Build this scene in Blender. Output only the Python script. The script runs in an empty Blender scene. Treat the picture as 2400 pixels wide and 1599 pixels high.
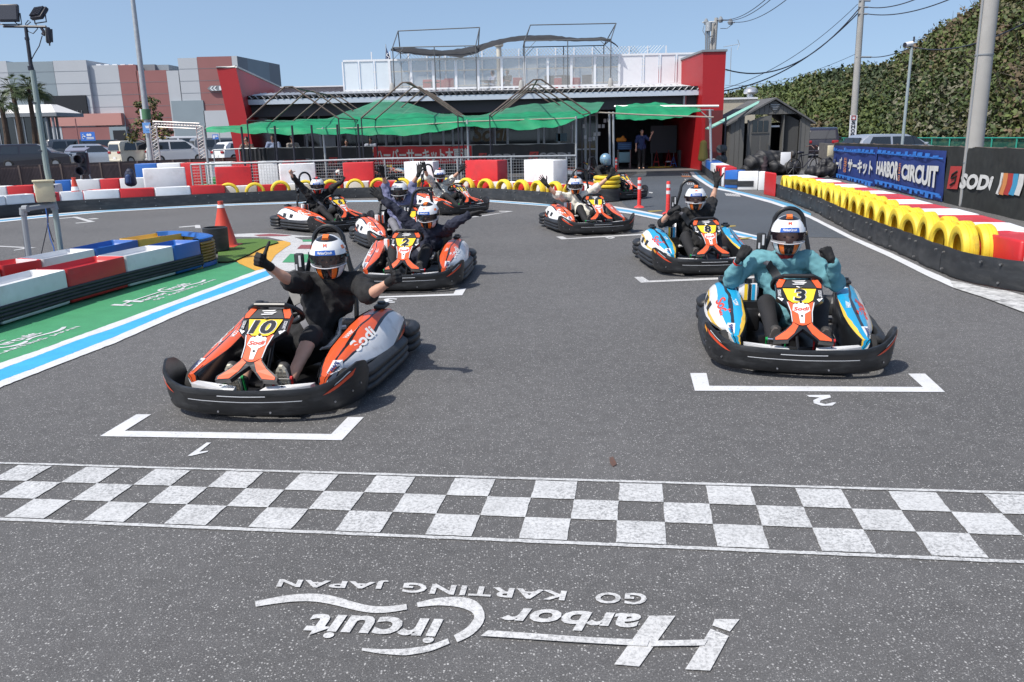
import bpy, bmesh, math, random
import numpy as np
from mathutils import Vector, Matrix
from mathutils.geometry import tessellate_polygon

SC = bpy.context.scene
COL = SC.collection
rnd = random.Random(7)

# ------------------------------------------------------------------ camera
F_PX, PITCH, ROLL, EYE = 1885.0, 0.2545, -0.022, 1.75
cp, sp, cr, sr = math.cos(PITCH), math.sin(PITCH), math.cos(ROLL), math.sin(ROLL)
FWD = Vector((0, cp, -sp)); _up = Vector((0, sp, cp)); _rt = Vector((1, 0, 0))
RT = _rt * cr + _up * sr
UP = -_rt * sr + _up * cr
cam_d = bpy.data.cameras.new('camera')
cam_d.sensor_width = 36.0
cam_d.lens = 36.0 * F_PX / 2400.0
cam_d.clip_end = 3000.0
cam_d.clip_start = 0.05
cam = bpy.data.objects.new('camera', cam_d)
COL.objects.link(cam)
m3 = Matrix((RT, UP, -FWD)).transposed()
cam.matrix_world = Matrix.Translation((0, 0, EYE)) @ m3.to_4x4()
SC.camera = cam

# ------------------------------------------------------------------ sky, sun, exposure
SUN = Vector((-0.55, -0.42, 1.0)).normalized()
SKY_LIFT = 0.14   # raises the sky lookup, so the brownish band at the horizon is skipped
world = bpy.data.worlds.new('World')
SC.world = world
world.use_nodes = True
wn = world.node_tree.nodes; wl = world.node_tree.links
wn.clear()
sky = wn.new('ShaderNodeTexSky'); sky.sky_type = 'NISHITA'; sky.sun_disc = False
sky.sun_elevation = math.asin(SUN.z)
sky.sun_rotation = math.atan2(SUN.x, SUN.y)
sky.air_density = 1.0; sky.dust_density = 1.8; sky.ozone_density = 1.2; sky.altitude = 10
wb = wn.new('ShaderNodeBackground'); wb.inputs['Strength'].default_value = 0.14
wo = wn.new('ShaderNodeOutputWorld')
tcw = wn.new('ShaderNodeTexCoord'); sxyz = wn.new('ShaderNodeSeparateXYZ'); cxyz = wn.new('ShaderNodeCombineXYZ')
zup = wn.new('ShaderNodeMath'); zup.operation = 'MULTIPLY_ADD'; zup.inputs[1].default_value = 0.78; zup.inputs[2].default_value = SKY_LIFT
zmx = wn.new('ShaderNodeMath'); zmx.operation = 'MAXIMUM'; zmx.inputs[1].default_value = 0.0
wl.new(tcw.outputs['Generated'], sxyz.inputs[0]); wl.new(sxyz.outputs[2], zmx.inputs[0]); wl.new(zmx.outputs[0], zup.inputs[0])
wl.new(sxyz.outputs[0], cxyz.inputs[0]); wl.new(sxyz.outputs[1], cxyz.inputs[1]); wl.new(zup.outputs[0], cxyz.inputs[2])
vnm = wn.new('ShaderNodeVectorMath'); vnm.operation = 'NORMALIZE'; wl.new(cxyz.outputs[0], vnm.inputs[0]); wl.new(vnm.outputs[0], sky.inputs[0])
wl.new(sky.outputs[0], wb.inputs[0]); wl.new(wb.outputs[0], wo.inputs[0])
sun_d = bpy.data.lights.new('sun', 'SUN'); sun_d.energy = 4.0; sun_d.angle = math.radians(0.55)
sun_d.color = (1.0, 0.955, 0.88)
sun = bpy.data.objects.new('sun', sun_d); COL.objects.link(sun)
sun.rotation_euler = SUN.to_track_quat('Z', 'Y').to_euler()
SC.view_settings.view_transform = 'Standard'
SC.view_settings.look = 'None'
SC.view_settings.exposure = 0.3
SC.view_settings.gamma = 1.0
SC.view_settings.use_curve_mapping = False

# ------------------------------------------------------------------ pixel rays (photo is 2400 x 1599) -> points of the place
def ray(x, y):
    return FWD + RT * ((x - 1200.0) / F_PX) + UP * ((799.5 - y) / F_PX)
def G(x, y, z=0.0):
    r = ray(x, y); t = (z - EYE) / r.z
    return Vector((r.x * t, r.y * t, z))
def atY(x, y, Y):
    r = ray(x, y); t = Y / r.y
    return Vector((r.x * t, Y, EYE + r.z * t))
def on_plane(x, y, p, n):
    r = ray(x, y); o = Vector((0, 0, EYE)); t = (Vector(p) - o).dot(n) / r.dot(n)
    return o + r * t
def zz(ox, oy, s, pts):
    return [(ox + a / s, oy + b / s) for a, b in pts]

# ------------------------------------------------------------------ materials
MATS = {}
def mat(name, col, rough=0.6, metal=0.0, spec=0.5, var=0.0, vscale=6.0, bump=0.0, bscale=60.0, dirt=None, dscale=1.5, damt=0.0,
        emit=None, alpha=1.0, trans=0.0, coat=0.0, stretch=None):
    if name in MATS: return MATS[name]
    m = bpy.data.materials.new(name); m.use_nodes = True
    nt = m.node_tree; N = nt.nodes; L = nt.links
    b = N['Principled BSDF']
    c4 = (*col, 1.0)
    b.inputs['Base Color'].default_value = c4
    b.inputs['Roughness'].default_value = rough
    b.inputs['Metallic'].default_value = metal
    b.inputs['Specular IOR Level'].default_value = spec
    b.inputs['Coat Weight'].default_value = coat
    b.inputs['Alpha'].default_value = alpha
    b.inputs['Transmission Weight'].default_value = trans
    if emit:
        b.inputs['Emission Color'].default_value = (*emit[:3], 1); b.inputs['Emission Strength'].default_value = emit[3]
    tc = None
    def coords():
        nonlocal tc
        if tc is None:
            t = N.new('ShaderNodeTexCoord'); tc = t.outputs['Object']
            if stretch:
                mp = N.new('ShaderNodeMapping'); mp.inputs['Scale'].default_value = stretch
                L.new(tc, mp.inputs[0]); tc = mp.outputs[0]
        return tc
    if var > 0 or damt > 0:
        out = None
        n = N.new('ShaderNodeTexNoise'); n.inputs['Scale'].default_value = vscale; n.inputs['Detail'].default_value = 5
        L.new(coords(), n.inputs['Vector'])
        mr = N.new('ShaderNodeMapRange'); mr.inputs['From Min'].default_value = 0.3; mr.inputs['From Max'].default_value = 0.7
        mr.inputs['To Min'].default_value = 1 - var; mr.inputs['To Max'].default_value = 1 + var
        L.new(n.outputs['Fac'], mr.inputs['Value'])
        mx = N.new('ShaderNodeMix'); mx.data_type = 'RGBA'; mx.blend_type = 'MULTIPLY'; mx.inputs[0].default_value = 1.0
        mx.inputs[6].default_value = c4; L.new(mr.outputs[0], mx.inputs[7])
        out = mx.outputs[2]
        if damt > 0:
            n2 = N.new('ShaderNodeTexNoise'); n2.inputs['Scale'].default_value = dscale; n2.inputs['Detail'].default_value = 8
            n2.inputs['Roughness'].default_value = 0.65
            L.new(coords(), n2.inputs['Vector'])
            r2 = N.new('ShaderNodeMapRange'); r2.inputs['From Min'].default_value = 0.5; r2.inputs['From Max'].default_value = 0.72
            r2.inputs['To Max'].default_value = damt
            L.new(n2.outputs['Fac'], r2.inputs['Value'])
            m2 = N.new('ShaderNodeMix'); m2.data_type = 'RGBA'; L.new(r2.outputs[0], m2.inputs[0])
            L.new(out, m2.inputs[6]); m2.inputs[7].default_value = (*(dirt or (0.1, 0.09, 0.08)), 1)
            out = m2.outputs[2]
        L.new(out, b.inputs['Base Color'])
    if bump > 0:
        n3 = N.new('ShaderNodeTexNoise'); n3.inputs['Scale'].default_value = bscale; n3.inputs['Detail'].default_value = 4
        L.new(coords(), n3.inputs['Vector'])
        bp = N.new('ShaderNodeBump'); bp.inputs['Strength'].default_value = bump; bp.inputs['Distance'].default_value = 0.01
        L.new(n3.outputs['Fac'], bp.inputs['Height']); L.new(bp.outputs[0], b.inputs['Normal'])
    MATS[name] = m
    return m

def asphalt(name, base, speck, tint=(1, 1, 1), amount=0.24):
    if name in MATS: return MATS[name]
    m = bpy.data.materials.new(name); m.use_nodes = True
    nt = m.node_tree; N = nt.nodes; L = nt.links; b = N['Principled BSDF']
    tc = N.new('ShaderNodeTexCoord')
    def noise(sc, det=3, r=0.5):
        n = N.new('ShaderNodeTexNoise'); n.inputs['Scale'].default_value = sc; n.inputs['Detail'].default_value = det
        n.inputs['Roughness'].default_value = r; L.new(tc.outputs['Object'], n.inputs['Vector']); return n.outputs['Fac']
    def mrange(v, a, c, d, e):
        r = N.new('ShaderNodeMapRange'); r.inputs[1].default_value = a; r.inputs[2].default_value = c
        r.inputs[3].default_value = d; r.inputs[4].default_value = e; L.new(v, r.inputs[0]); return r.outputs[0]
    def math_(op, a, c):
        k = N.new('ShaderNodeMath'); k.operation = op
        for i, q in enumerate((a, c)):
            if isinstance(q, (int, float)): k.inputs[i].default_value = q
            else: L.new(q, k.inputs[i])
        return k.outputs[0]
    big = mrange(noise(0.35, 6, 0.6), 0.3, 0.7, 0.86, 1.16)
    mid = mrange(noise(9, 4, 0.6), 0.3, 0.7, 0.88, 1.12)
    fine = mrange(noise(170, 3, 0.7), 0.3, 0.7, 0.55, 1.45)
    val = math_('MULTIPLY', math_('MULTIPLY', big, mid), fine)
    vo = N.new('ShaderNodeTexVoronoi'); vo.inputs['Scale'].default_value = 95; L.new(tc.outputs['Object'], vo.inputs['Vector'])
    sepc = N.new('ShaderNodeSeparateColor'); L.new(vo.outputs['Color'], sepc.inputs[0])
    pick = mrange(sepc.outputs[0], 1 - amount, 1 - amount * 0.25, 0, 1)
    dot = mrange(vo.outputs['Distance'], 0.22, 0.45, 1, 0)
    sp_ = math_('MULTIPLY', pick, dot)
    vo2 = N.new('ShaderNodeTexVoronoi'); vo2.inputs['Scale'].default_value = 210; L.new(tc.outputs['Object'], vo2.inputs['Vector'])
    sc2 = N.new('ShaderNodeSeparateColor'); L.new(vo2.outputs['Color'], sc2.inputs[0])
    s2 = math_('MULTIPLY', mrange(sc2.outputs[1], 0.8, 0.95, 0, 0.8), mrange(vo2.outputs['Distance'], 0.25, 0.5, 1, 0))
    spk = math_('MAXIMUM', sp_, s2)
    comb = N.new('ShaderNodeMix'); comb.data_type = 'RGBA'; comb.blend_type = 'MULTIPLY'; comb.inputs[0].default_value = 1
    comb.inputs[6].default_value = (base * tint[0], base * tint[1], base * tint[2], 1); L.new(val, comb.inputs[7])
    mx = N.new('ShaderNodeMix'); mx.data_type = 'RGBA'; L.new(spk, mx.inputs[0]); L.new(comb.outputs[2], mx.inputs[6])
    mx.inputs[7].default_value = (speck, speck * 0.99, speck * 0.97, 1)
    L.new(mx.outputs[2], b.inputs['Base Color'])
    b.inputs['Roughness'].default_value = 0.78
    b.inputs['Specular IOR Level'].default_value = 0.35
    bp = N.new('ShaderNodeBump'); bp.inputs['Strength'].default_value = 0.35; bp.inputs['Distance'].default_value = 0.006
    L.new(fine, bp.inputs['Height']); L.new(bp.outputs[0], b.inputs['Normal'])
    MATS[name] = m
    return m

def paint(name, col, wear=0.35, under=(0.06, 0.06, 0.06), sc=70.0):
    """road paint, worn down to the asphalt in small flecks"""
    if name in MATS: return MATS[name]
    m = bpy.data.materials.new(name); m.use_nodes = True
    nt = m.node_tree; N = nt.nodes; L = nt.links; b = N['Principled BSDF']
    tc = N.new('ShaderNodeTexCoord')
    def noise(s, d, r=0.6):
        n = N.new('ShaderNodeTexNoise'); n.inputs['Scale'].default_value = s; n.inputs['Detail'].default_value = d
        n.inputs['Roughness'].default_value = r; L.new(tc.outputs['Object'], n.inputs['Vector']); return n.outputs['Fac']
    def mrange(v, a, c, d, e):
        r = N.new('ShaderNodeMapRange'); r.inputs[1].default_value = a; r.inputs[2].default_value = c
        r.inputs[3].default_value = d; r.inputs[4].default_value = e; L.new(v, r.inputs[0]); return r.outputs[0]
    fl = mrange(noise(sc, 5, 0.75), 0.60 - 0.16 * wear, 0.74 - 0.1 * wear, 0, 1)
    lg = mrange(noise(1.6, 6, 0.65), 0.35, 0.75, 0.35, 1.0)
    k = N.new('ShaderNodeMath'); k.operation = 'MULTIPLY'; L.new(fl, k.inputs[0]); L.new(lg, k.inputs[1])
    tone = mrange(noise(5, 5), 0.3, 0.7, 0.88, 1.06)
    c0 = N.new('ShaderNodeMix'); c0.data_type = 'RGBA'; c0.blend_type = 'MULTIPLY'; c0.inputs[0].default_value = 1
    c0.inputs[6].default_value = (*col, 1); L.new(tone, c0.inputs[7])
    mx = N.new('ShaderNodeMix'); mx.data_type = 'RGBA'; L.new(k.outputs[0], mx.inputs[0]); L.new(c0.outputs[2], mx.inputs[6])
    mx.inputs[7].default_value = (*under, 1)
    L.new(mx.outputs[2], b.inputs['Base Color'])
    b.inputs['Roughness'].default_value = 0.6
    bp = N.new('ShaderNodeBump'); bp.inputs['Strength'].default_value = 0.25; bp.inputs['Distance'].default_value = 0.004
    L.new(noise(150, 3), bp.inputs['Height']); L.new(bp.outputs[0], b.inputs['Normal'])
    MATS[name] = m
    return m

# ------------------------------------------------------------------ mesh builder
class MB:
    def __init__(s):
        s.v = []; s.f = []; s.m = []; s.sm = []
    def add(s, pts, faces, mi=0, smooth=False):
        o = len(s.v)
        s.v.extend([(p[0], p[1], p[2]) for p in pts])
        for f in faces:
            s.f.append([i + o for i in f]); s.m.append(mi); s.sm.append(smooth)
        return s
    def poly(s, pts, mi=0):
        return s.add(pts, [list(range(len(pts)))], mi)
    def hexa(s, p, mi=0):
        """8 points: bottom ring 0-3 counter-clockwise seen from above, top ring 4-7"""
        return s.add(p, [(3, 2, 1, 0), (4, 5, 6, 7), (0, 1, 5, 4), (1, 2, 6, 5), (2, 3, 7, 6), (3, 0, 4, 7)], mi)
    def box(s, c, d, rz=0.0, mi=0, mtx=None):
        hx, hy, hz = d[0] / 2, d[1] / 2, d[2] / 2
        P = [(-hx, -hy, -hz), (hx, -hy, -hz), (hx, hy, -hz), (-hx, hy, -hz), (-hx, -hy, hz), (hx, -hy, hz), (hx, hy, hz), (-hx, hy, hz)]
        if mtx is not None:
            P = [mtx @ Vector(p) for p in P]
        elif rz:
            c_, s_ = math.cos(rz), math.sin(rz)
            P = [(a * c_ - b * s_, a * s_ + b * c_, z) for a, b, z in P]
        return s.hexa([(p[0] + c[0], p[1] + c[1], p[2] + c[2]) for p in P], mi)
    def rbox(s, c, d, r, rz=0.0, mi=0, seg=2, mtx=None):
        bm = bmesh.new(); bmesh.ops.create_cube(bm, size=1.0)
        for v in bm.verts: v.co = Vector((v.co.x * d[0], v.co.y * d[1], v.co.z * d[2]))
        bmesh.ops.bevel(bm, geom=bm.edges[:], offset=r, segments=seg, affect='EDGES', profile=0.5)
        M = Matrix.Translation(Vector(c)) @ (mtx.to_4x4() if mtx is not None else Matrix.Rotation(rz, 4, 'Z'))
        bm.verts.ensure_lookup_table(); bm.verts.index_update()
        s.add([M @ v.co for v in bm.verts], [[v.index for v in f.verts] for f in bm.faces], mi, True)
        bm.free(); return s
    def tube(s, pts, r, n=8, mi=0, cap=True, closed=False):
        P = [Vector(p) for p in pts]; k = len(P)
        rr = r if isinstance(r, (list, tuple)) else [r] * k
        V = []; prev = None
        for i in range(k):
            if closed: t = P[(i + 1) % k] - P[i - 1]
            else: t = P[min(i + 1, k - 1)] - P[max(i - 1, 0)]
            t.normalize()
            if prev is None:
                a = Vector((0, 0, 1)) if abs(t.z) < 0.9 else Vector((1, 0, 0))
                u = t.cross(a).normalized()
            else:
                u = (prev - t * prev.dot(t))
                u = u.normalized() if u.length > 1e-6 else t.orthogonal().normalized()
            prev = u; w = t.cross(u)
            for j in range(n):
                a = 2 * math.pi * j / n
                V.append(P[i] + (u * math.cos(a) + w * math.sin(a)) * rr[i])
        Fc = []
        for i in range(k if closed else k - 1):
            i2 = (i + 1) % k
            for j in range(n):
                j2 = (j + 1) % n
                Fc.append((i * n + j, i * n + j2, i2 * n + j2, i2 * n + j))
        s.add(V, Fc, mi, n > 5)
        if cap and not closed:
            s.add(V[:n], [list(range(n))[::-1]], mi); s.add(V[-n:], [list(range(n))], mi)
        return s
    def cyl(s, c, r, h, n=16, mi=0, r2=None, axis='z'):
        r2 = r if r2 is None else r2
        a, b = Vector(c), Vector(c)
        d = {'z': Vector((0, 0, h)), 'x': Vector((h, 0, 0)), 'y': Vector((0, h, 0))}[axis]
        return s.tube([a, a + d], [r, r2], n, mi)
    def lathe(s, prof, c=(0, 0, 0), n=24, mi=0, mtx=None, smooth=True):
        M = mtx if mtx is not None else Matrix.Identity(3)
        V = []
        for r, z in prof:
            for j in range(n):
                a = 2 * math.pi * j / n
                q = M @ Vector((r * math.cos(a), r * math.sin(a), z)); V.append((q.x + c[0], q.y + c[1], q.z + c[2]))
        Fc = []
        for i in range(len(prof) - 1):
            for j in range(n):
                j2 = (j + 1) % n
                Fc.append((i * n + j, i * n + j2, (i + 1) * n + j2, (i + 1) * n + j))
        return s.add(V, Fc, mi, smooth)
    def grid(s, rows, mi=0, smooth=True, mfun=None, closed=False):
        R, Cn = len(rows), len(rows[0]); V = [p for r in rows for p in r]
        o = len(s.v); s.v.extend([(p[0], p[1], p[2]) for p in V])
        for i in range(R - 1):
            for j in range(Cn if closed else Cn - 1):
                j2 = (j + 1) % Cn
                s.f.append([o + i * Cn + j, o + i * Cn + j2, o + (i + 1) * Cn + j2, o + (i + 1) * Cn + j])
                s.m.append(mfun(i, j) if mfun else mi); s.sm.append(smooth)
        return s
    def ell(s, c, r, n=12, m=8, mi=0, mtx=None):
        prof = [(max(1e-4, math.sin(math.pi * i / m)), -math.cos(math.pi * i / m)) for i in range(m + 1)]
        V = []
        for a, z in prof:
            for j in range(n):
                t = 2 * math.pi * j / n
                q = Vector((r[0] * a * math.cos(t), r[1] * a * math.sin(t), r[2] * z))
                if mtx is not None: q = mtx @ q
                V.append((q.x + c[0], q.y + c[1], q.z + c[2]))
        Fc = [(i * n + j, i * n + (j + 1) % n, (i + 1) * n + (j + 1) % n, (i + 1) * n + j) for i in range(m) for j in range(n)]
        return s.add(V, Fc, mi, True)
    def rcone(s, p0, r0, p1, r1, n=10, mi=0):
        """closed tapered limb with round ends"""
        a, b = Vector(p0), Vector(p1); d = b - a
        L_ = max(d.length, 1e-5); t = d / L_
        pts = []; rr = []
        for k in (-80, -50, -20): pts.append(a + t * (r0 * math.sin(math.radians(k)))); rr.append(r0 * math.cos(math.radians(k)))
        for k in (20, 50, 80): pts.append(b + t * (r1 * math.sin(math.radians(k)))); rr.append(r1 * math.cos(math.radians(k)))
        return s.tube(pts, rr, n, mi)
    def prism(s, pts2, fmap, d0, d1, mi=0, mside=None):
        """polygon pts2 (u,v) given a front at depth d0 and back at d1; fmap(u,v,d)->3D"""
        n = len(pts2)
        tri = tessellate_polygon([[Vector((a, b, 0)) for a, b in pts2]])
        front = [fmap(a, b, d0) for a, b in pts2]; back = [fmap(a, b, d1) for a, b in pts2]
        s.add(front + back, [list(t) for t in tri] + [[i + n for i in t[::-1]] for t in tri], mi)
        s.add(front + back, [(i, i + n, (i + 1) % n + n, (i + 1) % n) for i in range(n)], mi if mside is None else mside)
        return s
    def flat(s, pts, mi=0):
        """concave planar polygon of 3D points, one sided sheet"""
        P = [Vector(p) for p in pts]
        tri = tessellate_polygon([P])
        return s.add(P, [list(t) for t in tri], mi)
    def build(s, name, mats, parent=None, rel=None, angle=35, kind=None, flip=False, recalc=True):
        me = bpy.data.meshes.new(name)
        v = s.v
        if rel is not None:
            lx, ly, lz = rel.location
            v = [(a - lx, b - ly, c - lz) for a, b, c in v]
        me.from_pydata(v, [], s.f)
        if not isinstance(mats, (list, tuple)): mats = [mats]
        for m in mats: me.materials.append(m)
        me.polygons.foreach_set('material_index', s.m)
        me.polygons.foreach_set('use_smooth', s.sm)
        if recalc:
            bm = bmesh.new(); bm.from_mesh(me)
            bmesh.ops.remove_doubles(bm, verts=bm.verts[:], dist=1e-5)
            bmesh.ops.recalc_face_normals(bm, faces=bm.faces[:])
            bm.to_mesh(me); bm.free()
        if any(s.sm): me.set_sharp_from_angle(angle=math.radians(angle))
        me.update()
        o = bpy.data.objects.new(name, me); COL.objects.link(o)
        if parent is not None: o.parent = parent
        if kind: o['kind'] = kind
        return o

def thing(name, label, cat, loc=(0, 0, 0), rz=0.0, group=None):
    o = bpy.data.objects.new(name, None); COL.objects.link(o)
    o.location = loc; o.rotation_euler = (0, 0, rz); o.empty_display_size = 0.2
    o['label'] = label; o['category'] = cat
    if group: o['group'] = group
    return o
def tag(o, label, cat, group=None):
    o['label'] = label; o['category'] = cat
    if group: o['group'] = group
    return o
KIDS = {}
def copy_tree(o, parent=None):
    c = o.copy(); COL.objects.link(c)
    if parent is not None: c.parent = parent
    for ch in [k for k in o.children]:
        copy_tree(ch, c)
    return c

# ------------------------------------------------------------------ text
TXT = {}
def text_data(s, bold=0.0, shear=0.0, spacing=1.0):
    key = (s, bold, shear, spacing)
    if key in TXT: return TXT[key]
    cu = bpy.data.curves.new('t', 'FONT'); cu.body = s; cu.size = 1; cu.offset = bold; cu.shear = shear; cu.resolution_u = 3
    cu.space_character = spacing
    o = bpy.data.objects.new('t', cu); COL.objects.link(o)
    dg = bpy.context.evaluated_depsgraph_get(); dg.update()
    me = o.evaluated_get(dg).to_mesh()
    V = [(v.co.x, v.co.y) for v in me.vertices]; Fc = [list(p.vertices) for p in me.polygons]
    o.evaluated_get(dg).to_mesh_clear()
    bpy.data.objects.remove(o); bpy.data.curves.remove(cu)
    xs = [a for a, b in V] or [0, 1]; ys = [b for a, b in V] or [0, 1]
    x0, x1, y0, y1 = min(xs), max(xs), min(ys), max(ys)
    V = [((a - x0) / max(1e-6, x1 - x0), (b - y0) / max(1e-6, y1 - y0)) for a, b in V]
    TXT[key] = (V, Fc, (x1 - x0) / max(1e-6, y1 - y0))
    return TXT[key]
def text_quad(mb, s, TL, TR, BR, BL, mi=0, off=None, **k):
    V, Fc, asp = text_data(s, **k)
    TL, TR, BR, BL = map(Vector, (TL, TR, BR, BL))
    o = Vector(off) if off is not None else Vector((0, 0, 0))
    P = [(TL * (1 - a) + TR * a) * b + (BL * (1 - a) + BR * a) * (1 - b) + o for a, b in V]
    mb.add(P, Fc, mi)
    return mb
def remesh(mb, voxel, it=2, fac=0.5):
    me = bpy.data.meshes.new('r'); me.from_pydata(mb.v, [], mb.f)
    o = bpy.data.objects.new('r', me); COL.objects.link(o)
    r = o.modifiers.new('r', 'REMESH'); r.mode = 'VOXEL'; r.voxel_size = voxel; r.use_smooth_shade = True
    if it:
        q = o.modifiers.new('s', 'SMOOTH'); q.factor = fac; q.iterations = it
    dg = bpy.context.evaluated_depsgraph_get(); dg.update()
    out = bpy.data.meshes.new_from_object(o.evaluated_get(dg))
    bpy.data.objects.remove(o); bpy.data.meshes.remove(me)
    return out
def mesh_obj(me, name, m, parent, rel=None):
    me.name = name
    if rel is not None: me.transform(Matrix.Translation(-Vector(rel.location)))
    me.materials.clear()
    for k in (m if isinstance(m, (list, tuple)) else [m]): me.materials.append(k)
    o = bpy.data.objects.new(name, me); COL.objects.link(o); o.parent = parent
    return o

def wrinkle(me, amp, sc, seed=0):
    n = len(me.vertices); co = np.empty(n * 3); no = np.empty(n * 3)
    me.vertices.foreach_get('co', co); me.vertices.foreach_get('normal', no)
    co = co.reshape(-1, 3); no = no.reshape(-1, 3)
    r = np.random.RandomState(seed); d = np.zeros(n)
    for k in range(5):
        v = r.normal(size=3); v /= np.linalg.norm(v)
        w = r.normal(size=3)
        d += np.sin((co @ v) * sc * r.uniform(.6, 1.6) + 1.6 * np.sin(co @ w * sc * .35) + r.uniform(0, 6))
    co = co + no * (d[:, None] * amp / 2.2)
    me.vertices.foreach_set('co', co.ravel()); me.update()

M_TYRE = mat('tyre', (0.018, 0.018, 0.018), 0.8, var=0.2)
# ================================================================== ground and painted markings
M_ASPH = asphalt('asphalt', 0.097, 0.42, (1.0, 0.985, 0.985))
M_PIT = asphalt('pit_asphalt', 0.082, 0.14, (0.86, 0.98, 1.14), 0.08)
M_LOT = asphalt('lot_asphalt', 0.12, 0.2, (1, 1, 1), 0.1)
M_WHITE = paint('white_paint', (0.60, 0.61, 0.625), 0.3)
M_WORN = paint('worn_white_paint', (0.56, 0.56, 0.555), 0.9)
M_CHECK = paint('check_paint', (0.54, 0.545, 0.545), 0.95)
M_BLUE = paint('blue_paint', (0.045, 0.36, 0.74), 0.25)
M_PALEB = paint('pale_blue_paint', (0.10, 0.33, 0.52), 0.4)
M_GREEN = paint('green_paint', (0.055, 0.27, 0.12), 0.25)
M_YEL = paint('yellow_paint', (0.62, 0.33, 0.035), 0.5)
M_MAROON = paint('maroon_paint', (0.25, 0.055, 0.06), 0.6, under=(0.2, 0.2, 0.2))
M_ORANGEP = paint('faded_orange_paint', (0.3, 0.12, 0.06), 0.6)

mb = MB(); mb.poly([(-700, -60, 0), (700, -60, 0), (700, 900, 0), (-700, 900, 0)])
mb.build('ground', M_ASPH, kind='structure', recalc=False)

def gpoly(mb, pts, z, mi=0):
    mb.flat([G(x, y, z) for x, y in pts], mi)
def strip(mb, top, bot, z, mi=0, jag=0.0, sub=1):
    """ribbon between two pixel polylines of equal length, laid on the ground"""
    A = [G(x, y, z) for x, y in top]; B = [G(x, y, z) for x, y in bot]
    if sub > 1:
        def refine(P):
            out = []
            for i in range(len(P) - 1):
                for k in range(sub): out.append(P[i].lerp(P[i + 1], k / sub))
            return out + [P[-1]]
        A, B = refine(A), refine(B)
    if jag:
        for P in (A, B):
            for p in P: p.x += rnd.uniform(-jag, jag); p.y += rnd.uniform(-jag, jag)
    mb.grid([A, B], mi, smooth=False)
def resample(pts, n):
    P = [Vector((a, b)) for a, b in pts]; L_ = [0]
    for i in range(1, len(P)): L_.append(L_[-1] + (P[i] - P[i - 1]).length)
    out = []
    for k in range(n):
        t = L_[-1] * k / (n - 1); i = 0
        while i < len(P) - 2 and L_[i + 1] < t: i += 1
        q = (t - L_[i]) / max(1e-6, L_[i + 1] - L_[i]); out.append(tuple(P[i].lerp(P[i + 1], q)))
    return out

# darker resurfaced pit lane
mb = MB()
pit = zz(1400, 300, 3.92, [(2370, 1012), (1480, 995), (1110, 905), (600, 800), (300, 742), (230, 690), (215, 640), (180, 560), (330, 425), (840, 392), (905, 450), (1048, 552), (1210, 583),
                           (1600, 685), (1800, 755), (1960, 822)])
gpoly(mb, pit, 0.004)
mb.build('pit_lane', M_PIT, kind='structure')
# car park beyond the slat fence
mb = MB(); mb.poly([(-160, 33, 0.004), (-13.5, 33, 0.004), (-13.5, 109, 0.004), (-160, 109, 0.004)])
mb.build('car_park', M_LOT, kind='structure', recalc=False)

# chequered finish line: white squares on the asphalt, with the two thin boundary lines
HG = [[77.42002375361697, -63.12814693425366, 43.69098626793395], [-5.64011303491131, -12.523207874759521, 1089.8467600435145],
      [-0.007301204914719826, -0.04206313253966652, 1.0]]
def hg(c, r):
    a = [HG[i][0] * c + HG[i][1] * r + HG[i][2] for i in range(3)]
    return G(a[0] / a[2], a[1] / a[2], 0.005)
mb = MB()
for r in range(3):
    for c in range(-14, 40):
        if (r + c) % 2 == 0:
            ring = []
            for (a, b), (a2, b2) in zip([(0, 0), (1, 0), (1, 1), (0, 1)], [(1, 0), (1, 1), (0, 1), (0, 0)]):
                for k in range(5):
                    t = k / 5; j = 0.011
                    ring.append(hg(c + a + (a2 - a) * t + rnd.uniform(-j, j), r + b + (b2 - b) * t + rnd.uniform(-j, j)))
            mb.flat(ring)
for r0, r1 in ((-0.17, -0.05), (3.04, 3.17)):
    top = []; bot = []
    for k in range(0, 271):
        c = -14 + k * 0.2
        top.append(hg(c, r0 + rnd.uniform(-.012, .012))); bot.append(hg(c, r1 + rnd.uniform(-.012, .012)))
    mb.grid([top, bot], 0, smooth=False)
mb.build('finish_line_markings', M_CHECK, kind='structure')

# grid slots with their numbers (they face the drivers' start direction)
SLOTS = [
    zz(200, 940, 3.462, [(118, 285), (415, 108), (535, 108), (320, 242), (1995, 268), (2130, 130), (2260, 130), (2080, 318)]),
    zz(1600, 850, 3.678, [(105, 242), (65, 90), (205, 90), (230, 200), (2070, 210), (1943, 95), (2090, 95), (2262, 253)]),
    zz(820, 640, 7.847, [(2140, 283), (1955, 295), (1905, 380), (1400, 400), (470, 434), (150, 440), (130, 250), (-20, 250), (20, 465), (470, 457), (1400, 430), (2065, 408)]),
    zz(1280, 520, 5.885, [(1212, 762), (1330, 757), (1415, 812), (2354, 770), (3000, 745), (2960, 690), (3060, 690), (3160, 765), (2354, 797), (1310, 840)]),
    zz(900, 300, 3.92, [(1055, 762), (1190, 765), (940, 806), (600, 850), (600, 843), (935, 799), (1130, 772), (1062, 769)]),
    zz(1280, 520, 5.885, [(135, 205), (225, 200), (290, 228), (1305, 165), (1500, 155), (1260, 140), (1330, 135), (1560, 168), (1305, 184), (215, 243)]),
    zz(0, 440, 7.127, [(980, 510), (1200, 495), (1230, 486), (1290, 486), (1590, 567), (1560, 572), (1270, 598), (1258, 588), (1470, 570), (1232, 501), (985, 522)]),
    zz(0, 440, 7.127, [(-80, 965), (0, 972), (610, 1000), (420, 1022), (235, 1050), (228, 1042), (400, 1008), (0, 986), (-80, 980)]),
    zz(0, 350, 3.92, [(1640, 713), (1790, 700), (1800, 695), (1838, 696), (1845, 725), (1795, 725), (1790, 708), (1650, 719)]),
]
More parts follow.
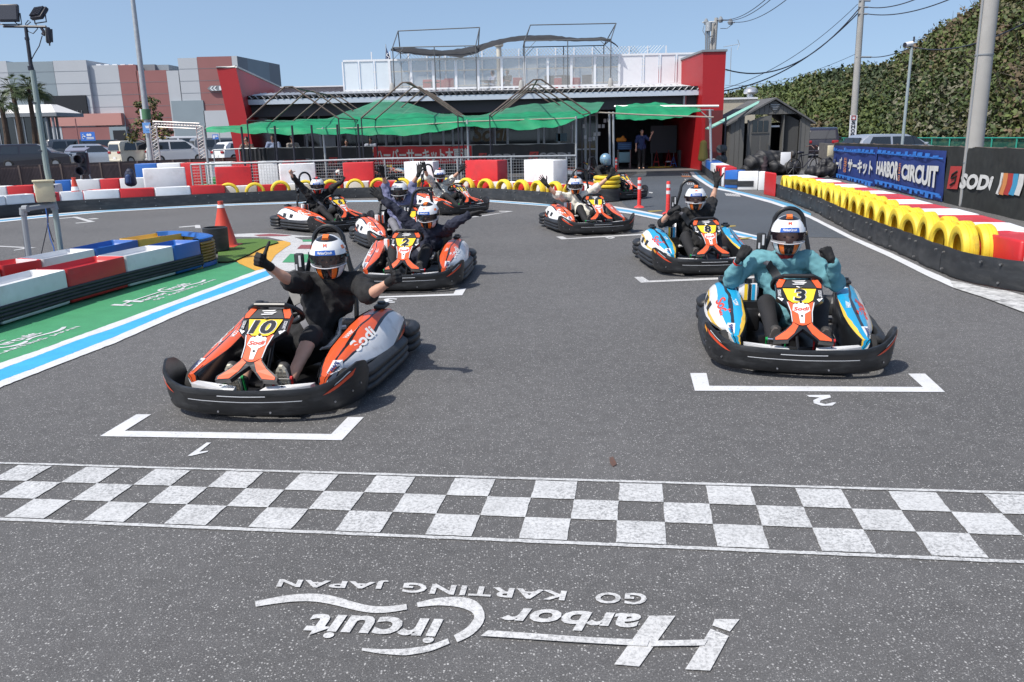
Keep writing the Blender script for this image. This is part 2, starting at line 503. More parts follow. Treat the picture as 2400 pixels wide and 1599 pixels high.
for k, s in enumerate(SLOTS):
    mb = MB(); gpoly(mb, s, 0.005)
    if k == 0:
        gpoly(mb, zz(200, 940, 3.462, [(985, 337), (1020, 337), (925, 412), (1000, 403), (990, 413), (860, 445), (830, 445)]), 0.005)
    if k == 1:
        gpoly(mb, zz(1600, 850, 3.678, [(1070, 280), (1270, 278), (1278, 300), (1190, 325), (1180, 345), (1230, 358), (1300, 342), (1325, 345), (1290, 370), (1200, 372), (1130, 350),
                                        (1125, 325), (1180, 300), (1090, 295)]), 0.005)
    if k == 2:
        q = [G(*p, 0.005) for p in zz(820, 640, 7.847, [(830, 548), (590, 540), (640, 462), (870, 466)])]
        text_quad(mb, '3', *q, bold=0.03)
    if k == 5:
        q = [G(*p, 0.005) for p in zz(1280, 520, 5.885, [(950, 236), (815, 238), (815, 208), (950, 206)])]
        text_quad(mb, '6', *q, bold=0.02)
    if k in (6,):
        gpoly(mb, zz(0, 440, 7.127, [(1460, 520), (1600, 508), (1660, 522), (1520, 530)]), 0.005)
    mb.build('grid_slot_markings', M_WHITE if k < 3 else M_WORN, kind='structure')

# bands along the inside of the bend: white, blue, white on the green strip
E0 = zz(0, 660, 5.6, [(-900, 1390), (0, 1070), (500, 902), (1000, 720), (1500, 540)]) + zz(240, 580, 5.117, [(1000, 590), (1500, 405), (1950, 240)])
E1 = zz(0, 660, 5.6, [(-900, 1490), (0, 1155), (500, 970), (1000, 775), (1500, 610)]) + zz(240, 580, 5.117, [(1000, 640), (1500, 448), (1960, 280)])
E2 = zz(0, 660, 5.6, [(-900, 1660), (0, 1302), (500, 1118), (1000, 922), (1500, 725)]) + zz(240, 580, 5.117, [(1000, 705), (1500, 530), (2010, 333)])
E3 = zz(0, 660, 5.6, [(-900, 1740), (0, 1388), (500, 1195), (1000, 1000), (1500, 810)]) + zz(240, 580, 5.117, [(1000, 770), (1500, 580), (2050, 362)])
mb = MB()
gp = E0 + zz(240, 580, 5.117, [(1850, 275), (1640, 185), (1410, 150), (900, 180), (0, 350), (-1100, 640), (-1800, 900)])
gpoly(mb, gp, 0.004)
mb.build('green_strip', M_GREEN, kind='structure')
mb = MB(); strip(mb, E0, E1, 0.008, 0, 0.006, 8); strip(mb, E2, E3, 0.008, 0, 0.007, 8)
mb.build('white_edge_line', M_WHITE, kind='structure')
mb = MB(); strip(mb, E1, E2, 0.008, 0, 0.0, 8)
mb.build('blue_edge_line', M_BLUE, kind='structure')

# painted kerb island at the apex and its artificial turf
T = lambda p: zz(480, 460, 7.84, p)
mb = MB()
gpoly(mb, T([(420, 700), (880, 682), (1240, 682), (1620, 712), (2000, 742), (2300, 752), (2420, 900), (2420, 1060), (1870, 1262), (1560, 1382), (1090, 1332), (1220, 1200), (1300, 1082), (1480, 947),
             (1580, 885), (1572, 850), (1440, 815), (1150, 752), (420, 748)]), 0.005)
mb.build('white_kerb', M_WORN, kind='structure')
mb = MB(); gpoly(mb, T([(1330, 825), (1450, 818), (1570, 850), (1578, 888), (1480, 945), (1300, 1080), (1220, 1200), (1088, 1335), (930, 1368), (630, 1235), (560, 1170), (900, 1000), (1345, 840)]), 0.009)
mb.build('yellow_kerb', M_YEL, kind='structure')
mb = MB(); gpoly(mb, T([(900, 712), (1200, 690), (1600, 716), (1480, 732), (1000, 737)]), 0.009)
gpoly(mb, T([(1695, 965), (1765, 893), (2200, 885), (2200, 965)]), 0.009)
mb.build('maroon_kerb', M_MAROON, kind='structure')
mb = MB(); gpoly(mb, T([(1420, 1216), (1570, 1058), (2200, 1075), (2100, 1180), (1850, 1216)]), 0.009)
gpoly(mb, T([(1790, 800), (2150, 795), (2200, 828), (1800, 835)]), 0.009)
mb.build('green_kerb', M_GREEN, kind='structure')
mb = MB(); gpoly(mb, T([(1650, 752), (2060, 745), (2120, 790), (1780, 795)]), 0.009)
mb.build('bare_patch', M_ASPH, kind='structure')
M_TURF = mat('turf', (0.075, 0.155, 0.025), 0.9, var=0.25, vscale=40, bump=0.6, bscale=300, dirt=(0.1, 0.12, 0.03), damt=0.5)
M_TURFB = mat('turf_edge', (0.03, 0.025, 0.012), 0.95, var=0.3)
mb = MB()
tp = [G(*p, 0.03) for p in T([(240, 930), (380, 800), (560, 786), (760, 780), (1000, 776), (1200, 798), (1330, 820), (1348, 846), (1100, 918), (1000, 962), (800, 1070), (560, 1172), (420, 1200), (240, 1200)])]
mb.flat(tp, 0)
n = len(tp)
low = [Vector((p.x, p.y, 0.004)) for p in tp]
mb.add(tp + low, [(i, (i + 1) % n, (i + 1) % n + n, i + n) for i in range(n)], 1)
mb.build('artificial_turf', [M_TURF, M_TURFB], kind='structure')

# right-hand lines
D = lambda p: zz(2000, 540, 5.885, p); Q = lambda p: zz(1400, 300, 3.92, p)
wt = Q([(870, 388), (922, 450), (1060, 540), (1300, 592), (1650, 682), (1850, 757), (1960, 806)]) + D([(0, 90), (500, 300), (1000, 540), (1350, 690)])
wb_ = Q([(838, 390), (880, 450), (1046, 556), (1206, 585), (1600, 692), (1800, 762), (1950, 828)]) + D([(0, 140), (500, 370), (1000, 620), (1400, 800)])
mb = MB(); strip(mb, wt, wb_, 0.009, 0, 0.004, 5)
mb.build('white_track_line', M_WHITE, kind='structure')
mb = MB(); gpoly(mb, D([(1330, 690), (1500, 715), (1700, 765), (1850, 800), (2100, 830), (2250, 870), (2700, 1000), (2700, 1330), (2354, 1130), (1800, 925), (1390, 795)]), 0.012)
mb.build('worn_white_patch', paint('worn_patch', (0.56, 0.56, 0.55), 1.1, sc=9), kind='structure')
bt = Q([(905, 395), (960, 450), (1065, 520), (1200, 558), (1600, 650), (1800, 705), (1900, 760), (1962, 785)])
bb = Q([(872, 390), (924, 450), (1062, 540), (1200, 570), (1600, 669), (1800, 738), (1900, 780), (1962, 806)])
mb = MB(); strip(mb, bt, bb, 0.010)
mb.build('pale_blue_line', M_PALEB, kind='structure')
# pit entry line on the left of the lane
c0 = [(-1, 519)] + zz(0, 350, 3.92, [(0, 640), (300, 612), (500, 592), (1000, 552), (1500, 528), (1900, 508)]) + [(600, 476), (800, 470)] + zz(900, 300, 3.92, [(700, 655), (930, 658), (1410, 690), (1700, 706), (2000, 716)])
c0 = [(-200, 532)] + c0[1:]
lt = c0 + Q([(130, 716), (300, 742), (600, 799), (1110, 906), (1470, 990)])
wid = [8, 8, 7, 7, 6, 5, 5, 4, 4, 4.5, 5, 6, 8, 9, 12, 12, 13, 15, 11]
off = lambda a, b: ([(x, y + w * a) for (x, y), w in zip(lt, wid)], [(x, y + w * b) for (x, y), w in zip(lt, wid)])
for nm, a, b, m_, z in (('pit_white_line', 0, .3, M_WHITE, .009), ('pit_blue_line', .3, .72, M_PALEB, .009), ('pit_white_line', .72, 1.0, M_WHITE, .009)):
    mb = MB(); t_, b_ = off(a, b); strip(mb, t_, b_, z); mb.build(nm, m_, kind='structure')
# small faded lettering and marks in the pit lane
mb = MB()
for q in ([(1540, 705), (1640, 728), (1660, 750), (1500, 730)], [(1540, 795), (1690, 800), (1710, 822), (1560, 822)], [(1640, 880), (1780, 885), (1800, 905), (1660, 905)]):
    gpoly(mb, zz(1380, 300, 7.127, q), 0.009)
mb.build('faded_orange_markings', M_ORANGEP, kind='structure')
mb = MB()
for a, b in ((760, 0), (850, 60), (915, 110)):
    for k in range(4):
        x = 1550 + (a - 760) * .55 + k * 32
        gpoly(mb, zz(1380, 300, 7.127, [(x, a), (x + 14, a), (x + 34, a + 38), (x + 18, a + 38)]), 0.009)
for k in range(9):
    x = 1170 + k * 15
    gpoly(mb, zz(1400, 300, 3.92, [(x, 600 + k), (x + 8, 599 + k), (x + 26, 622 + k), (x + 16, 624 + k)]), 0.009)
gpoly(mb, zz(1380, 300, 7.127, [(1005, 1068), (1070, 1075), (1060, 1092), (1010, 1085)]), 0.009)
mb.build('faded_white_markings', M_WORN, kind='structure')
mb = MB(); gpoly(mb, Q([(1150, 897), (1270, 895), (1275, 903), (1200, 912), (1130, 906)]), 0.009); gpoly(mb, Q([(460, 762), (590, 756), (600, 762), (480, 772)]), 0.009)
gpoly(mb, Q([(1285, 1010), (1420, 1003), (1425, 1012), (1300, 1024)]), 0.011)
mb.build('yellow_arrow_markings', paint('dull_yellow', (0.35, 0.26, 0.05), 0.6), kind='structure')

# ---- circuit logo, traced once on the track, laid again on the green strip
LZ = lambda p: [G(a, b) for a, b in zz(550, 1250, 1.883, p)]
def brush(px, w, n=26):
    """stroke of given pixel half-widths along a polyline, smoothed"""
    P = resample(px, n); 
    for _ in range(3):
        P = [P[0]] + [((P[i - 1][0] + 2 * P[i][0] + P[i + 1][0]) / 4, (P[i - 1][1] + 2 * P[i][1] + P[i + 1][1]) / 4) for i in range(1, n - 1)] + [P[-1]]
    A, B = [], []
    for i in range(n):
        t = Vector(P[min(i + 1, n - 1)]) - Vector(P[max(i - 1, 0)]); t.normalize()
        k = i / (n - 1); h = w[0] + (w[1] - w[0]) * min(1, k * 2) if k < .5 else w[1] + (w[2] - w[1]) * (k * 2 - 1)
        A.append((P[i][0] - t.y * h, P[i][1] + t.x * h)); B.append((P[i][0] + t.y * h, P[i][1] - t.x * h))
    return A, B
LOGO = MB()
for q in ([(2118, 385), (2228, 385), (2185, 440), (2108, 413)], [(2100, 428), (2180, 460), (2098, 613), (1988, 607)], [(1830, 370), (1945, 370), (1785, 595), (1675, 585)],
          [(2088, 478), (1840, 484), (1835, 508), (2072, 505)], [(1830, 482), (1500, 464), (1120, 437), (1085, 462), (1500, 490), (1820, 508)]):
    LOGO.flat([p + Vector((0, 0, 0.003 if q[0][1] > 470 else 0)) for p in LZ(q)])
for px, w in (([(562, 518), (640, 528), (750, 532), (860, 515), (945, 482)], (6, 15, 12)), ([(975, 472), (1040, 440), (1090, 380), (1068, 330), (1000, 308), (900, 306), (806, 322)], (17, 26, 10)),
              ([(760, 330), (690, 342), (620, 346), (540, 332), (450, 304), (360, 288), (260, 290), (170, 304), (92, 318)], (12, 19, 12))):
    A, B = brush(px, w); LOGO.grid([LZ(A), LZ(B)], 0, smooth=False)
for s_, q in (('arbor', [(1760, 452), (1150, 412), (1215, 332), (1800, 362)]), ('ircuit', [(872, 492), (275, 462), (352, 360), (925, 384)]),
              ('GO', [(1815, 322), (1588, 314), (1595, 266), (1822, 270)]), ('KARTING', [(1455, 303), (735, 266), (750, 222), (1467, 260)]), ('JAPAN', [(668, 252), (183, 241), (205, 198), (682, 214)])):
    text_quad(LOGO, s_, *LZ(q), bold=0.03, spacing=1.12 if s_.isupper() else 1.0)
def logo_at(src, dst, z, mname):
    """lay the logo elsewhere on the ground: three ground points to three ground points"""
    S = Matrix(((src[1].x - src[0].x, src[2].x - src[0].x), (src[1].y - src[0].y, src[2].y - src[0].y))).inverted()
    D_ = Matrix(((dst[1].x - dst[0].x, dst[2].x - dst[0].x), (dst[1].y - dst[0].y, dst[2].y - dst[0].y)))
    A_ = D_ @ S
    mb = MB(); V = []
    for x, y, zo in LOGO.v:
        q = A_ @ Vector((x - src[0].x, y - src[0].y)); V.append((q.x + dst[0].x, q.y + dst[0].y, z + zo))
    mb.add(V, LOGO.f)
    return mb
src = LZ([(2222, 385), (92, 318), (1990, 610)])
logo_at(src, src, 0.006, '').build('circuit_logo_lettering', M_WORN, kind='structure')
dst = [G(*p) for p in zz(240, 580, 5.117, [(330, 712), (1222, 395), (140, 688)])]
logo_at(src, dst, 0.008, '').build('strip_logo_lettering', M_WHITE, kind='structure')
sh = G(*zz(0, 660, 5.6, [(845, 605)])[0]) - dst[1]
logo_at(src, [p + sh for p in dst], 0.008, '').build('strip_logo_lettering', M_WHITE, kind='structure')
mb = MB(); gpoly(mb, [(1428, 1072), (1437, 1070), (1446, 1088), (1436, 1094), (1430, 1086)], 0.005)
mb.build('rust_stain', paint('rust', (0.12, 0.06, 0.04), 1.0), kind='structure')
# ================================================================== buildings and far scenery
W_LIGHT = mat('wall_light_grey', (0.43, 0.45, 0.475), 0.8, var=0.03, vscale=.4)
W_BLUEG = mat('wall_blue_grey', (0.235, 0.285, 0.315), 0.8, var=0.04, vscale=.4)
W_PINK = mat('wall_dusty_red', (0.27, 0.115, 0.11), 0.8, var=0.05, vscale=.4)
W_SALM = mat('wall_salmon', (0.48, 0.235, 0.205), 0.8, var=0.03, vscale=.4)
W_DKGR = mat('wall_dark_grey', (0.20, 0.22, 0.24), 0.8, var=0.04, vscale=.4)
W_VOID = mat('opening_shade', (0.012, 0.013, 0.016), 0.5)  # near-black standing in for the shade inside openings and gaps
W_GLASS = mat('dark_glass', (0.012, 0.015, 0.018), 0.08, spec=0.7)
W_WHITE = mat('white_metal', (0.70, 0.71, 0.73), 0.45, var=0.03)
W_RED = mat('red_cladding', (0.36, 0.010, 0.014), 0.5, var=0.04, vscale=1.5)
W_CORR = mat('corrugated_zinc', (0.52, 0.53, 0.54), 0.45, metal=0.2, var=0.08, vscale=1.2, dirt=(.25, .22, .2), dscale=.8, damt=.4)
W_FASC = mat('pale_fascia', (0.50, 0.56, 0.63), 0.5, var=0.03)
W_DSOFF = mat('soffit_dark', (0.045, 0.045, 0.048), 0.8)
W_BEIGE = mat('beige_wall', (0.42, 0.38, 0.30), 0.8, var=0.05)
W_ALU = mat('aluminium_frame', (0.33, 0.34, 0.35), 0.4, metal=0.6)
W_GALV = mat('galvanised_steel', (0.42, 0.44, 0.45), 0.45, metal=0.45, var=0.1)
W_RUSTP = mat('weathered_pipe', (0.11, 0.085, 0.07), 0.7, var=0.3, vscale=10)
W_CONC = mat('pole_concrete', (0.33, 0.325, 0.31), 0.85, var=0.08, vscale=5, bump=.2, bscale=80, dirt=(.2, .19, .17), dscale=2.5, damt=.4)
W_BARK = mat('bark', (0.075, 0.05, 0.035), 0.9, var=0.3)
W_GREYT = mat('shed_grey', (0.115, 0.112, 0.105), 0.65, var=0.06, vscale=4, stretch=(1, 1, .2))
W_GREYD = mat('shed_trim', (0.07, 0.07, 0.068), 0.65)
def Bx(mb, x0, x1, y0, y1, z0, z1, mi=0):
    return mb.box(((x0 + x1) / 2, (y0 + y1) / 2, (z0 + z1) / 2), (abs(x1 - x0), abs(y1 - y0), abs(z1 - z0)), mi=mi)
def XZ(px, py, Y):
    p = atY(px, py, Y); return p.x, p.z

# ---- shopping centre far behind the car park
YM = 110.0
mall = thing('shopping_centre', 'huge panelled grey, white and dusty red building beyond the car park', 'building', (-60, YM, 0))
def mpanel(x0, x1, yt, yb, m_, off=0.0, name='wall_panel'):
    a, zt = XZ(x0, yt, YM); b, _ = XZ(x1, yt, YM)
    zb = 0.0 if yb is None else XZ(x0, yb, YM)[1]
    mb = MB(); Bx(mb, a, b, YM - off, YM + 6, zb, zt); return mb.build(name, m_, mall, rel=mall)
mpanel(-160, 20, 148, None, W_LIGHT, .5); mpanel(20.2, 128, 147, None, W_BLUEG, .5); mpanel(128.2, 206, 143.5, None, W_LIGHT, .5)
mpanel(206.3, 276, 154, None, W_LIGHT); mpanel(276.2, 318, 153, None, W_PINK); mpanel(318.2, 389, 166, None, W_PINK); mpanel(389.2, 417, 166, None, W_LIGHT)
mpanel(417.2, 462, 137, None, W_LIGHT, .2); mpanel(462.2, 543, 134, None, W_PINK, .2); mpanel(543.2, 556, 132, None, W_LIGHT, .2)
mpanel(403, 478, 237, None, W_BLUEG, .35); mpanel(479, 546, 260, None, W_LIGHT, .35)
mpanel(78, 290, 270, 298, W_SALM, .8, 'lower_band'); mpanel(60, 150, 299, None, W_LIGHT, .7, 'lower_band'); mpanel(151, 262, 299, None, W_PINK, .7, 'lower_band'); mpanel(262.5, 302, 298, None, W_BLUEG, .9, 'porch')
mpanel(272, 301, 306, None, W_VOID, .95, 'entrance'); mpanel(108, 207, 226, 270, W_VOID, .75, 'loading_bay')  # flat dark panels; the shade within the openings is put into their colour
for k in range(9): mpanel(118 + k * 10, 119 + k * 10, 259, 270, W_DKGR, .85, 'bay_rail')
# panel joints of the big cladding
mb = MB()
for k in range(1, 9):
    z = 1.5 * k
    for x0, x1, yt, o in ((-160, 206, 148, .52), (206, 389, 166, .02), (417, 556, 137, .22)):
        a, zt = XZ(x0, yt, YM); b, _ = XZ(x1, yt, YM)
        if z < zt - .3: Bx(mb, a, b, YM - o, YM - o + .01, z, z + .035)
jo = mb.build('cladding_joint', W_DKGR, mall, rel=mall); jo['kind'] = 'stuff'
a, zt = XZ(556.3, 132, YM); b, _ = XZ(656, 150, 124.0)
for i, (t0, t1, m_) in enumerate(((0, .22, W_DKGR), (.22, .72, W_BLUEG), (.72, 1.0, W_DKGR))):  # side face in darker greys: its shade is put into the wall colours
    q0 = Vector((a + (b - a) * t0, YM - .2 + (124 - YM) * t0, 0)); q1 = Vector((a + (b - a) * t1, YM - .2 + (124 - YM) * t1, 0))
    mb = MB(); mb.hexa([q0, q1, q1 + Vector((-3, .5, 0)), q0 + Vector((-3, .5, 0)), q0 + Vector((0, 0, zt)), q1 + Vector((0, 0, zt)), q1 + Vector((-3, .5, zt)), q0 + Vector((-3, .5, zt))]); mb.build('side_wall', m_, mall, rel=mall)
mb = MB(); x0, z0 = XZ(322, 166, 112); x1, z1 = XZ(362, 151, 112); Bx(mb, x0, x1, 112, 116, z0 - .2, z1); mb.build('roof_unit', W_DKGR, mall, rel=mall)
mb = MB(); x0, z0 = XZ(362, 166, 112); x1, z1 = XZ(391, 151, 112); Bx(mb, x0 + .1, x1, 112.5, 116, z0 - .2, z1); mb.build('roof_unit', W_BLUEG, mall, rel=mall)
for k in range(5):
    mb = MB(); x0, z0 = XZ(225 + k * 19, 153, 111); Bx(mb, x0, x0 + .6, 111, 112, z0 - .1, z0 + .12); mb.build('roof_vent', W_WHITE, mall, rel=mall)
# chevron sign on the red panel
x0, z0 = XZ(486, 214, 109.4); x1, z1 = XZ(540, 200, 109.4); zm = (z0 + z1) / 2
mb = MB(); mb.prism([(x0, zm), (x0 + .45, z1), (x1, z1), (x1, z0), (x0 + .45, z0)], lambda u, v, d: (u, 109.45 + d, v), 0, .3); sg = mb.build('arrow_sign', W_DKGR, mall, rel=mall)
for k in range(2):
    mb = MB(); u = x0 + .35 + k * .42; h = (z1 - z0) * .42
    mb.prism([(u, zm), (u + .3, zm + h), (u + .5, zm + h), (u + .2, zm), (u + .5, zm - h), (u + .3, zm - h)], lambda a_, v, d: (a_, 109.44 + d, v), -.03, .0); mb.build('chevron', W_WHITE, sg, rel=mall)
mb = MB(); Bx(mb, x1 - 1.5, x1 - .8, 109.40, 109.44, zm - .25, zm + .25); mb.build('chevron', W_WHITE, sg, rel=mall)

# ---- kiosk with white canopy, left
YK = 78.0
kx0, kz = XZ(8, 275, YK); kx1, _ = XZ(133, 275, YK); kzt = XZ(60, 265, YK)[1]; ktop = XZ(60, 246, YK + 2)[1]
kiosk = thing('kiosk', 'small glazed kiosk with a white sloped canopy behind the palm trees', 'building', ((kx0 + kx1) / 2, YK, 0))
mb = MB(); Bx(mb, kx0, kx1, YK, YK + 5, kz, kzt); mb.build('fascia', W_DKGR, kiosk, rel=kiosk)
mb = MB(); mb.hexa([(kx0, YK + .1, kzt), (kx1 - .15, YK + .1, kzt), (kx1 - .15, YK + 4.9, kzt), (kx0, YK + 4.9, kzt), (kx0, YK + 2, ktop), (kx1 - 1.4, YK + 2, ktop), (kx1 - 1.4, YK + 3, ktop), (kx0, YK + 3, ktop)]); mb.build('canopy', mat('canopy_white', (.72, .70, .67), .7), kiosk, rel=kiosk)
for k, px in enumerate((104, 110, 119, 128)):
    x, _ = XZ(px, 276, YK + (k % 2) * 3); mb = MB(); mb.cyl((x, YK + .3 + (k % 2) * 3, 0), .12, kz, 10); mb.build('column', W_DKGR, kiosk, rel=kiosk)
x1, _ = XZ(78, 300, YK + 1); mb = MB(); Bx(mb, kx0 - 4, x1, YK + 1, YK + 4, 0, kz); mb.build('glazing', W_GLASS, kiosk, rel=kiosk)
for k in range(6):
    x = kx0 - 2 + k * (x1 - kx0 + 2) / 5; mb = MB(); Bx(mb, x - .05, x + .05, YK + .93, YK + .995, 0, kz); mb.build('mullion', W_ALU, kiosk, rel=kiosk)

# ---- palms and the small tree
LEAF_P = mat('palm_green', (0.05, 0.075, 0.025), 0.6, var=0.3, vscale=3)
LEAF_D = mat('leaf_dark', (0.026, 0.042, 0.012), 0.7, var=0.35, vscale=2)
LEAF_M = mat('leaf_mid', (0.045, 0.07, 0.015), 0.7, var=0.3, vscale=2)
LEAF_L = mat('leaf_light', (0.075, 0.10, 0.02), 0.7, var=0.3, vscale=2)
LEAF_O = mat('leaf_olive', (0.075, 0.072, 0.024), 0.7, var=0.3, vscale=2)
LEAF_B = mat('leaf_brown', (0.12, 0.088, 0.05), 0.8, var=0.3, vscale=2)
LEAF_Y = mat('leaf_yellow', (0.20, 0.155, 0.03), 0.7, var=0.25, vscale=2)
def palm(px0, py0, px1, py1, Y, label):
    a = atY(px1, py1, Y); b = atY(px0, py0, Y)
    root = thing('palm_tree', label, 'tree', (a.x, Y, 0))
    base = Vector((a.x + (a.x - b.x) * (a.z / max(.1, b.z - a.z)) * .6, Y, 0))
    mb = MB(); mb.tube([base, base.lerp(b, .5) + Vector((.1, 0, 0)), b], [.28, .2, .17], 9); mb.build('trunk', W_BARK, root, rel=root)
    mb = MB(); r = random.Random(px0)
    for k in range(46):
        az = r.uniform(0, 6.28); el = r.uniform(-.7, 1.2); L_ = r.uniform(1.2, 1.9); d = Vector((math.cos(az) * math.cos(el), math.sin(az) * math.cos(el), math.sin(el)))
        mid = b + d * L_ * .55; tip = b + d * L_ + Vector((0, 0, -.35 * L_ * (1 - abs(el) * .4)))
        side = d.cross(Vector((0, 0, 1))).normalized()
        mb.tube([b, mid], .02, 4)
        for s in range(9):
            ang = (s - 4) * .24; v = (tip - mid); v2 = v * math.cos(ang) + side * v.length * math.sin(ang); w = side * .05
            mb.add([mid - w, mid + w, mid + v2 * r.uniform(.8, 1.1)], [(0, 1, 2)], 0)
    c = mb.build('frond', LEAF_P, root, rel=root, recalc=False); c['kind'] = 'stuff'
palm(28, 208, 48, 325, 71, 'tallest palm tree left of the floodlight pole in front of the kiosk'); palm(66, 205, 80, 325, 72, 'palm tree with its dark trunk right behind the floodlight pole'); palm(2, 240, 14, 330, 68, 'palm tree cut by the picture edge next to the kiosk')
palm(86, 214, 92, 325, 74, 'palm tree whose fronds show to the right of the floodlight pole')

def leafy(mb, c, rad, n, size, r, mats=1, flat=.8):
    """leaf-sized faces through the outer part of a clump"""
    for _ in range(n):
        u = Vector((r.gauss(0, 1), r.gauss(0, 1), r.gauss(0, 1))).normalized(); k = r.uniform(.55, 1.0)
        p = Vector(c) + Vector((u.x * rad[0], u.y * rad[1], u.z * rad[2])) * k
        t = Vector((r.uniform(-1, 1), r.uniform(-1, 1), r.uniform(-.6, .6))).normalized(); w = (u + Vector((0, 0, .5)) + Vector((r.uniform(-.8, .8), r.uniform(-.8, .8), r.uniform(-.5, .5)))).cross(t).normalized()
        s = size * r.uniform(.6, 1.3)
        mb.add([p - t * s * .5, p + w * s * .33, p + t * s * .5, p - w * s * .33], [(0, 1, 2, 3)], r.randrange(mats))
Yt = 58.0; tb = atY(352, 330, Yt)
tree = thing('street_tree', 'thin yellowing tree behind the lamp pole in the car park', 'tree', (tb.x, Yt, 0))
mb = MB(); mb.tube([(tb.x, Yt, 0), (tb.x + .1, Yt, 1.6), (tb.x - .1, Yt, 3.0), (tb.x + .1, Yt, 4.6)], [.14, .1, .07, .03], 8); r = random.Random(3)
cl = []
for px, py, rr in ((312, 315, .55), (322, 300, .6), (330, 285, .5), (345, 300, .5), (365, 285, .5), (372, 302, .5), (385, 318, .45), (395, 310, .4), (335, 262, .45), (325, 245, .35), (352, 255, .4), (362, 240, .4), (345, 232, .35), (368, 270, .4), (310, 325, .5), (350, 322, .5), (378, 295, .3)):
    p = atY(px, py, Yt + r.uniform(-.7, .7)); cl.append((p, rr)); mb.tube([(tb.x, Yt, max(1.4, p.z - .8)), p], [.04, .012], 5)
mb.build('trunk', W_BARK, tree, rel=tree)
mb = MB()
for p, rr in cl: leafy(mb, p, (rr, rr, rr * .7), 70, .22, r, 4)
mb.build('crown', [LEAF_O, LEAF_Y, LEAF_M, LEAF_O], tree, rel=tree, recalc=False)

# ---- lamp pole, floodlight mast, truss gate and signs on the left
def label_board(root, name, c, w, h, m_, txt=None, tm=None, yaw=0.0):
    mb = MB(); mb.box(c, (w, .02, h), rz=yaw); o = mb.build(name, m_, root, rel=root)
    if txt:
        mb = MB(); c = Vector(c); u = Vector((math.cos(yaw), math.sin(yaw), 0)) * w * .4; v = Vector((0, 0, h * .32)); n = Vector((math.sin(yaw), -math.cos(yaw), 0)) * .013
        text_quad(mb, txt, c - u + v + n, c + u + v + n, c + u - v + n, c - u - v + n, bold=.03); mb.build('print', tm, o, rel=root)
    return o
S_BLUE = mat('sign_blue', (0.04, 0.16, 0.55), 0.5); S_LBLUE = mat('sign_light_blue', (0.13, 0.30, 0.62), 0.5); S_GREEN = mat('sign_green', (0.07, 0.18, 0.09), 0.6)
YL = 46.0; a = atY(355, 372, YL); b = atY(311, 0, YL)
lp = thing('lamp_pole', 'tall grey lamp pole with a green band and a cart sign in the car park', 'lamp pole', (a.x, YL, 0))
d = (b - a) / (b.z - a.z); p_at = lambda z: a + d * (z - a.z)
mb = MB(); mb.tube([p_at(0), p_at(4), p_at(13)], [.17, .155, .09], 14); mb.build('pole', W_GALV, lp, rel=lp)
z0 = atY(348, 280, YL).z; z1 = atY(344, 256, YL).z; mb = MB(); mb.tube([p_at(z0), p_at(z1)], .235, 16); mb.build('green_band', S_GREEN, lp, rel=lp)
c = p_at((z0 + z1) / 2); mb = MB(); mb.box((c.x - .22, YL - .1, c.z), (.12, .05, z1 - z0)); mb.build('white_strip', W_WHITE, lp, rel=lp)
c = atY(344, 300, YL - .25); sb = label_board(lp, 'cart_sign', c, .44, .56, S_LBLUE)
mb = MB(); u = lambda x, z: (c.x + x, YL - .265, c.z + z)
mb.flat([u(-.14, .14), u(-.08, .14), u(-.05, -.02), u(.12, -.02), u(.14, .11), u(-.02, .11), u(-.02, .05), u(.07, .05), u(.07, .0), u(-.02, .0), u(-.02, -.06), u(-.10, -.06)][:6]); mb.tube([u(-.03, -.11), u(-.03, -.112)], .03, 8); mb.tube([u(.09, -.11), u(.09, -.112)], .03, 8); mb.build('cart_symbol', W_WHITE, sb, rel=lp)['kind'] = 'stuff'

gb = G(151, 648); YF = gb.y
M_MASTG = mat('mast_grey_green', (0.22, 0.27, 0.26), 0.5, var=.08)
fm = thing('floodlight_mast', 'slim grey floodlight mast with three black lamps standing in the near barrier', 'floodlight mast', (gb.x, YF, 0))
q = lambda x, y, dy=0.0: atY(x, y, YF + dy)
mb = MB(); mb.tube([(gb.x, YF, 0), q(128, 485), q(110, 398), q(76, 165)], [.034, .036, .036, .033], 10); mb.build('lower_pole', M_MASTG, fm, rel=fm)
mb = MB(); mb.tube([q(76.5, 167), q(72, 150), q(60, 62)], [.026, .024, .02], 9); mb.tube([q(73, 165), q(71, 155)], .034, 10); mb.tube([q(64, 94), q(63, 88)], .028, 9); mb.build('upper_pole', M_DARKM := mat('black_metal', (.02, .02, .03), .45), fm, rel=fm)
mb = MB(); mb.tube([q(8, 62), q(108, 63)], .016, 7); mb.build('cross_arm', M_DARKM, fm, rel=fm)
def flood(p, sz, rx, rz, name='floodlight', lit=None):
    R = Matrix.Rotation(rz, 3, 'Z') @ Matrix.Rotation(rx, 3, 'X')
    mb = MB(); mb.rbox(p, (sz[0], .05, sz[1]), .012, mtx=R)
    for k in range(7): mb.box(p + R @ Vector((-sz[0] * .4 + k * sz[0] * .133, .035, 0)), (.008, .03, sz[1] * .8), mtx=R)
    o = mb.build(name, M_DARKM, fm, rel=fm)
    mb = MB(); mb.box(p + R @ Vector((0, -.028, 0)), (sz[0] * .86, .006, sz[1] * .82), mtx=R); mb.build('lens', lit or mat('lamp_glass', (.03, .03, .035), .1, spec=.8), o, rel=fm)
    mb = MB(); s = sz[0] * .55; mb.tube([p + R @ Vector((-s, 0, 0)), p + R @ Vector((-s, 0, 0)) + Vector((0, 0, -sz[1] * .62)), p + R @ Vector((s, 0, 0)) + Vector((0, 0, -sz[1] * .62)), p + R @ Vector((s, 0, 0))], .008, 6); mb.build('bracket', M_DARKM, o, rel=fm)
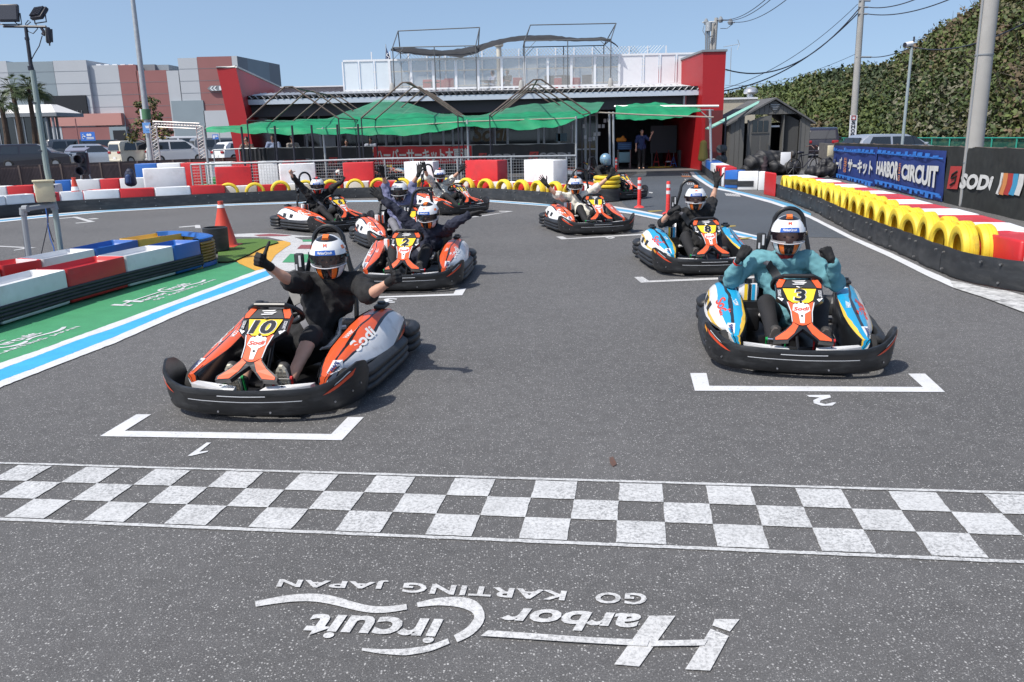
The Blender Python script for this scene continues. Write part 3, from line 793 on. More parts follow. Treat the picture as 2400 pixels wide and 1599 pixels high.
flood(q(21, 31), (.235, .21), math.radians(-12), math.radians(5)); flood(q(92, 32, .05), (.22, .17), math.radians(38), math.radians(150)); 
p = q(113, 83); flood(p, (.06, .19), math.radians(-5), math.radians(-60), lit=mat('lamp_reflector', (.35, .33, .28), .3))
mb = MB(); mb.tube([q(97, 66), q(105, 78)], .018, 7); mb.tube([q(99, 78), q(105, 82)], .02, 8, 0); mb.build('lamp_arm', M_DARKM, fm, rel=fm)
mb = MB(); mb.tube([q(33, 50), q(45, 60), q(60, 62), q(72, 52), q(66, 48), q(60, 56), q(66, 74), q(78, 79), q(88, 68), q(84, 56)], .006, 5); mb.tube([q(99, 84), q(92, 108), q(80, 128), q(74, 140)], .006, 5); mb.build('cable', M_DARKM, fm, rel=fm)['kind'] = 'stuff'
mb = MB(); mb.tube([q(84, 240), q(84, 243)], .041, 10); mb.tube([q(98, 352), q(98, 355)], .042, 10); mb.build('clamp', M_DARKM, fm, rel=fm)['kind'] = 'stuff'
# grey pipe frame with the cream switch box
PVC = mat('grey_pvc', (0.23, 0.25, 0.27), 0.45, var=.06)
pf = thing('pipe_stand', 'grey plastic pipe stand inside the near barrier carrying a cream box', 'pipe stand', (q(72, 632).x, YF, 0))
qa = lambda x, y: atY(x, y, YF - .45)
base = qa(72, 632); mb = MB(); mb.tube([Vector((base.x + .03, base.y, 0)), base, qa(55, 500)], .034, 10); mb.build('leg', PVC, pf, rel=pf)
mb = MB(); mb.tube([qa(55, 504), qa(54, 488)], .045, 10); mb.tube([qa(54, 490), qa(66, 489)], .045, 10); mb.build('elbow', PVC, pf, rel=pf)
mb = MB(); mb.tube([qa(58, 490), q(128, 480)], .032, 10); mb.build('crossbar', PVC, pf, rel=pf)
mb = MB(); mb.tube([q(124, 476), q(129, 492)], .046, 10); mb.build('tee_joint', PVC, pf, rel=pf)
bx = thing('switch_box', 'cream metal switch box on the grey pipe stand by the mast', 'electric box', q(105, 475))
CREAM = mat('cream_metal', (0.55, 0.49, 0.33), 0.5, var=.06, dirt=(.35, .28, .18), dscale=6, damt=.4)
def face_box(mb, tl, tr, br, bl, dep, Y):
    P = [atY(*p, Y) for p in (bl, br, tr, tl)]; Q_ = [p + Vector((-.0, dep, 0)) for p in P]
    mb.hexa([P[0], P[1], Q_[1], Q_[0], P[3], P[2], Q_[2], Q_[3]])
mb = MB(); c = q(105, 449, -.12); mb.rbox(c, (.22, .20, .26), .012, rz=.55); mb.build('case', CREAM, bx, rel=bx)
mb = MB(); mb.rbox(c + Vector((0, 0, .135)), (.25, .23, .02), .006, rz=.55); mb.build('lid', CREAM, bx, rel=bx)
for dz in (-.06, .06): mb = MB(); R = Matrix.Rotation(.55, 3, 'Z'); mb.box(c + R @ Vector((.112, -.09, dz)), (.012, .03, .03), rz=.55); mb.build('hinge', M_DARKM, bx, rel=bx)
cb = thing('hanging_cables', 'blue and black cables hanging from the grey pipe stand', 'cables', q(110, 490))
for pts, m_ in (([(107, 488), (112, 515), (113, 530), (118, 560), (126, 580), (131, 620)], S_BLUE), ([(110, 490), (113, 520), (108, 545), (98, 590), (87, 628)], M_DARKM), ([(114, 500), (111, 520), (118, 545), (122, 558), (126, 567)], M_DARKM)):
    mb = MB(); mb.tube([q(*p) for p in pts], .006, 6); mb.build('cable', m_, cb, rel=cb)
mb = MB(); mb.tube([qa(51, 497), qa(57, 560), qa(66, 634)], .010, 6); mb.build('cable', mat('dark_blue_cable', (.01, .012, .05), .5), cb, rel=cb)

YG = 44.0
tg = thing('truss_gate', 'pale triangular truss gate frame behind the lamp pole', 'truss gate', (atY(420, 380, YG).x, YG, 0))
def truss(a, b, w, n, name):
    a, b = Vector(a), Vector(b); t = (b - a).normalized(); u = t.cross(Vector((0, 1, 0))).normalized() * w; v = Vector((0, w, 0))
    mb = MB()
    for o in (u * .5 - v * .5, -u * .5 - v * .5, v * .5): mb.tube([a + o, b + o], .028, 6)
    for k in range(n):
        p = a.lerp(b, k / n); q_ = a.lerp(b, (k + 1) / n); mb.tube([p + u * .5 - v * .5, q_ - u * .5 - v * .5], .014, 5); mb.tube([p - u * .5 - v * .5, p + u * .5 - v * .5], .014, 5); mb.tube([p + u * .5 - v * .5, q_ + v * .5], .014, 5)
    mb.build(name, W_ALU if False else mat('pale_truss', (.5, .48, .47), .4, metal=.4), tg, rel=tg)
tl = atY(361, 291, YG); tr = atY(470, 296, YG)
truss((tl.x, YG, 0), tl, .35, 14, 'truss_column'); truss((tr.x, YG, 0), tr, .35, 14, 'truss_column'); truss(tl, tr, .28, 16, 'truss_beam')
ps = thing('parking_sign', 'blue disabled parking sign on a post above the parked cars', 'sign', (atY(206, 330, 70).x, 70, 0))
c = atY(206, 320, 70); mb = MB(); mb.cyl((c.x - .9, 70.1, 0), .05, 3.6, 8); mb.build('post', W_PINK, ps, rel=ps)
bd = label_board(ps, 'board', c, 1.2, .72, S_BLUE)
mb = MB(); R8 = [(c.x - .33 + .13 * math.cos(k * .63), 69.985, c.z - .08 + .13 * math.sin(k * .63)) for k in range(8)]; mb.tube(R8, .028, 5); mb.tube([(c.x - .38, 69.985, c.z + .12), (c.x - .36, 69.985, c.z + .2)], .045, 8); mb.tube([(c.x - .37, 69.985, c.z + .12), (c.x - .34, 69.985, c.z - .02), (c.x - .2, 69.985, c.z - .03)], .03, 5); mb.build('wheelchair_symbol', W_WHITE, bd, rel=ps)['kind'] = 'stuff'
for k in range(2): mb = MB(); mb.tube([(c.x + .02 + k * .2, 69.985, c.z + .12), (c.x + .02 + k * .2, 69.97, c.z + .12)], .11, 12); mb.build('disc', W_WHITE, bd, rel=ps)
for k, z in enumerate((-.12, -.23)): mb = MB(); Bx(mb, c.x - .12, c.x + .5, 69.97, 69.985, c.z + z, c.z + z + .06); mb.build('bar', W_WHITE, bd, rel=ps)
c = atY(505, 321, 60); ws = thing('wheelchair_sign', 'small blue square sign under the left edge of the green net', 'sign', (c.x, 60, 0)); label_board(ws, 'board', c, .42, .34, S_BLUE, 'P', W_WHITE); mb = MB(); mb.cyl((c.x + .3, 60, 0), .035, 2.2, 8); mb.build('post', W_GALV, ws, rel=ws)

# ---- main pit building
YE, YW, YR = 34.0, 36.8, 37.2
xe0 = atY(537, 242, YE).x; xe1 = atY(1652, 217, YE).x; zf1 = 3.23; zf0 = 3.03
pb = thing('pit_building', 'long low pit building with a white roof terrace and pale corrugated eaves', 'building', ((xe0 + xe1) / 2, 40, 0))
mb = MB(); Bx(mb, xe0, xe1, YE, YE + .06, zf0, zf1); mb.build('fascia', W_FASC, pb, rel=pb)
mb = MB(); rows = []
n = int((xe1 - xe0) / .125)
for Yv, zv in ((YE - .03, zf1 + .004), (YR + .2, zf1 + .30)):
    rows.append([(xe0 + .2 + k * .125, Yv, zv + (.13 if k % 2 else 0.0)) for k in range(n)])
mb.grid(rows, smooth=False); mb.build('corrugated_roof', W_CORR, pb, rel=pb)
mb = MB(); Bx(mb, xe0 + .2, xe1 - .1, YE + .12, YE + .16, zf1 - .1, zf1 + .16); mb.build('eave_gap_shade', W_VOID, pb, rel=pb)  # dark board added behind the corrugation so its gaps read as shade
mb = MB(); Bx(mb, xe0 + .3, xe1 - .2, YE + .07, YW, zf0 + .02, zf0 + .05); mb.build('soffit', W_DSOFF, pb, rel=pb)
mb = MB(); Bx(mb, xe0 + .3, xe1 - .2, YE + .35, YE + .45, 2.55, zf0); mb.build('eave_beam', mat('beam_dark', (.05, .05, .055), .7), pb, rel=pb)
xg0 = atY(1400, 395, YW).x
mb = MB(); Bx(mb, xe0 + .8, xg0, YW, YW + .2, 0, zf0); mb.build('wall', W_VOID, pb, rel=pb)  # near-black wall: the shade of the interior is put into its colour
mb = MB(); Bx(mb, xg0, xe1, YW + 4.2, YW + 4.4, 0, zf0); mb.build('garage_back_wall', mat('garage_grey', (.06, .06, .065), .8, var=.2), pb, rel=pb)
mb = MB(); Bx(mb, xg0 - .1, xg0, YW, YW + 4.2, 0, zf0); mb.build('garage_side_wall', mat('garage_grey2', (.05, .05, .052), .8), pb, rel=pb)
mb = MB(); Bx(mb, xg0, xe1, YE - .6, YW + 4.2, 0.0, .07); mb.build('threshold', mat('grey_concrete', (.12, .12, .12), .8, var=.1), pb, rel=pb)
# glazing frames along the shop front
for px in (720, 752, 905, 940, 985, 1010, 1040, 1062, 1083, 1160, 1190, 1262, 1275, 1310, 1340, 1372, 1398):
    x = atY(px, 330, YW).x; mb = MB(); Bx(mb, x - .05, x + .05, YW - .07, YW - .004, 0, zf0); mb.build('window_frame', W_ALU, pb, rel=pb)
for z in (2.35, .9):
    mb = MB(); Bx(mb, xe0 + 5.5, xg0, YW - .06, YW - .01, z, z + .06); mb.build('window_rail', W_ALU, pb, rel=pb)
gl = [720, 905, 985, 1062, 1160, 1275, 1400]
for i in range(len(gl) - 1):
    mb = MB(); Bx(mb, atY(gl[i], 330, YW).x + .06, atY(gl[i + 1], 330, YW).x - .06, YW - .03, YW - .012, .1, 2.34); mb.build('shop_window', W_GLASS, pb, rel=pb)
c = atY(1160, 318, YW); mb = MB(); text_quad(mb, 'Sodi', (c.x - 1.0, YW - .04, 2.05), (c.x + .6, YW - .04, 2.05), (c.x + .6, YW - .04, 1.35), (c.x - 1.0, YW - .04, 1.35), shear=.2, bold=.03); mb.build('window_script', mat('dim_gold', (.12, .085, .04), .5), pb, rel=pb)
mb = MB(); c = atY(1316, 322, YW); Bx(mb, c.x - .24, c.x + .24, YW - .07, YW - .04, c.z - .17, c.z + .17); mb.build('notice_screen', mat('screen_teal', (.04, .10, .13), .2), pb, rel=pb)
for px, py in ((1383, 327), (1392, 325), (1394, 315), (1404, 314), (1405, 296), (1414, 296), (1418, 283), (1427, 282), (1372, 322), (1368, 296), (1340, 298)):
    c = atY(px, py, YW - .1); mb = MB(); Bx(mb, c.x - .06, c.x + .06, YW - .085, YW - .075, c.z - .08, c.z + .08); mb.build('paper_notice', W_WHITE, pb, rel=pb)
for a_, b_, y_, m_ in ((670, 728, 265, mat('orange_beam', (.38, .19, .05), .6)), (1008, 1034, 258, B_SIGNR := mat('sign_red', (.5, .03, .03), .5)), (1148, 1194, 256, S_BLUE)):
    p0_, p1_ = atY(a_, y_, YW - .3), atY(b_, y_ - 1, YW - .3); mb = MB(); Bx(mb, p0_.x, p1_.x, YW - .35, YW - .3, p0_.z - .05, p0_.z + .06); mb.build('lintel_board', m_, pb, rel=pb)
mb = MB(); x0 = atY(758, 345, YW - .5).x; x1 = atY(788, 345, YW - .5).x; 
for k in range(14): Bx(mb, x0 + (x1 - x0) * k / 14, x0 + (x1 - x0) * k / 14 + .02, YW - .5, YW - .44, .2, 2.2)
mb.build('shutter', W_CORR, pb, rel=pb)
# drain pipe at the left end
mb = MB(); mb.tube([atY(553, 252, YE + .3), atY(556, 262, YE + .3), atY(600, 272, YE + 1.5), atY(640, 275, YW)], .09, 8); mb.build('drain_pipe', W_DKGR, pb, rel=pb)
mb = MB(); x = xe1 - .75; mb.tube([(x, YE + .3, zf0), (x, YE + .3, 2.6)], .08, 8); mb.build('drain_pipe', W_ALU, pb, rel=pb)
# terrace: white kerb, posts, panels, glass
xt0 = atY(805, 160, YR).x; xt1 = atY(1641, 138, YR).x; zt1, zt0 = 4.90, 3.66
mb = MB(); Bx(mb, xt0, xt1, YR - .1, YR + .1, 3.40, 3.56); mb.build('terrace_kerb', W_WHITE, pb, rel=pb)
mb = MB(); Bx(mb, xt0 - 4, xt1, YR, 46, 3.30, 3.40); mb.build('terrace_floor', mat('terrace_grey', (.3, .3, .3), .8), pb, rel=pb)
for z in (zt0, zt1):
    mb = MB(); Bx(mb, xt0, xt1, YR - .045, YR + .045, z - .04, z + .04); mb.build('rail', W_WHITE, pb, rel=pb)
posts = [805, 843, 879, 914, 964, 1016, 1069, 1121, 1176, 1230, 1284, 1339, 1394, 1451, 1507, 1546, 1584, 1622, 1641]
GLASS = mat('hazy_glass', (.40, .40, .39), .3, alpha=.42)
PANW = mat('white_infill_shaded', (.60, .66, .70), .5, var=.02); PANW2 = mat('white_infill_lit', (.70, .70, .72), .5, var=.02)  # same white twice: the left tone has its shade mixed in
for i, px in enumerate(posts):
    x = atY(px, 180, YR).x; w = .05 if 914 <= px <= 1451 else .03
    mb = MB(); Bx(mb, x - w, x + w, YR - .055, YR + .055, 3.56, zt1 - .04); mb.build('rail_post', W_WHITE, pb, rel=pb)
    if i < len(posts) - 1:
        x2 = atY(posts[i + 1], 180, YR).x; solid = px < 914 or px >= 1451
        mb = MB(); Bx(mb, x + .06, x2 - .06, YR - .015, YR + .015, zt0 + .045, zt1 - .045); mb.build('infill_panel' if solid else 'glass_panel', (PANW if px < 914 else PANW2) if solid else GLASS, pb, rel=pb)
# back of the terrace
mb = MB(); Bx(mb, xt0 - 3.8, xt1 + .2, 45.2, 45.4, 3.3, 4.15); mb.build('back_wall', mat('back_wall_grey', (.34, .34, .33), .8), pb, rel=pb)
mb = MB()
for z in (4.18, 4.95): Bx(mb, xt0, xt1, 45.1, 45.16, z, z + .06)
mb.build('back_rail', mat('cream_rail', (.62, .60, .52), .5), pb, rel=pb)
for k in range(17):
    x = xt0 + (xt1 - xt0) * k / 16; mb = MB(); Bx(mb, x - .03, x + .03, 45.17, 45.23, 3.4, 6.0); mb.build('fence_post', W_WHITE, pb, rel=pb)
mb = MB(); nL = 150
x0l = atY(930, 150, 45.25).x
for k in range(-12, nL):
    a_ = x0l + k * .17
    for s in (0, 1):
        xa, xb = (a_, a_ + 1.65) if s == 0 else (a_ + 1.65, a_)
        if max(xa, xb) > xt1 or min(xa, xb) < x0l: continue
        mb.tube([(xa, 45.25, 4.3), (xb, 45.25, 6.02)], .011, 4, cap=False)
mb.build('lattice_mesh', W_GALV, pb, rel=pb)['kind'] = 'stuff'
# upper corrugated wall behind the left of the terrace
mb = MB(); a_ = atY(660, 232, 42); b_ = atY(806, 203, 42); rows = [[], []]
for k in range(100):
    x = a_.x + (b_.x - a_.x) * k / 99
    for j, z in ((0, 3.3), (1, b_.z)): rows[j].append((x, 42 + (.04 if k % 2 else 0), z))
mb.grid(rows, smooth=False); mb.build('ribbed_wall', mat('ribbed_pinkish', (.36, .32, .33), .6, var=.05), pb, rel=pb)
mb = MB(); Bx(mb, a_.x, b_.x, 41.9, 42.1, b_.z, b_.z + .05); mb.build('wall_cap', W_WHITE, pb, rel=pb)
# red fins at both ends
fl = thing('red_fin_wall', 'leaning red wall wing at the end of the pit building next to the car park', 'wall wing', (atY(580, 420, 33).x, 33, 0))
A = [atY(508, 161, 33), atY(553, 159, 33)]; zb = 0.0; B_ = [atY(567, 437, 33), atY(612, 437, 33)]
A2 = atY(656, 206, 43.5); mb = MB()
f0, f1, g1, g0 = Vector((B_[0].x, 33, 0)), Vector((B_[1].x, 33, 0)), A[1], A[0]
mb.add([f0, f1, g1, g0], [(0, 1, 2, 3)]); bk = Vector((A2.x - .6, 43.5, 0)); bt = Vector((A2.x, 43.5, A2.z))
mb.add([f1, Vector((bt.x + .9, 43.5, 0)), bt, g1], [(0, 1, 2, 3)]); mb.add([f0, g0, bt + Vector((-1, 0, 0)), bk + Vector((-1, 0, 0))], [(0, 1, 2, 3)]); mb.add([g0, g1, bt, bt + Vector((-1, 0, 0))], [(0, 1, 2, 3)])
mb.build('red_wall', W_RED, fl, rel=fl)
mb = MB(); mb.tube([g0 + Vector((0, 0, .04)), g1 + Vector((0, 0, .04)), bt + Vector((0, 0, .04))], .05, 6); mb.build('coping', W_ALU, fl, rel=fl)
fr = thing('red_fin_wall', 'upright red wall wing between the garage and the grey shed', 'wall wing', (atY(1670, 395, 33.4).x, 33.4, 0))
a0, a1 = atY(1648, 122, 33.4), atY(1702, 121, 33.4); z1 = a0.z; bx0, bx1 = atY(1643, 390, 33.4).x, atY(1692, 300, 33.4).x
mb = MB(); mb.hexa([(bx0, 33.4, 0), (bx1, 33.4, 0), (bx1 - .2, 46, 0), (bx0 - .2, 46, 0), (a0.x, 33.4, z1), (a1.x, 33.4, z1), (a1.x - .2, 46, z1), (a0.x - .2, 46, z1)]); mb.build('red_wall', W_RED, fr, rel=fr)
mb = MB(); mb.hexa([(a0.x - .04, 33.35, z1), (a1.x + .04, 33.35, z1), (a1.x, 46, z1), (a0.x - .24, 46, z1), (a0.x - .04, 33.35, z1 + .08), (a1.x + .04, 33.35, z1 + .08), (a1.x, 46, z1 + .08), (a0.x - .24, 46, z1 + .08)]); mb.build('coping', W_DKGR, fr, rel=fr)
mb = MB(); Bx(mb, bx0 + .1, bx0 + .75, 33.2, 33.39, .05, 2.4); mb.build('side_door', mat('dull_red_door', (.12, .02, .02), .6), fr, rel=fr)

# beige building behind the shed
bb_ = thing('beige_building', 'low beige building behind the grey shed with a silver roof vent', 'building', (atY(1730, 260, 58).x, 58, 0))
a_, b_ = atY(1690, 234, 58), atY(1772, 228, 58); mb = MB(); Bx(mb, a_.x - 3, b_.x, 58, 66, 0, a_.z); mb.build('wall', W_BEIGE, bb_, rel=bb_)
mb = MB(); Bx(mb, a_.x - 3, b_.x + .1, 57.9, 66, a_.z, a_.z + .12); mb.build('roof_edge', W_WHITE, bb_, rel=bb_)
c = atY(1766, 226, 57.6); mb = MB(); mb.cyl((c.x, 58.3, a_.z), .25, .35, 12); mb.lathe([(.45, 0), (.5, .1), (.45, .3), (.2, .45), (.001, .48)], (c.x, 58.3, a_.z + .35), 14); mb.build('roof_vent', mat('silver_vent', (.6, .6, .6), .3, metal=.7), bb_, rel=bb_)

# ---- roof terrace: tent frames, shade cloth, furniture, flag
M_FR = mat('frame_grey', (.09, .095, .10), .5)
def tent_frame(label, xl, xr, yl, yr, ridge, Yf, Yb, name='gable_tent'):
    e0 = atY(xl, yl, Yf); e1 = atY(xr, yr, Yf); ym = (Yf + Yb) / 2; r0 = atY(*ridge[0], ym); r1 = atY(*ridge[1], ym)
    root = thing(name, label, 'tent frame', (e0.x, ym, 3.4))
    bars = [(r0, r1, 'ridge_bar')]
    zE = (e0.z + e1.z) / 2
    for x, r in ((e0.x, r0), (e1.x, r1)):
        for Y in (Yf, Yb):
            bars += [(Vector((x, Y, 3.42)), Vector((x, Y, zE)), 'post'), (Vector((x, Y, zE)), r, 'rafter')]
            bars += [(Vector((x + (.5 if x == e0.x else -.5), Y, zE)), Vector((x, Y, zE - .5)), 'brace')]
        bars += [(Vector((x, Yf, zE)), Vector((x, Yb, zE)), 'tie_bar')]
    for Y in (Yf, Yb):
        bars += [(Vector((e0.x, Y, zE)), Vector((e1.x, Y, zE)), 'eave_bar')]
        m = (e0.x + e1.x) / 2; bars += [(Vector((m, Y, 3.42)), Vector((m, Y, zE)), 'post')]
    for a_, b_, nm in bars:
        mb = MB(); mb.tube([a_, b_], .024 if nm != 'brace' else .012, 6); mb.build(nm, M_FR, root, rel=root)
    return e0, e1, zE
T1 = tent_frame('bare gable tent frame on the terrace over the red chairs', 920, 1115, 112, 107, ((933, 73), (1124, 64.5)), 36.75, 39.4)
T2 = tent_frame('bare gable tent frame on the terrace above the dark chairs', 1229, 1432, 95, 93, ((1243, 59), (1444, 55)), 36.75, 39.4)
for px, py in ((920, 222), (1222, 213), (1431, 213)):
    c = atY(px, py, 36.7); wgt = thing('tent_weight', f'grey cone-shaped weight at the foot of a terrace tent post, {["first", "second", "third"][(920, 1222, 1431).index(px)]} along the eave', 'weight', (c.x, 36.7, 3.42))
    mb = MB(); mb.lathe([(.14, 0), (.13, .15), (.09, .42), (.05, .5), (.001, .5)], n=14); mb.build('weight_body', W_CONC, wgt)
CL = mat('shade_cloth', (.022, .024, .028), .85, var=.25, vscale=3)
top = [(916, 114), (960, 111), (1000, 116), (1045, 119), (1085, 113), (1118, 108), (1150, 97), (1195, 87), (1240, 83), (1290, 82), (1340, 89), (1380, 89), (1412, 86), (1432, 95), (1449, 108)]
bot = [(918, 120), (960, 126), (1000, 132), (1045, 131), (1085, 135), (1118, 125), (1150, 110), (1195, 98), (1240, 95), (1290, 96), (1340, 97), (1380, 97), (1412, 96), (1432, 99), (1449, 112)]
rows = [[], [], [], [], []]
for k, ((ax, ay), (bx_, by)) in enumerate(zip(resample(top, 60), resample(bot, 60))):
    for j, (Y, f) in enumerate(((36.8, 1.0), (37.0, .35), (37.8, -.02), (38.8, .3), (39.3, .75))):
        p = atY(ax, ay + (by - ay) * f + rnd.uniform(-1.0, 1.0), Y); rows[j].append(p)
mb = MB(); mb.grid(rows); sc_ = mb.build('shade_cloth', CL, None); tag(sc_, 'long black shade cloth blown along the top of both terrace tent frames', 'shade cloth')
fgp = atY(908, 150, 38); fg = thing('banner_flag', 'navy banner flag with white lettering standing at the end of the terrace glass', 'flag', (fgp.x, 38, 3.4))
mb = MB(); mb.tube([(fgp.x - .05, 38, 3.4), atY(904, 104, 38)], .018, 6); mb.build('flag_pole', W_GALV, fg, rel=fg)
mb = MB(); mb.flat([atY(904, 106, 38), atY(907, 116, 38), atY(918, 146, 38), atY(903, 148, 38)]); mb.build('flag_cloth', mat('navy_flag', (.02, .04, .16), .7), fg, rel=fg)
mb = MB(); mb.tube([atY(909, 125, 37.97), atY(906, 130, 37.97), atY(912, 135, 37.97), atY(908, 142, 37.97)], .03, 5); mb.build('flag_print', W_WHITE, fg, rel=fg)
c = atY(1169, 110, 44); vp_ = thing('vent_pipe', 'pale roof vent pipe rising behind the terrace between the tent frames', 'vent pipe', (c.x, 44, 3.4))
mb = MB(); mb.cyl((c.x, 44, 3.4), .13, c.z - 3.4, 12); mb.lathe([(.2, 0), (.24, .06), (.24, .2), (.1, .3), (.001, .3)], (c.x, 44, c.z), 12); mb.build('pipe', mat('cream_pipe', (.55, .52, .44), .5), vp_, rel=vp_)
CH_R = mat('chair_red', (.42, .03, .03), .5); CH_D = mat('chair_dark', (.03, .03, .033), .6)
def chair(px, Y, m_, label):
    x = atY(px, 200, Y).x; root = thing('terrace_chair', label, 'chair', (x, Y, 3.4), rnd.uniform(-.3, .3))
    mb = MB(); mb.rbox((0, 0, .43), (.46, .46, .05), .015); mb.build('seat', m_, root)
    mb = MB(); mb.rbox((0, .22, .68), (.46, .04, .44), .015); mb.build('backrest', m_, root)
    for sx in (-1, 1):
        for sy in (-1, 1): mb = MB(); mb.cyl((sx * .2, sy * .2, 0), .015, .42, 6); mb.build('leg', W_ALU, root)
chair(1000, 41, CH_R, 'red chair on the terrace beside the first dark table'); chair(1030, 41.5, CH_R, 'red chair on the terrace right behind the first dark table'); chair(1054, 40.5, CH_R, 'red chair on the terrace alone behind the third glass panel'); chair(1215, 41, CH_R, 'red chair beside the seated woman in black on the terrace')
chair(1288, 40, CH_D, 'dark chair on the terrace, first one right of the second tent post'); chair(1328, 41, CH_D, 'dark chair on the terrace at the small high table'); chair(1375, 40, CH_D, 'dark chair on the terrace, last one before the white panels'); chair(1310, 42, CH_R, 'red chair on the terrace behind the small high table'); chair(1352, 42, CH_R, 'red chair on the terrace between two dark chairs')
def table(px, Y, z, label):
    x = atY(px, 190, Y).x; root = thing('terrace_table', label, 'table', (x, Y, 3.4)); mb = MB(); mb.cyl((0, 0, z - .03), .4, .03, 16); mb.build('tabletop', CH_D, root); mb = MB(); mb.cyl((0, 0, 0), .03, z - .03, 8); mb.cyl((0, 0, 0), .22, .02, 14); mb.build('pedestal', CH_D, root)
table(1012, 40.6, .74, 'dark round table on the terrace between red chairs'); table(1145, 40.3, .74, 'dark round table on the terrace in front of the seated man'); table(1318, 40.5, .9, 'small high table on the terrace between dark chairs')

# ---- front canopy: pipe tents with green netting
for ti, (fl_, fr_, ap, lab) in enumerate(((579, 793, 677, 'brown pipe gable frame above the netting next to the leaning red wing'), (847, 1073, 953, 'brown pipe gable frame above the middle of the netting'), (1148, 1383, 1260, 'brown pipe gable frame above the netting next to the garage'))):
    Y0 = 26.2; zE = 2.27; zA = 3.25 if ti == 0 else 3.3
    xl, xr, xa = atY(fl_, 285, Y0).x, atY(fr_, 275, Y0).x, atY(ap, 212, Y0).x
    root = thing('pipe_tent', lab, 'tent frame', (xl, Y0, 0))
    Ys = [26.2, 29.0, 31.6, 34.0 if ti else 33.4]
    for Y in Ys:
        mb = MB(); mb.tube([(xl, Y, zE), (xa - .12, Y, zA), (xa + .12, Y, zA), (xr, Y, zE)], .026, 7); mb.build('rafter', W_RUSTP, root, rel=root)
        for x in (xl, xr):
            mb = MB(); mb.tube([(x, Y, 0), (x, Y, zE)], .022, 6); mb.build('post', M_DARKM, root, rel=root)
    mb = MB(); mb.tube([(xa, Ys[0], zA), (xa, Ys[-1], zA)], .026, 7); mb.build('ridge_bar', W_RUSTP, root, rel=root)
    for x in (xl, xr): mb = MB(); mb.tube([(x, Ys[0], zE), (x, Ys[-1], zE)], .02, 6); mb.build('eave_bar', W_RUSTP, root, rel=root)
NET = mat('green_net', (0.003, 0.235, 0.10), 0.7, var=0.22, vscale=2.5, alpha=.86)
NET2 = mat('green_net_thin', (0.06, 0.27, 0.16), 0.7, var=0.2, vscale=2.5, alpha=.62)
def sheet(curves, n, noise, name, mats, mfun=None, sub=4):
    C_ = [[atY(x, y, Y) for x, y in resample(c, n)] for c, Y in curves]
    rows = []
    for i in range(len(C_) - 1):
        for s in range(sub): rows.append([a_.lerp(b_, s / sub) for a_, b_ in zip(C_[i], C_[i + 1])])
    rows.append(C_[-1]); R_ = len(rows); rr = random.Random(5); ph = [rr.uniform(0, 6) for _ in range(8)]
    for i, r_ in enumerate(rows):
        for k, p in enumerate(r_):
            p.z += noise * (math.sin(k * .55 + ph[0] + i * .6) * .5 + math.sin(k * .21 + ph[1] - i * .9) * .6 + math.sin(k * 1.3 + i * 1.7 + ph[2]) * .25); p.y += noise * .6 * math.sin(k * .8 + i)
    mb = MB(); mb.grid(rows, mfun=mfun); return mb.build(name, mats, None, angle=80)
n1 = sheet([([(483, 306), (560, 313), (650, 316), (745, 312), (840, 318), (920, 317), (1000, 312), (1060, 303), (1110, 298), (1180, 300), (1240, 303), (1300, 300), (1348, 284)], 27.6),
            ([(483, 301), (575, 298), (650, 297), (757, 303), (850, 300), (950, 296), (1050, 289), (1095, 285), (1200, 285), (1350, 277)], 27.9),
            ([(560, 296), (600, 288), (690, 284), (790, 282), (880, 279), (960, 274), (1080, 274), (1150, 275), (1250, 272), (1400, 264)], 29.5),
            ([(580, 290), (640, 284), (730, 279), (780, 274), (835, 255), (890, 236), (930, 234), (985, 250), (1035, 267), (1100, 272), (1140, 270), (1190, 250), (1250, 243), (1330, 240), (1416, 240)], 32.5)], 110, .045, 'green_net', [NET, NET2], lambda i, j: 1 if i >= 9 else 0)
tag(n1, 'wide sagging green shade net in front of the pit building', 'shade net')
n2 = sheet([([(1443, 276), (1490, 283), (1540, 281), (1600, 273), (1642, 262)], 30.2), ([(1443, 262), (1500, 262), (1560, 260), (1610, 259), (1643, 258)], 30.6), ([(1443, 247), (1480, 243), (1560, 242), (1610, 246), (1640, 256)], 32.5)], 46, .04, 'green_net', [NET])
tag(n2, 'small bunched green shade net over the garage door', 'shade net')
gf = thing('net_support', 'galvanised poles and rails carrying the wide green net', 'pole frame', (atY(1095, 400, 28).x, 28, 0))
for px, py in ((478, 300), (757, 303), (1095, 285), (1350, 277)):
    t_ = atY(px, py, 27.9); mb = MB(); mb.tube([(t_.x, 27.9, 0), t_ + Vector((0, 0, .06))], .038, 9); mb.build('pole', W_GALV, gf, rel=gf)
pr = [atY(*p, 27.9) for p in ((478, 301), (560, 302), (757, 303), (930, 296), (1095, 285), (1350, 277))]
mb = MB(); mb.tube(pr, .022, 7); mb.build('rail_pipe', mat('tan_pipe', (.34, .30, .24), .6), gf, rel=gf)
gc = thing('garage_canopy_frame', 'pale pipe canopy frame over the garage door with two posts', 'pole frame', (atY(1432, 395, 30).x, 30, 0))
for px, ty, by in ((1428, 262, 395), (1437, 262, 395), (1664, 256, 385)):
    Y = 30.2; t_ = atY(px, ty, Y); mb = MB(); mb.tube([(t_.x + (.05 if px < 1500 else .15), Y, 0), t_], .045 if px > 1500 else .04, 9); mb.build('post', W_GALV, gc, rel=gc)
mb = MB(); mb.tube([atY(1385, 263, 30.1), atY(1500, 269, 30.1), atY(1672, 275, 30.1)], .028, 7); mb.build('beam', mat('tan_pipe2', (.34, .30, .24), .6), gc, rel=gc)
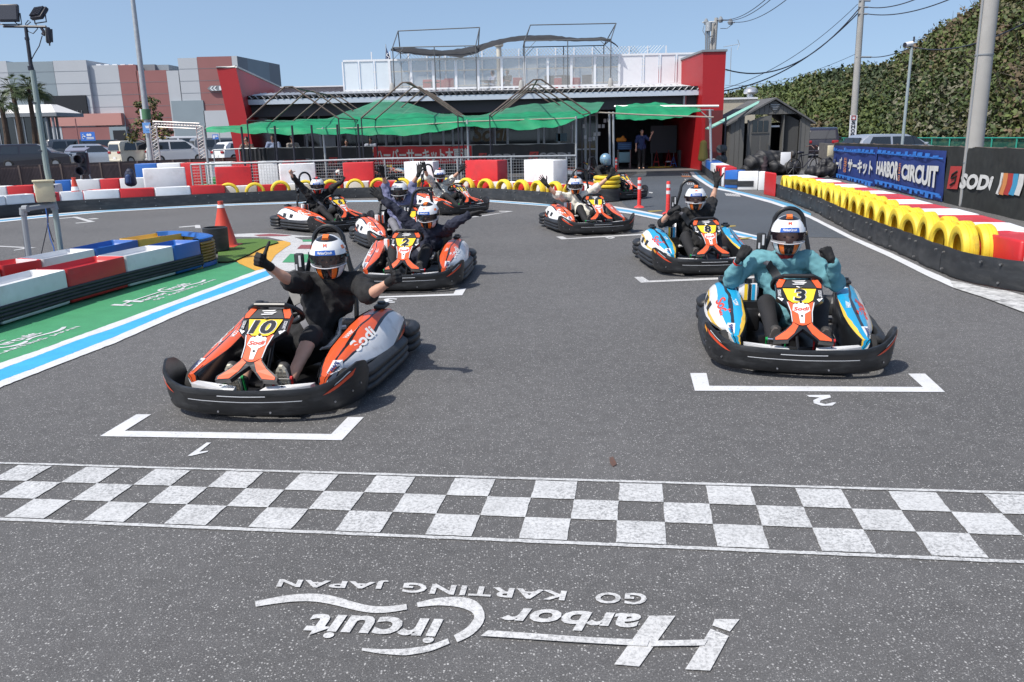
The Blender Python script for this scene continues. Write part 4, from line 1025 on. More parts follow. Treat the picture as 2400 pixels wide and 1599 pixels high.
mb = MB(); mb.tube([atY(1440, 250, 32.5), atY(1685, 249, 31.2)], .05, 6); mb.tube([atY(1636, 256, 31), atY(1662, 278, 30.2)], .022, 6); mb.tube([atY(1640, 258, 31), atY(1672, 258, 30.2)], .022, 6); mb.build('brace', W_ALU, gc, rel=gc)['kind'] = 'stuff'
# barrier posts with belts in front of the banners (thin black masts of queue flags)
for k, px in enumerate((579, 656, 696, 741, 800, 848)):
    c = atY(px, 430, 27.2); mb = MB(); mb.tube([(c.x, 27.2, 0), (c.x, 27.2, 2.1)], .035, 7); o = mb.build('black_mast', M_DARKM, None)
    tag(o, f'thin black mast in front of the black banner, {ORD_[k]} one from the car park side' if False else f'thin black mast in front of the spectators, {["first","second","third","fourth","fifth","sixth"][k]} one from the red wing', 'mast', 'thin black masts in front of the banners')

# ---- railing and banners
BAN_K = mat('black_banner', (.022, .022, .024), .5, var=.2, vscale=4); BAN_R = mat('red_banner', (.50, .025, .03), .5, var=.12, vscale=3); BAN_B = mat('navy_banner', (.022, .045, .19), .5, var=.1, vscale=3)
BAN_SK = mat('sky_blue_banner', (.03, .17, .55), .5, var=.1); PR_W = mat('print_white', (.62, .62, .60), .5, var=.1, vscale=8); PR_R = mat('print_red', (.42, .045, .04), .5); PR_G = mat('print_grey', (.30, .30, .31), .5)
YB = 30.2
br = thing('banner_railing', 'grey pipe railing in front of the shop hung with banners', 'railing', (atY(950, 385, YB).x, YB, 0))
zb1 = 1.36
mb = MB(); mb.tube([atY(500, 352, YB), atY(560, 349, YB), atY(870, 344, YB), atY(1350, 337, YB)], .026, 8); mb.build('top_rail', W_GALV, br, rel=br)
for px in (500, 560, 625, 700, 780, 872, 960, 1040, 1106, 1190, 1270, 1350):
    t_ = atY(px, 350 - (px - 500) * .0155, YB); mb = MB(); mb.tube([(t_.x, YB, 0), (t_.x, YB, t_.z)], .022, 7); mb.build('rail_post', W_GALV, br, rel=br)
def banner(label, x0, x1, y0, y1, m_, hgt, name='banner', sag=.03, Y=YB - .05):
    a_, b_ = atY(x0, y0, Y), atY(x1, y1, Y); rows = [[], [], []]
    for k in range(25):
        p = a_.lerp(b_, k / 24); s = sag * math.sin(k * 1.7)
        for j, z in enumerate((0, -.5, -1.0)): rows[j].append((p.x, Y + s * (.4 if j != 1 else 1) - .01 * j, p.z + z * hgt + (.02 * math.sin(k * .9) if j == 0 else 0)))
    root = thing(name, label, 'banner', ((a_.x + b_.x) / 2, Y, 0)); mb = MB(); mb.grid(rows); mb.build('cloth', m_, root, rel=root)
    return root, lambda u, v, o=.045: Vector((a_.x + (b_.x - a_.x) * u, Y - o, a_.z + (b_.z - a_.z) * u - hgt * v))
def sodi(root, P, u0, u1, v0, v1, txt='SODI', gap=.25):
    um = u0 + (u1 - u0) * gap
    mb = MB(); mb.flat([P(u0 + (um - u0) * .15, v0), P(um * .98 + .02 * u0, v0), P(um - (um - u0) * .15, v1), P(u0, v1)]); ic = mb.build('emblem', PR_R, root, rel=root)
    mb = MB(); w = (um - u0)
    mb.tube([P(u0 + w * .75, v0 + (v1 - v0) * .15, .05), P(u0 + w * .35, v0 + (v1 - v0) * .45, .05), P(u0 + w * .6, v0 + (v1 - v0) * .55, .05), P(u0 + w * .25, v0 + (v1 - v0) * .9, .05)], .018, 4); mb.build('emblem_stroke', BAN_K, ic, rel=root)
    mb = MB(); text_quad(mb, txt, P(um + .02 * (u1 - u0), v0 + (v1 - v0) * .12), P(u1, v0 + (v1 - v0) * .12), P(u1, v1 - (v1 - v0) * .08), P(um, v1 - (v1 - v0) * .08), bold=.05); mb.build('lettering', PR_G, root, rel=root)
r1, P1 = banner('black banner with a grey maker logo left of the red one', 626, 873, 348, 345, BAN_K, .72); sodi(r1, P1, .57, .95, .48, .88); 
mb = MB(); text_quad(mb, 'DI', P1(.36, .52), P1(.44, .52), P1(.44, .85), P1(.36, .85), bold=.05); mb.build('lettering', PR_G, r1, rel=r1)
r2, P2 = banner('red banner with white Japanese lettering between two black banners', 875, 1105, 344.5, 342, BAN_R, .62)
mb = MB(); text_quad(mb, 'ハーバーサーキット木更津', P2(.02, .12), P2(.97, .12), P2(.97, .86), P2(.02, .86), bold=.035); mb.build('lettering', PR_W, r2, rel=r2)
r3, P3 = banner('black banner with two grey and red maker logos beside the garage', 1107, 1349, 341, 337, BAN_K, .62); sodi(r3, P3, .05, .41, .45, .92); sodi(r3, P3, .54, .95, .42, .9)
r4, P4 = banner('plain dark cloth hanging behind the black masts at the banner railing', 563, 625, 349, 348, BAN_K, .55)
YQ = 24.4
wf = thing('mesh_railing', 'grey pipe railing with wire mesh behind the tall red and white blocks', 'railing', (atY(900, 430, YQ).x, YQ, 0))
ra = [atY(447, 386, YQ), atY(690, 379, YQ + .2), atY(900, 372, YQ + .4), atY(1100, 369, YQ + .6), atY(1350, 365, YQ + .9)]
mb = MB(); mb.tube(ra, .03, 8); mb.build('top_rail', W_GALV, wf, rel=wf)
def rail_at(t):
    P = ra; n_ = len(P) - 1; x = t * n_; i = min(int(x), n_ - 1); return P[i].lerp(P[i + 1], x - i)
for px in (448, 468, 482, 735, 902, 968, 1071, 1080, 1198, 1327):
    t = min(range(400), key=lambda k: abs((lambda d_: 1200 + F_PX * d_.dot(RT) / d_.dot(FWD))(rail_at(k / 399) - Vector((0, 0, EYE))) - px)) / 399
    p = rail_at(t); mb = MB(); mb.tube([(p.x, p.y, 0), p], .026, 7); mb.build('rail_post', W_GALV, wf, rel=wf)
mb = MB()
for k in range(150):
    p = rail_at(k / 149); mb.tube([(p.x, p.y, .25), (p.x, p.y, p.z - .06)], .004, 4, cap=False)
for j in range(9):
    mb.tube([Vector((p.x, p.y - .004, .25 + j * .085)) for p in ra], .004, 4, cap=False)
mb.build('wire_mesh', W_GALV, wf, rel=wf)['kind'] = 'stuff'

# ---- garage contents
def garage_item(name, label, cat, loc): return thing(name, label, cat, loc)
c = atY(1462, 395, 36.0); gt = thing('tool_trolley', 'navy blue tool trolley in the garage with an orange cloth on top', 'trolley', (c.x, 36.0, .07))
mb = MB(); mb.rbox((0, 0, .98), (.60, .42, .32), .02); mb.build('upper_tray', mat('navy_tool', (.015, .05, .14), .4), gt)
mb = MB(); mb.rbox((0, -.02, .50), (.48, .36, .44), .02); mb.build('lower_bin', mat('pale_blue_bin', (.16, .28, .33), .5), gt)
for sx in (-1, 1):
    for sy in (-1, 1): mb = MB(); mb.cyl((sx * .26, sy * .17, 0), .015, .85, 6); mb.build('leg', W_ALU, gt)
for k in range(3): mb = MB(); Bx(mb, -.28, .28, -.215, -.205, .86 + k * .08, .90 + k * .08); mb.build('drawer_line', mat('tool_line', (.04, .12, .26), .4), gt)
oc = thing('orange_bag', 'orange bag lying on the navy tool trolley', 'bag', (c.x - .1, 36.0, 1.21)); mb = MB(); mb.rcone((-.15, 0, .1), .11, (.12, 0, .09), .09); mb.rcone((0, 0, .15), .09, (.05, 0, .22), .06); me = remesh(mb, .02, 2); wr_ = mesh_obj(me, 'bag_body', mat('orange_cloth', (.75, .26, .03), .7), oc)
c = atY(1556, 330, 37); bdv = thing('black_board', 'large dark board standing behind the staff member in the garage', 'board', (c.x, 37.5, .07))
a_, b_ = atY(1525, 295, 37.5), atY(1585, 358, 37.5); mb = MB(); Bx(mb, a_.x, b_.x, 37.5, 37.55, b_.z, a_.z); mb.build('panel', mat('board_slate', (.035, .042, .05), .5), bdv, rel=bdv)
for x in (a_.x + .1, b_.x - .1): mb = MB(); mb.cyl((x, 37.55, .07), .02, b_.z, 6); mb.build('leg', W_ALU, bdv, rel=bdv)
for i, (px, m_, lab, hh) in enumerate(((1538, CH_R, 'red folding stand under the dark board in the garage', .72), (1566, CH_R, 'red stand leaning beside the yellow hose in the garage', .72), (1578, S_BLUE, 'blue bundle by the grey bin in the garage', .45))):
    c = atY(px, 392, 36.9); it = thing('folding_stand', lab, 'stand', (c.x, 36.9, .07)); mb = MB(); mb.tube([(-.14, 0, 0), (0, 0, hh), (.14, 0, 0)], .025, 6); mb.build('stand_frame', m_, it); mb = MB(); Bx(mb, -.12, .12, -.02, .02, hh * .3, hh * .36); mb.build('cross_bar', W_WHITE if i == 1 else m_, it)
c = atY(1596, 392, 37.2); bn = thing('waste_bin', 'grey waste bin at the back of the garage', 'bin', (c.x, 37.2, .07)); mb = MB(); mb.lathe([(.15, 0), (.19, .7), (.2, .72), (.18, .72), (.14, .03), (.001, .03)], n=18); mb.build('bin_body', mat('bin_grey', (.07, .075, .08), .6), bn)
c = atY(1620, 392, 36.6); bm_ = thing('broom', 'broom leaning in the corner of the garage', 'broom', (c.x, 36.6, .07)); mb = MB(); mb.tube([(-.15, 0, .1), (.1, .2, 1.3)], .014, 6); mb.build('handle', W_ALU, bm_); mb = MB(); mb.rbox((-.17, 0, .06), (.3, .06, .1), .01); mb.build('brush', W_GREYD, bm_)
c = atY(1548, 397, 36.2); hs = thing('yellow_hose', 'yellow hose coiled on the garage floor', 'hose', (c.x, 36.2, .07))
mb = MB(); mb.tube([(.55 * math.cos(k * .35), .3 * math.sin(k * .35), .02 + k * .0006) for k in range(36)], .016, 6); mb.build('hose_coil', mat('hose_yellow', (.5, .36, .05), .5), hs)
c = atY(1655, 375, 31.5); yb = thing('hanging_jacket', 'ochre yellow jacket hanging on the canopy post by the red wing', 'jacket', (c.x - .1, 31.6, 0.55)); mb = MB(); mb.rcone((0, 0, .1), .17, (0, 0, .6), .14); mb.rcone((-.1, 0, .05), .1, (-.05, 0, .6), .08); mb.rcone((.1, 0, .1), .1, (.05, 0, .62), .08); me = remesh(mb, .025, 1); mesh_obj(me, 'cloth', mat('ochre_cloth', (.26, .20, .05), .8), yb)
# ================================================================== barriers, tyres, cones
B_RED = mat('red_plastic', (0.52, 0.02, 0.022), 0.42, var=0.06, dirt=(0.25, 0.03, 0.03), dscale=2.5, damt=0.5, coat=0.1)
B_WHT = mat('white_plastic', (0.68, 0.69, 0.70), 0.45, var=0.04, dirt=(0.38, 0.36, 0.33), dscale=2.5, damt=0.5)
B_BLU = mat('blue_plastic', (0.02, 0.12, 0.42), 0.42, var=0.06, dirt=(0.02, 0.06, 0.18), dscale=3, damt=0.4)
B_YEL = mat('yellow_plastic', (0.70, 0.42, 0.07), 0.45, var=0.06, dirt=(0.35, 0.25, 0.1), dscale=3, damt=0.4)
B_GRN = mat('green_plastic', (0.02, 0.22, 0.05), 0.5, var=0.1)
B_BELT = mat('belt_rubber', (0.022, 0.024, 0.027), 0.5, var=0.25, vscale=5, dirt=(0.075, 0.075, 0.075), dscale=4, damt=0.55, stretch=(1, 1, 3))
B_TYEL = mat('tyre_yellow', (0.74, 0.53, 0.035), 0.55, var=0.08, vscale=8, dirt=(0.30, 0.22, 0.06), dscale=5, damt=0.75, bump=0.2, bscale=60)
BM = {'red': B_RED, 'white': B_WHT, 'blue': B_BLU, 'yellow': B_YEL}
ORD = ['first', 'second', 'third', 'fourth', 'fifth', 'sixth', 'seventh', 'eighth', 'ninth', 'tenth', 'eleventh', 'twelfth', 'thirteenth', 'fourteenth', 'fifteenth', 'sixteenth', 'seventeenth', 'eighteenth', 'nineteenth', 'twentieth', 'twenty-first', 'twenty-second', 'twenty-third', 'twenty-fourth']

def hollow_block(name, a, b, nrm, depth, z0, z1, material, label, group, rim=.05, dip=.12, r=.03):
    """plastic barrier block with a sunken top, front edge a-b on the ground, thickness along nrm"""
    a = Vector((a[0], a[1], 0)); b = Vector((b[0], b[1], 0)); t = (b - a).normalized(); n = Vector((nrm[0], nrm[1], 0)).normalized(); L_ = (b - a).length - .012
    root = thing(name, label, 'barrier block', (a + b) / 2 + n * depth / 2, 0, group)
    bm = bmesh.new(); bmesh.ops.create_cube(bm, size=1.0)
    for v in bm.verts: v.co = Vector((v.co.x * L_, v.co.y * depth, v.co.z * (z1 - z0)))
    top = [f for f in bm.faces if f.normal.z > .9]
    if dip:
        r1 = bmesh.ops.inset_region(bm, faces=top, thickness=rim, depth=0)
        bmesh.ops.translate(bm, verts=top[0].verts[:], vec=(0, 0, -dip))
    ed = [e for e in bm.edges if not any(f in top for f in e.link_faces) or True]
    bmesh.ops.bevel(bm, geom=bm.edges[:], offset=r, segments=3, affect='EDGES', profile=.5, clamp_overlap=True)
    M = Matrix((t, n, Vector((0, 0, 1)))).transposed().to_4x4()
    bm.transform(Matrix.Translation((0, 0, (z0 + z1) / 2)) @ M)
    me = bpy.data.meshes.new('shell'); bm.to_mesh(me); bm.free()
    for p in me.polygons: p.use_smooth = True
    me.set_sharp_from_angle(angle=math.radians(60)); me.materials.append(material)
    o = bpy.data.objects.new('shell', me); COL.objects.link(o); o.parent = root
    return root, M
def walk(P, s):
    """point and direction at distance s along a 3D polyline (extends past its end)"""
    P = [Vector((p[0], p[1], 0)) for p in P]; k = 0
    while k < len(P) - 2 and s > (P[k + 1] - P[k]).length: s -= (P[k + 1] - P[k]).length; k += 1
    d = (P[k + 1] - P[k]).normalized()
    return P[k] + d * s, d
def smooth_path(P, it=2):
    P = [Vector((p[0], p[1], 0)) for p in P]
    for _ in range(it):
        Q = [P[0]]
        for i in range(len(P) - 1):
            Q += [P[i].lerp(P[i + 1], .25), P[i].lerp(P[i + 1], .75)]
        P = Q + [P[-1]]
    return P
def plen(P): return sum((P[i + 1] - P[i]).length for i in range(len(P) - 1))
def belt(name, label, P, h, seg, jitter=0.0, lean=.04, bolts=True):
    root = thing(name, label, 'rubber barrier', P[0]); L_ = plen(P); n = int(L_ / seg); f = [rnd.uniform(-jitter, jitter) for _ in range(n * 8 + 9)]
    for i in range(n):
        mb = MB(); rows = []
        for k in range(7):
            s = L_ * (i + k / 6) / n; p, d = walk(P, s); nr = Vector((d.y, -d.x, 0)); w = f[i * 6 + k] if 0 < k < 6 else f[i * 6 + k] * .4
            o = nr * (w + (.004 if i % 2 else 0))
            rows.append([p + o + Vector((0, 0, .012)), p + o + nr * .004 + Vector((0, 0, h * .5)), p + o - nr * lean * .4 + Vector((0, 0, h)), p + o - nr * (lean * .4 + .02) + Vector((0, 0, h)), p + o - nr * .02 + Vector((0, 0, .012))])
        mb.grid(rows); mb.flat(rows[0]); mb.flat(rows[-1])
        pn = mb.build('rubber_panel', B_BELT, root, rel=root, angle=40)
        if bolts:
            for k, z in ((.12, h * .82), (.88, h * .82), (.12, h * .2)):
                p, d = walk(P, L_ * (i + k) / n); nr = Vector((d.y, -d.x, 0)); q = p + nr * (.006 + jitter) + Vector((0, 0, z))
                mb = MB(); mb.tube([q - nr * .02, q + nr * .006], .014, 7); mb.build('bolt', mat('bolt_head', (.25, .25, .25), .4, metal=.8), pn, rel=root)
    return root
def tyre_mesh(ro=.28, ri=.175, w=.17, n=40, tread=True):
    mb = MB(); h = w / 2; prof = [(ri, -h * .72), (ri + .02, -h * .98), (ro * .80, -h * 1.06), (ro * .93, -h * .98), (ro * .985, -h * .82), (ro, -h * .6), (ro, -h * .30), (ro - .008, -h * .26), (ro - .008, -h * .18), (ro, -h * .14), (ro, h * .14), (ro - .008, h * .18),
                                          (ro - .008, h * .26), (ro, h * .30), (ro, h * .6), (ro * .985, h * .82), (ro * .93, h * .98), (ro * .80, h * 1.06), (ri + .02, h * .98), (ri, h * .72), (ri + .03, h * .5), (ro - .035, 0), (ri + .03, -h * .5), (ri, -h * .72)]
    V = []
    for r, z in prof:
        for j in range(n):
            a = 2 * math.pi * j / n; q = r - (.009 if tread and j % 2 and r > ro * .95 and abs(z) > h * .3 else 0)
            V.append((z, q * math.cos(a), q * math.sin(a)))
    F_ = []
    for i in range(len(prof) - 1):
        for j in range(n): F_.append((i * n + j, i * n + (j + 1) % n, (i + 1) * n + (j + 1) % n, (i + 1) * n + j))
    mb.add(V, F_, 0, True)
    o = mb.build('painted_tyre', B_TYEL, None, angle=28); me = o.data; bpy.data.objects.remove(o)
    return me
TY_ME = tyre_mesh(.275, .19, .16)
TY_ME2 = tyre_mesh(.29, .175, .17)
def tyre_at(me, p, axis, label, group, tilt=0.0):
    o = bpy.data.objects.new('painted_tyre', me); COL.objects.link(o)
    o.location = p; o.rotation_euler = (0, tilt, math.atan2(axis.y, axis.x)); tag(o, label, 'tyre', group); return o

# ---- far wall: low blocks behind a rubber band, yellow tyres standing in it, tall blocks behind
FW = [(-200, 531), (0, 512), (128, 500), (285, 491.6), (500, 480), (690, 471), (850, 464), (1000, 463), (1137, 467), (1262, 477), (1345, 487)]
FWG = smooth_path([G(x, y + 0) for x, y in FW])
belt('rubber_barrier', 'long black rubber band along the foot of the far tyre wall', FWG, .30, 1.25, .006)
def off_path(P, d):
    out = []
    for i, p in enumerate(P):
        t = (P[min(i + 1, len(P) - 1)] - P[max(i - 1, 0)]).normalized(); out.append(p + Vector((-t.y, t.x, 0)) * d)
    return out
FB = off_path(FWG, .035); FB2 = off_path(FWG, .40)
def s_at_px(P, px):
    """distance along the ground path P where it is seen at picture column px"""
    best = None; s = 0.0
    for i in range(len(P) - 1):
        for k in range(12):
            q = P[i].lerp(P[i + 1], k / 12); d = q - Vector((0, 0, EYE)); u = 1200 + F_PX * d.dot(RT) / d.dot(FWD)
            if best is None or abs(u - px) < best[0]: best = (abs(u - px), s + (P[i + 1] - P[i]).length * k / 12)
        s += (P[i + 1] - P[i]).length
    return best[1]
edges = [-150, -60, 20, 88, 146, 202, 285, 367, 450, 530, 606, 676, 742, 806, 868, 928, 987, 1044, 1099, 1152, 1203, 1252, 1298, 1340]
cols = ['red', 'white', 'white', 'red', 'white', 'white', 'red', 'white', 'red', 'white', 'red', 'white', 'red', 'white', 'red', 'white', 'red', 'white', 'red', 'white', 'red', 'white', 'red']
cnt = {'red': 0, 'white': 0}
for i in range(len(edges) - 1):
    Pq = FB if i < 9 else FB2
    a, da = walk(Pq, s_at_px(Pq, edges[i])); b, db = walk(Pq, s_at_px(Pq, edges[i + 1])); d = (b - a).normalized()
    c = cols[i]; cnt[c] += 1
    hollow_block('barrier_block', a, b, (-d.y, d.x), .42, .02, .53 if i < 9 else .46, BM[c], f'low {c} plastic block of the far wall, {ORD[cnt[c]-1]} from its open end', f'low {c} blocks of the far wall', .04, .06, .03)
FT = off_path(FWG, .20); s0 = s_at_px(FT, 541); s1 = s_at_px(FT, 1338); nT = 17
for i in range(nT):
    p, d = walk(FT, s0 + (s1 - s0) * i / (nT - 1)); z = .275 + rnd.uniform(-.012, .012) + (.02 if i == 2 else 0)
    ax = Vector((-d.y, d.x, 0)); ax.rotate(Matrix.Rotation(rnd.uniform(-.12, .12), 3, 'Z'))
    tyre_at(TY_ME, p + Vector((0, 0, z)), ax, f'yellow painted tyre standing in the far wall, {ORD[i]} from the end with the backpack', 'yellow tyres of the far wall', rnd.uniform(-.06, .06))
# the low row is set back where the tyres stand in front of it
TALL = [('red', 512, 598, 388), ('white', 661, 745, 381), ('red', 806, 880, 378), ('white', 948, 1018, 376), ('red', 1090, 1168, 373), ('white', 1227, 1298, 372), ('white', 346, 445, 391)]
TLAB = ['tall red block behind the tyre wall, the one nearest the orange cone', 'tall white block behind the tyre wall with the black clad driver in front', 'tall red block behind the tyre wall beside the lavender driver',
        'tall white block behind the tyre wall under the red banner', 'tall red block in the middle of the tyre wall behind the pale cream driver', 'tall white block at the pit end of the tyre wall', 'tall white rounded block standing beside the navy backpack']
FK = off_path(FWG, .85)
for (c, x0, x1, yt), lab in zip(TALL, TLAB):
    a, _ = walk(FK, s_at_px(FK, x0)); b, _ = walk(FK, s_at_px(FK, x1)); d = (b - a).normalized(); m = (a + b) / 2
    zt = atY((x0 + x1) / 2, yt + 2, m.y).z
    hollow_block('tall_barrier_block', a, b, (-d.y, d.x), .5, .0, zt, BM[c], lab, 'tall blocks behind the far tyre wall', .05, .04, .05)
# end stack of tyres by the pit entry
p0 = G(1426, 474)
root = thing('tyre_stack', 'round stack of two yellow tyres on a black drum by the pit entry', 'tyre stack', (p0.x, p0.y + .33, 0))
mb = MB(); mb.lathe([(.30, .004), (.335, .02), (.335, .30), (.31, .32), (.05, .32)], n=36); mb.build('drum', B_BELT, root)
for k in range(3):
    z = .325 + k * .105; mb = MB(); mb.lathe([(.2, z), (.30, z + .004), (.335, z + .03), (.342, z + .052), (.335, z + .078), (.30, z + .10), (.2, z + .10)], n=36); mb.build('tyre', B_TYEL, root)

# ---- left barrier island: two walls of blocks and a ribbed round end
LF = [(-150, 815), (8, 768), (170, 716), (305, 677), (416, 647), (478, 630)]
LFG = [G(x, y) for x, y in LF]
LC = ['blue', 'white', 'red', 'white', 'blue']
LL = ['blue block of the near barrier at the picture edge beside the green strip', 'big white block of the near barrier beside the shorter logo on the green strip', 'red block of the near barrier between two white ones facing the green strip',
      'white block of the near barrier between the red and the blue one', 'blue block of the near barrier next to its ribbed round end']
for i in range(5):
    a, b = LFG[i], LFG[i + 1]; d = (b - a).normalized(); n = Vector((-d.y, d.x, 0))
    r_, M = hollow_block('barrier_block', a, b, n, .42, .02, .42, BM[LC[i]], LL[i], 'near barrier blocks on the track side', .045, .10, .035)
    # rubber rub strip
    mb = MB(); rows = []
    Lb = (b - a).length
    for k in range(9):
        s = k / 8
        q = a.lerp(b, s); prof = []
        for j in range(25):
            z = .06 + .15 * j / 24; prof.append(q - n * (.004 + .012 * abs(math.sin(math.pi * 4 * j / 24))) + Vector((0, 0, z)))
        rows.append(prof)
    mb.grid(rows); mb.build('rubber_strip', B_BELT, r_, rel=r_, angle=60)
LB = [(-160, 646), (0, 617), (99, 602), (223, 578), (325, 557), (431, 541)]
LBG = [Vector((*G(x, y, .43)[:2], 0)) for x, y in LB]
LBC = ['white', 'red', 'white', 'blue', 'yellow']
LBL = ['white block of the back row of the near barrier at the picture edge', 'red block of the back row of the near barrier behind the grey pipe frame', 'cream white block of the back row behind the hanging cables',
       'blue block of the back row of the near barrier', 'yellow block of the back row of the near barrier close to the orange cone']
for i in range(5):
    a, b = LBG[i], LBG[i + 1]; d = (b - a).normalized(); n = Vector((-d.y, d.x, 0))
    hollow_block('barrier_block', a, b, n, .42, .0, .42, BM[LBC[i]], LBL[i], 'near barrier blocks of the back row', .045, .10, .035)
# round end joining both rows
ea = LFG[5]; eb = LBG[5]; dE = (LFG[5] - LFG[4]).normalized()
nE = Vector((-dE.y, dE.x, 0))
pts = [Vector((*(ea + dE * a_ + nE * b_)[:2], 0)) for a_, b_ in ((0, 0), (.22, .0), (.42, .06), (.60, .26), (.74, .55), (.84, .85), (.86, 1.1), (.72, 1.26))]
root = thing('barrier_end', 'ribbed round end of the near barrier with a blue rim and yellow sides', 'barrier block', ea)
def swept(path, prof, name, m_, parent, seg=26):
    mb = MB(); rows = []
    for k in range(seg + 1):
        p = cat_rom3(path, k / seg); q = cat_rom3(path, min(1, k / seg + .02)) - cat_rom3(path, max(0, k / seg - .02)); t = q.normalized(); nn = Vector((t.y, -t.x, 0))
        rows.append([p + nn * o + Vector((0, 0, z)) for o, z in prof])
    mb.grid(rows); return mb.build(name, m_, parent, rel=parent, angle=50)
def cat_rom3(P, t):
    n = len(P) - 1; x = min(max(t, 0), 1) * n; i = min(int(x), n - 1); f = x - i
    p = [P[max(0, min(n, i + k))] for k in (-1, 0, 1, 2)]
    return 0.5 * ((2 * p[1]) + (p[2] - p[0]) * f + (2 * p[0] - 5 * p[1] + 4 * p[2] - p[3]) * f * f + (3 * p[1] - p[0] - 3 * p[2] + p[3]) * f ** 3)
B_YELSHADE = mat('shaded_yellow_ribs', (0.30, 0.19, 0.05), 0.5, var=0.2, dirt=(0.05, 0.035, 0.02), dscale=4, damt=.7)  # yellow darkened in the colour for shade, plus dirt patches
swept(pts, [(-.05, .36), (-.02, .405), (-.05, .42), (-.12, .42), (-.14, .36)], 'rim', B_BLU, root)
for k in range(7):
    z = .075 + k * .041; swept(pts, [(-.06, z), (-.012, z + .006), (-.002, z + .02), (-.012, z + .034), (-.06, z + .04)], 'rib', B_YELSHADE, root)
swept(pts, [(-.06, .01), (-.01, .015), (-.01, .07), (-.06, .075)], 'foot', B_BLU, root)
swept(pts, [(-.07, .02), (-.07, .40)], 'inner_wall', B_YEL, root)

# ---- right wall: rubber band, two rows of yellow tyres, blocks behind
RW = [(1813, 460), (1912, 498), (1992, 544), (2060, 576), (2113, 598), (2202, 640), (2260, 662), (2330, 675), (2400, 686), (2560, 716), (2760, 760)]
RWG = smooth_path([G(x, y) for x, y in RW])
belt('rubber_barrier', 'black rubber band in front of the yellow tyres beside the right-hand white line', RWG, .32, .95, .022, .05)
RP = off_path(RWG, .16); s_end = s_at_px(RP, 2250)
k = 0; s = s_end
while s > .1 and k < 24:
    p, d = walk(RP, s); n = Vector((-d.y, d.x, 0)); j = rnd.uniform(-.1, .1); n2 = n.copy(); n2.rotate(Matrix.Rotation(j, 3, 'Z'))
    z = .30 + rnd.uniform(-.015, .015) - (.03 if s < 5 else 0)
    tyre_at(TY_ME2, p + Vector((0, 0, z)), n2, f'yellow tyre in the front row behind the black band, {ORD[min(k, 23)]} from the red block', 'yellow tyres of the front row', rnd.uniform(-.08, .08))
    n3 = n.copy(); n3.rotate(Matrix.Rotation(rnd.uniform(-.12, .12), 3, 'Z'))
    tyre_at(TY_ME2, p + n * (.205 + rnd.uniform(-.01, .02)) + d * rnd.uniform(-.04, .04) + Vector((0, 0, z + rnd.uniform(-.02, .02))), n3, f'yellow tyre in the back row against the blocks, {ORD[min(k, 23)]} from the red block', 'yellow tyres of the back row', rnd.uniform(-.08, .08))
    s -= .56; k += 1
RBk = smooth_path([(7.12, 21.2, 0), (6.93, 18.5, 0), (6.66, 16.3, 0), (6.38, 14.18, 0), (6.14, 12.78, 0), (5.94, 11.44, 0), (5.70, 10.21, 0), (5.50, 9.46, 0)], 1)
LR = plen(RBk); nb = 13; cc = {'red': 0, 'white': 0}
for i in range(nb):
    a, _ = walk(RBk, LR * i / nb); b, _ = walk(RBk, LR * (i + 1) / nb); d = (b - a).normalized(); c = 'white' if i % 2 == (nb % 2 == 0) else 'red'
    c = ('white', 'red')[i % 2] if nb % 2 else ('red', 'white')[i % 2]; cc[c] += 1
    hollow_block('barrier_block', a, b, (-d.y, d.x), .62, .02, .52 + rnd.uniform(-.015, .01), BM[c], f'{c} block behind the yellow tyres, {ORD[cc[c]-1]} {c} one from the shed', f'{c} blocks behind the right tyres', .10, .03, .04)
a = Vector((5.47, 9.40, 0)); b = Vector((5.47, 8.55, 0))
hollow_block('barrier_block', a, b, (1, .1), .75, .02, .52, B_RED, 'red block with its front showing right after the last yellow tyre', None, .12, .03, .04)
hollow_block('barrier_block', (5.47, 8.52), (5.60, 7.5), (1, .1), .75, .02, .52, B_WHT, 'white block cut by the picture edge next to the red one', None, .12, .03, .04)
hollow_block('barrier_block', G(1790, 456), G(1817, 462), (.3, 1), .55, .0, .58, B_RED, 'upright red block at the far end of the right tyre wall', None, .05, .03, .03)

# ---- blocks on the right side of the pit lane
for (x0, x1, yb, z1, c, lab) in ((1690, 1697, 437, .55, 'white', 'narrow white block at the pit lane side next to the blue one'), (1697, 1728, 441, .52, 'blue', 'blue block with a black band beside the pit lane line'),
                                 (1728, 1776, 446, .52, 'white', 'white block with a black band beside the pit lane line'), (1776, 1793, 447, .52, 'white', 'plain white block end next to the upright red one')):
    a, b = G(x0, yb), G(x1, yb + (1 if c == 'blue' else 0)); d = (b - a).normalized()
    r_, _ = hollow_block('barrier_block', a, b, (-d.y, d.x), .5, .0, z1, BM[c], lab, None, .05, .03, .03)
    if x0 in (1697, 1728):
        mb = MB(); q0, q1 = a, a.lerp(b, 1.0 if c == 'blue' else .78); nn = Vector((d.y, -d.x, 0)) * .012
        mb.hexa([q0 + nn + Vector((0, 0, .1)), q1 + nn + Vector((0, 0, .1)), q1 + Vector((0, 0, .1)), q0 + Vector((0, 0, .1)), q0 + nn + Vector((0, 0, .26)), q1 + nn + Vector((0, 0, .26)), q1 + Vector((0, 0, .26)), q0 + Vector((0, 0, .26))])
        mb.build('rubber_strip', B_BELT, r_, rel=r_)
PB = [G(1640, 399), G(1652, 410), G(1664, 420), G(1676, 428), G(1690, 437)]
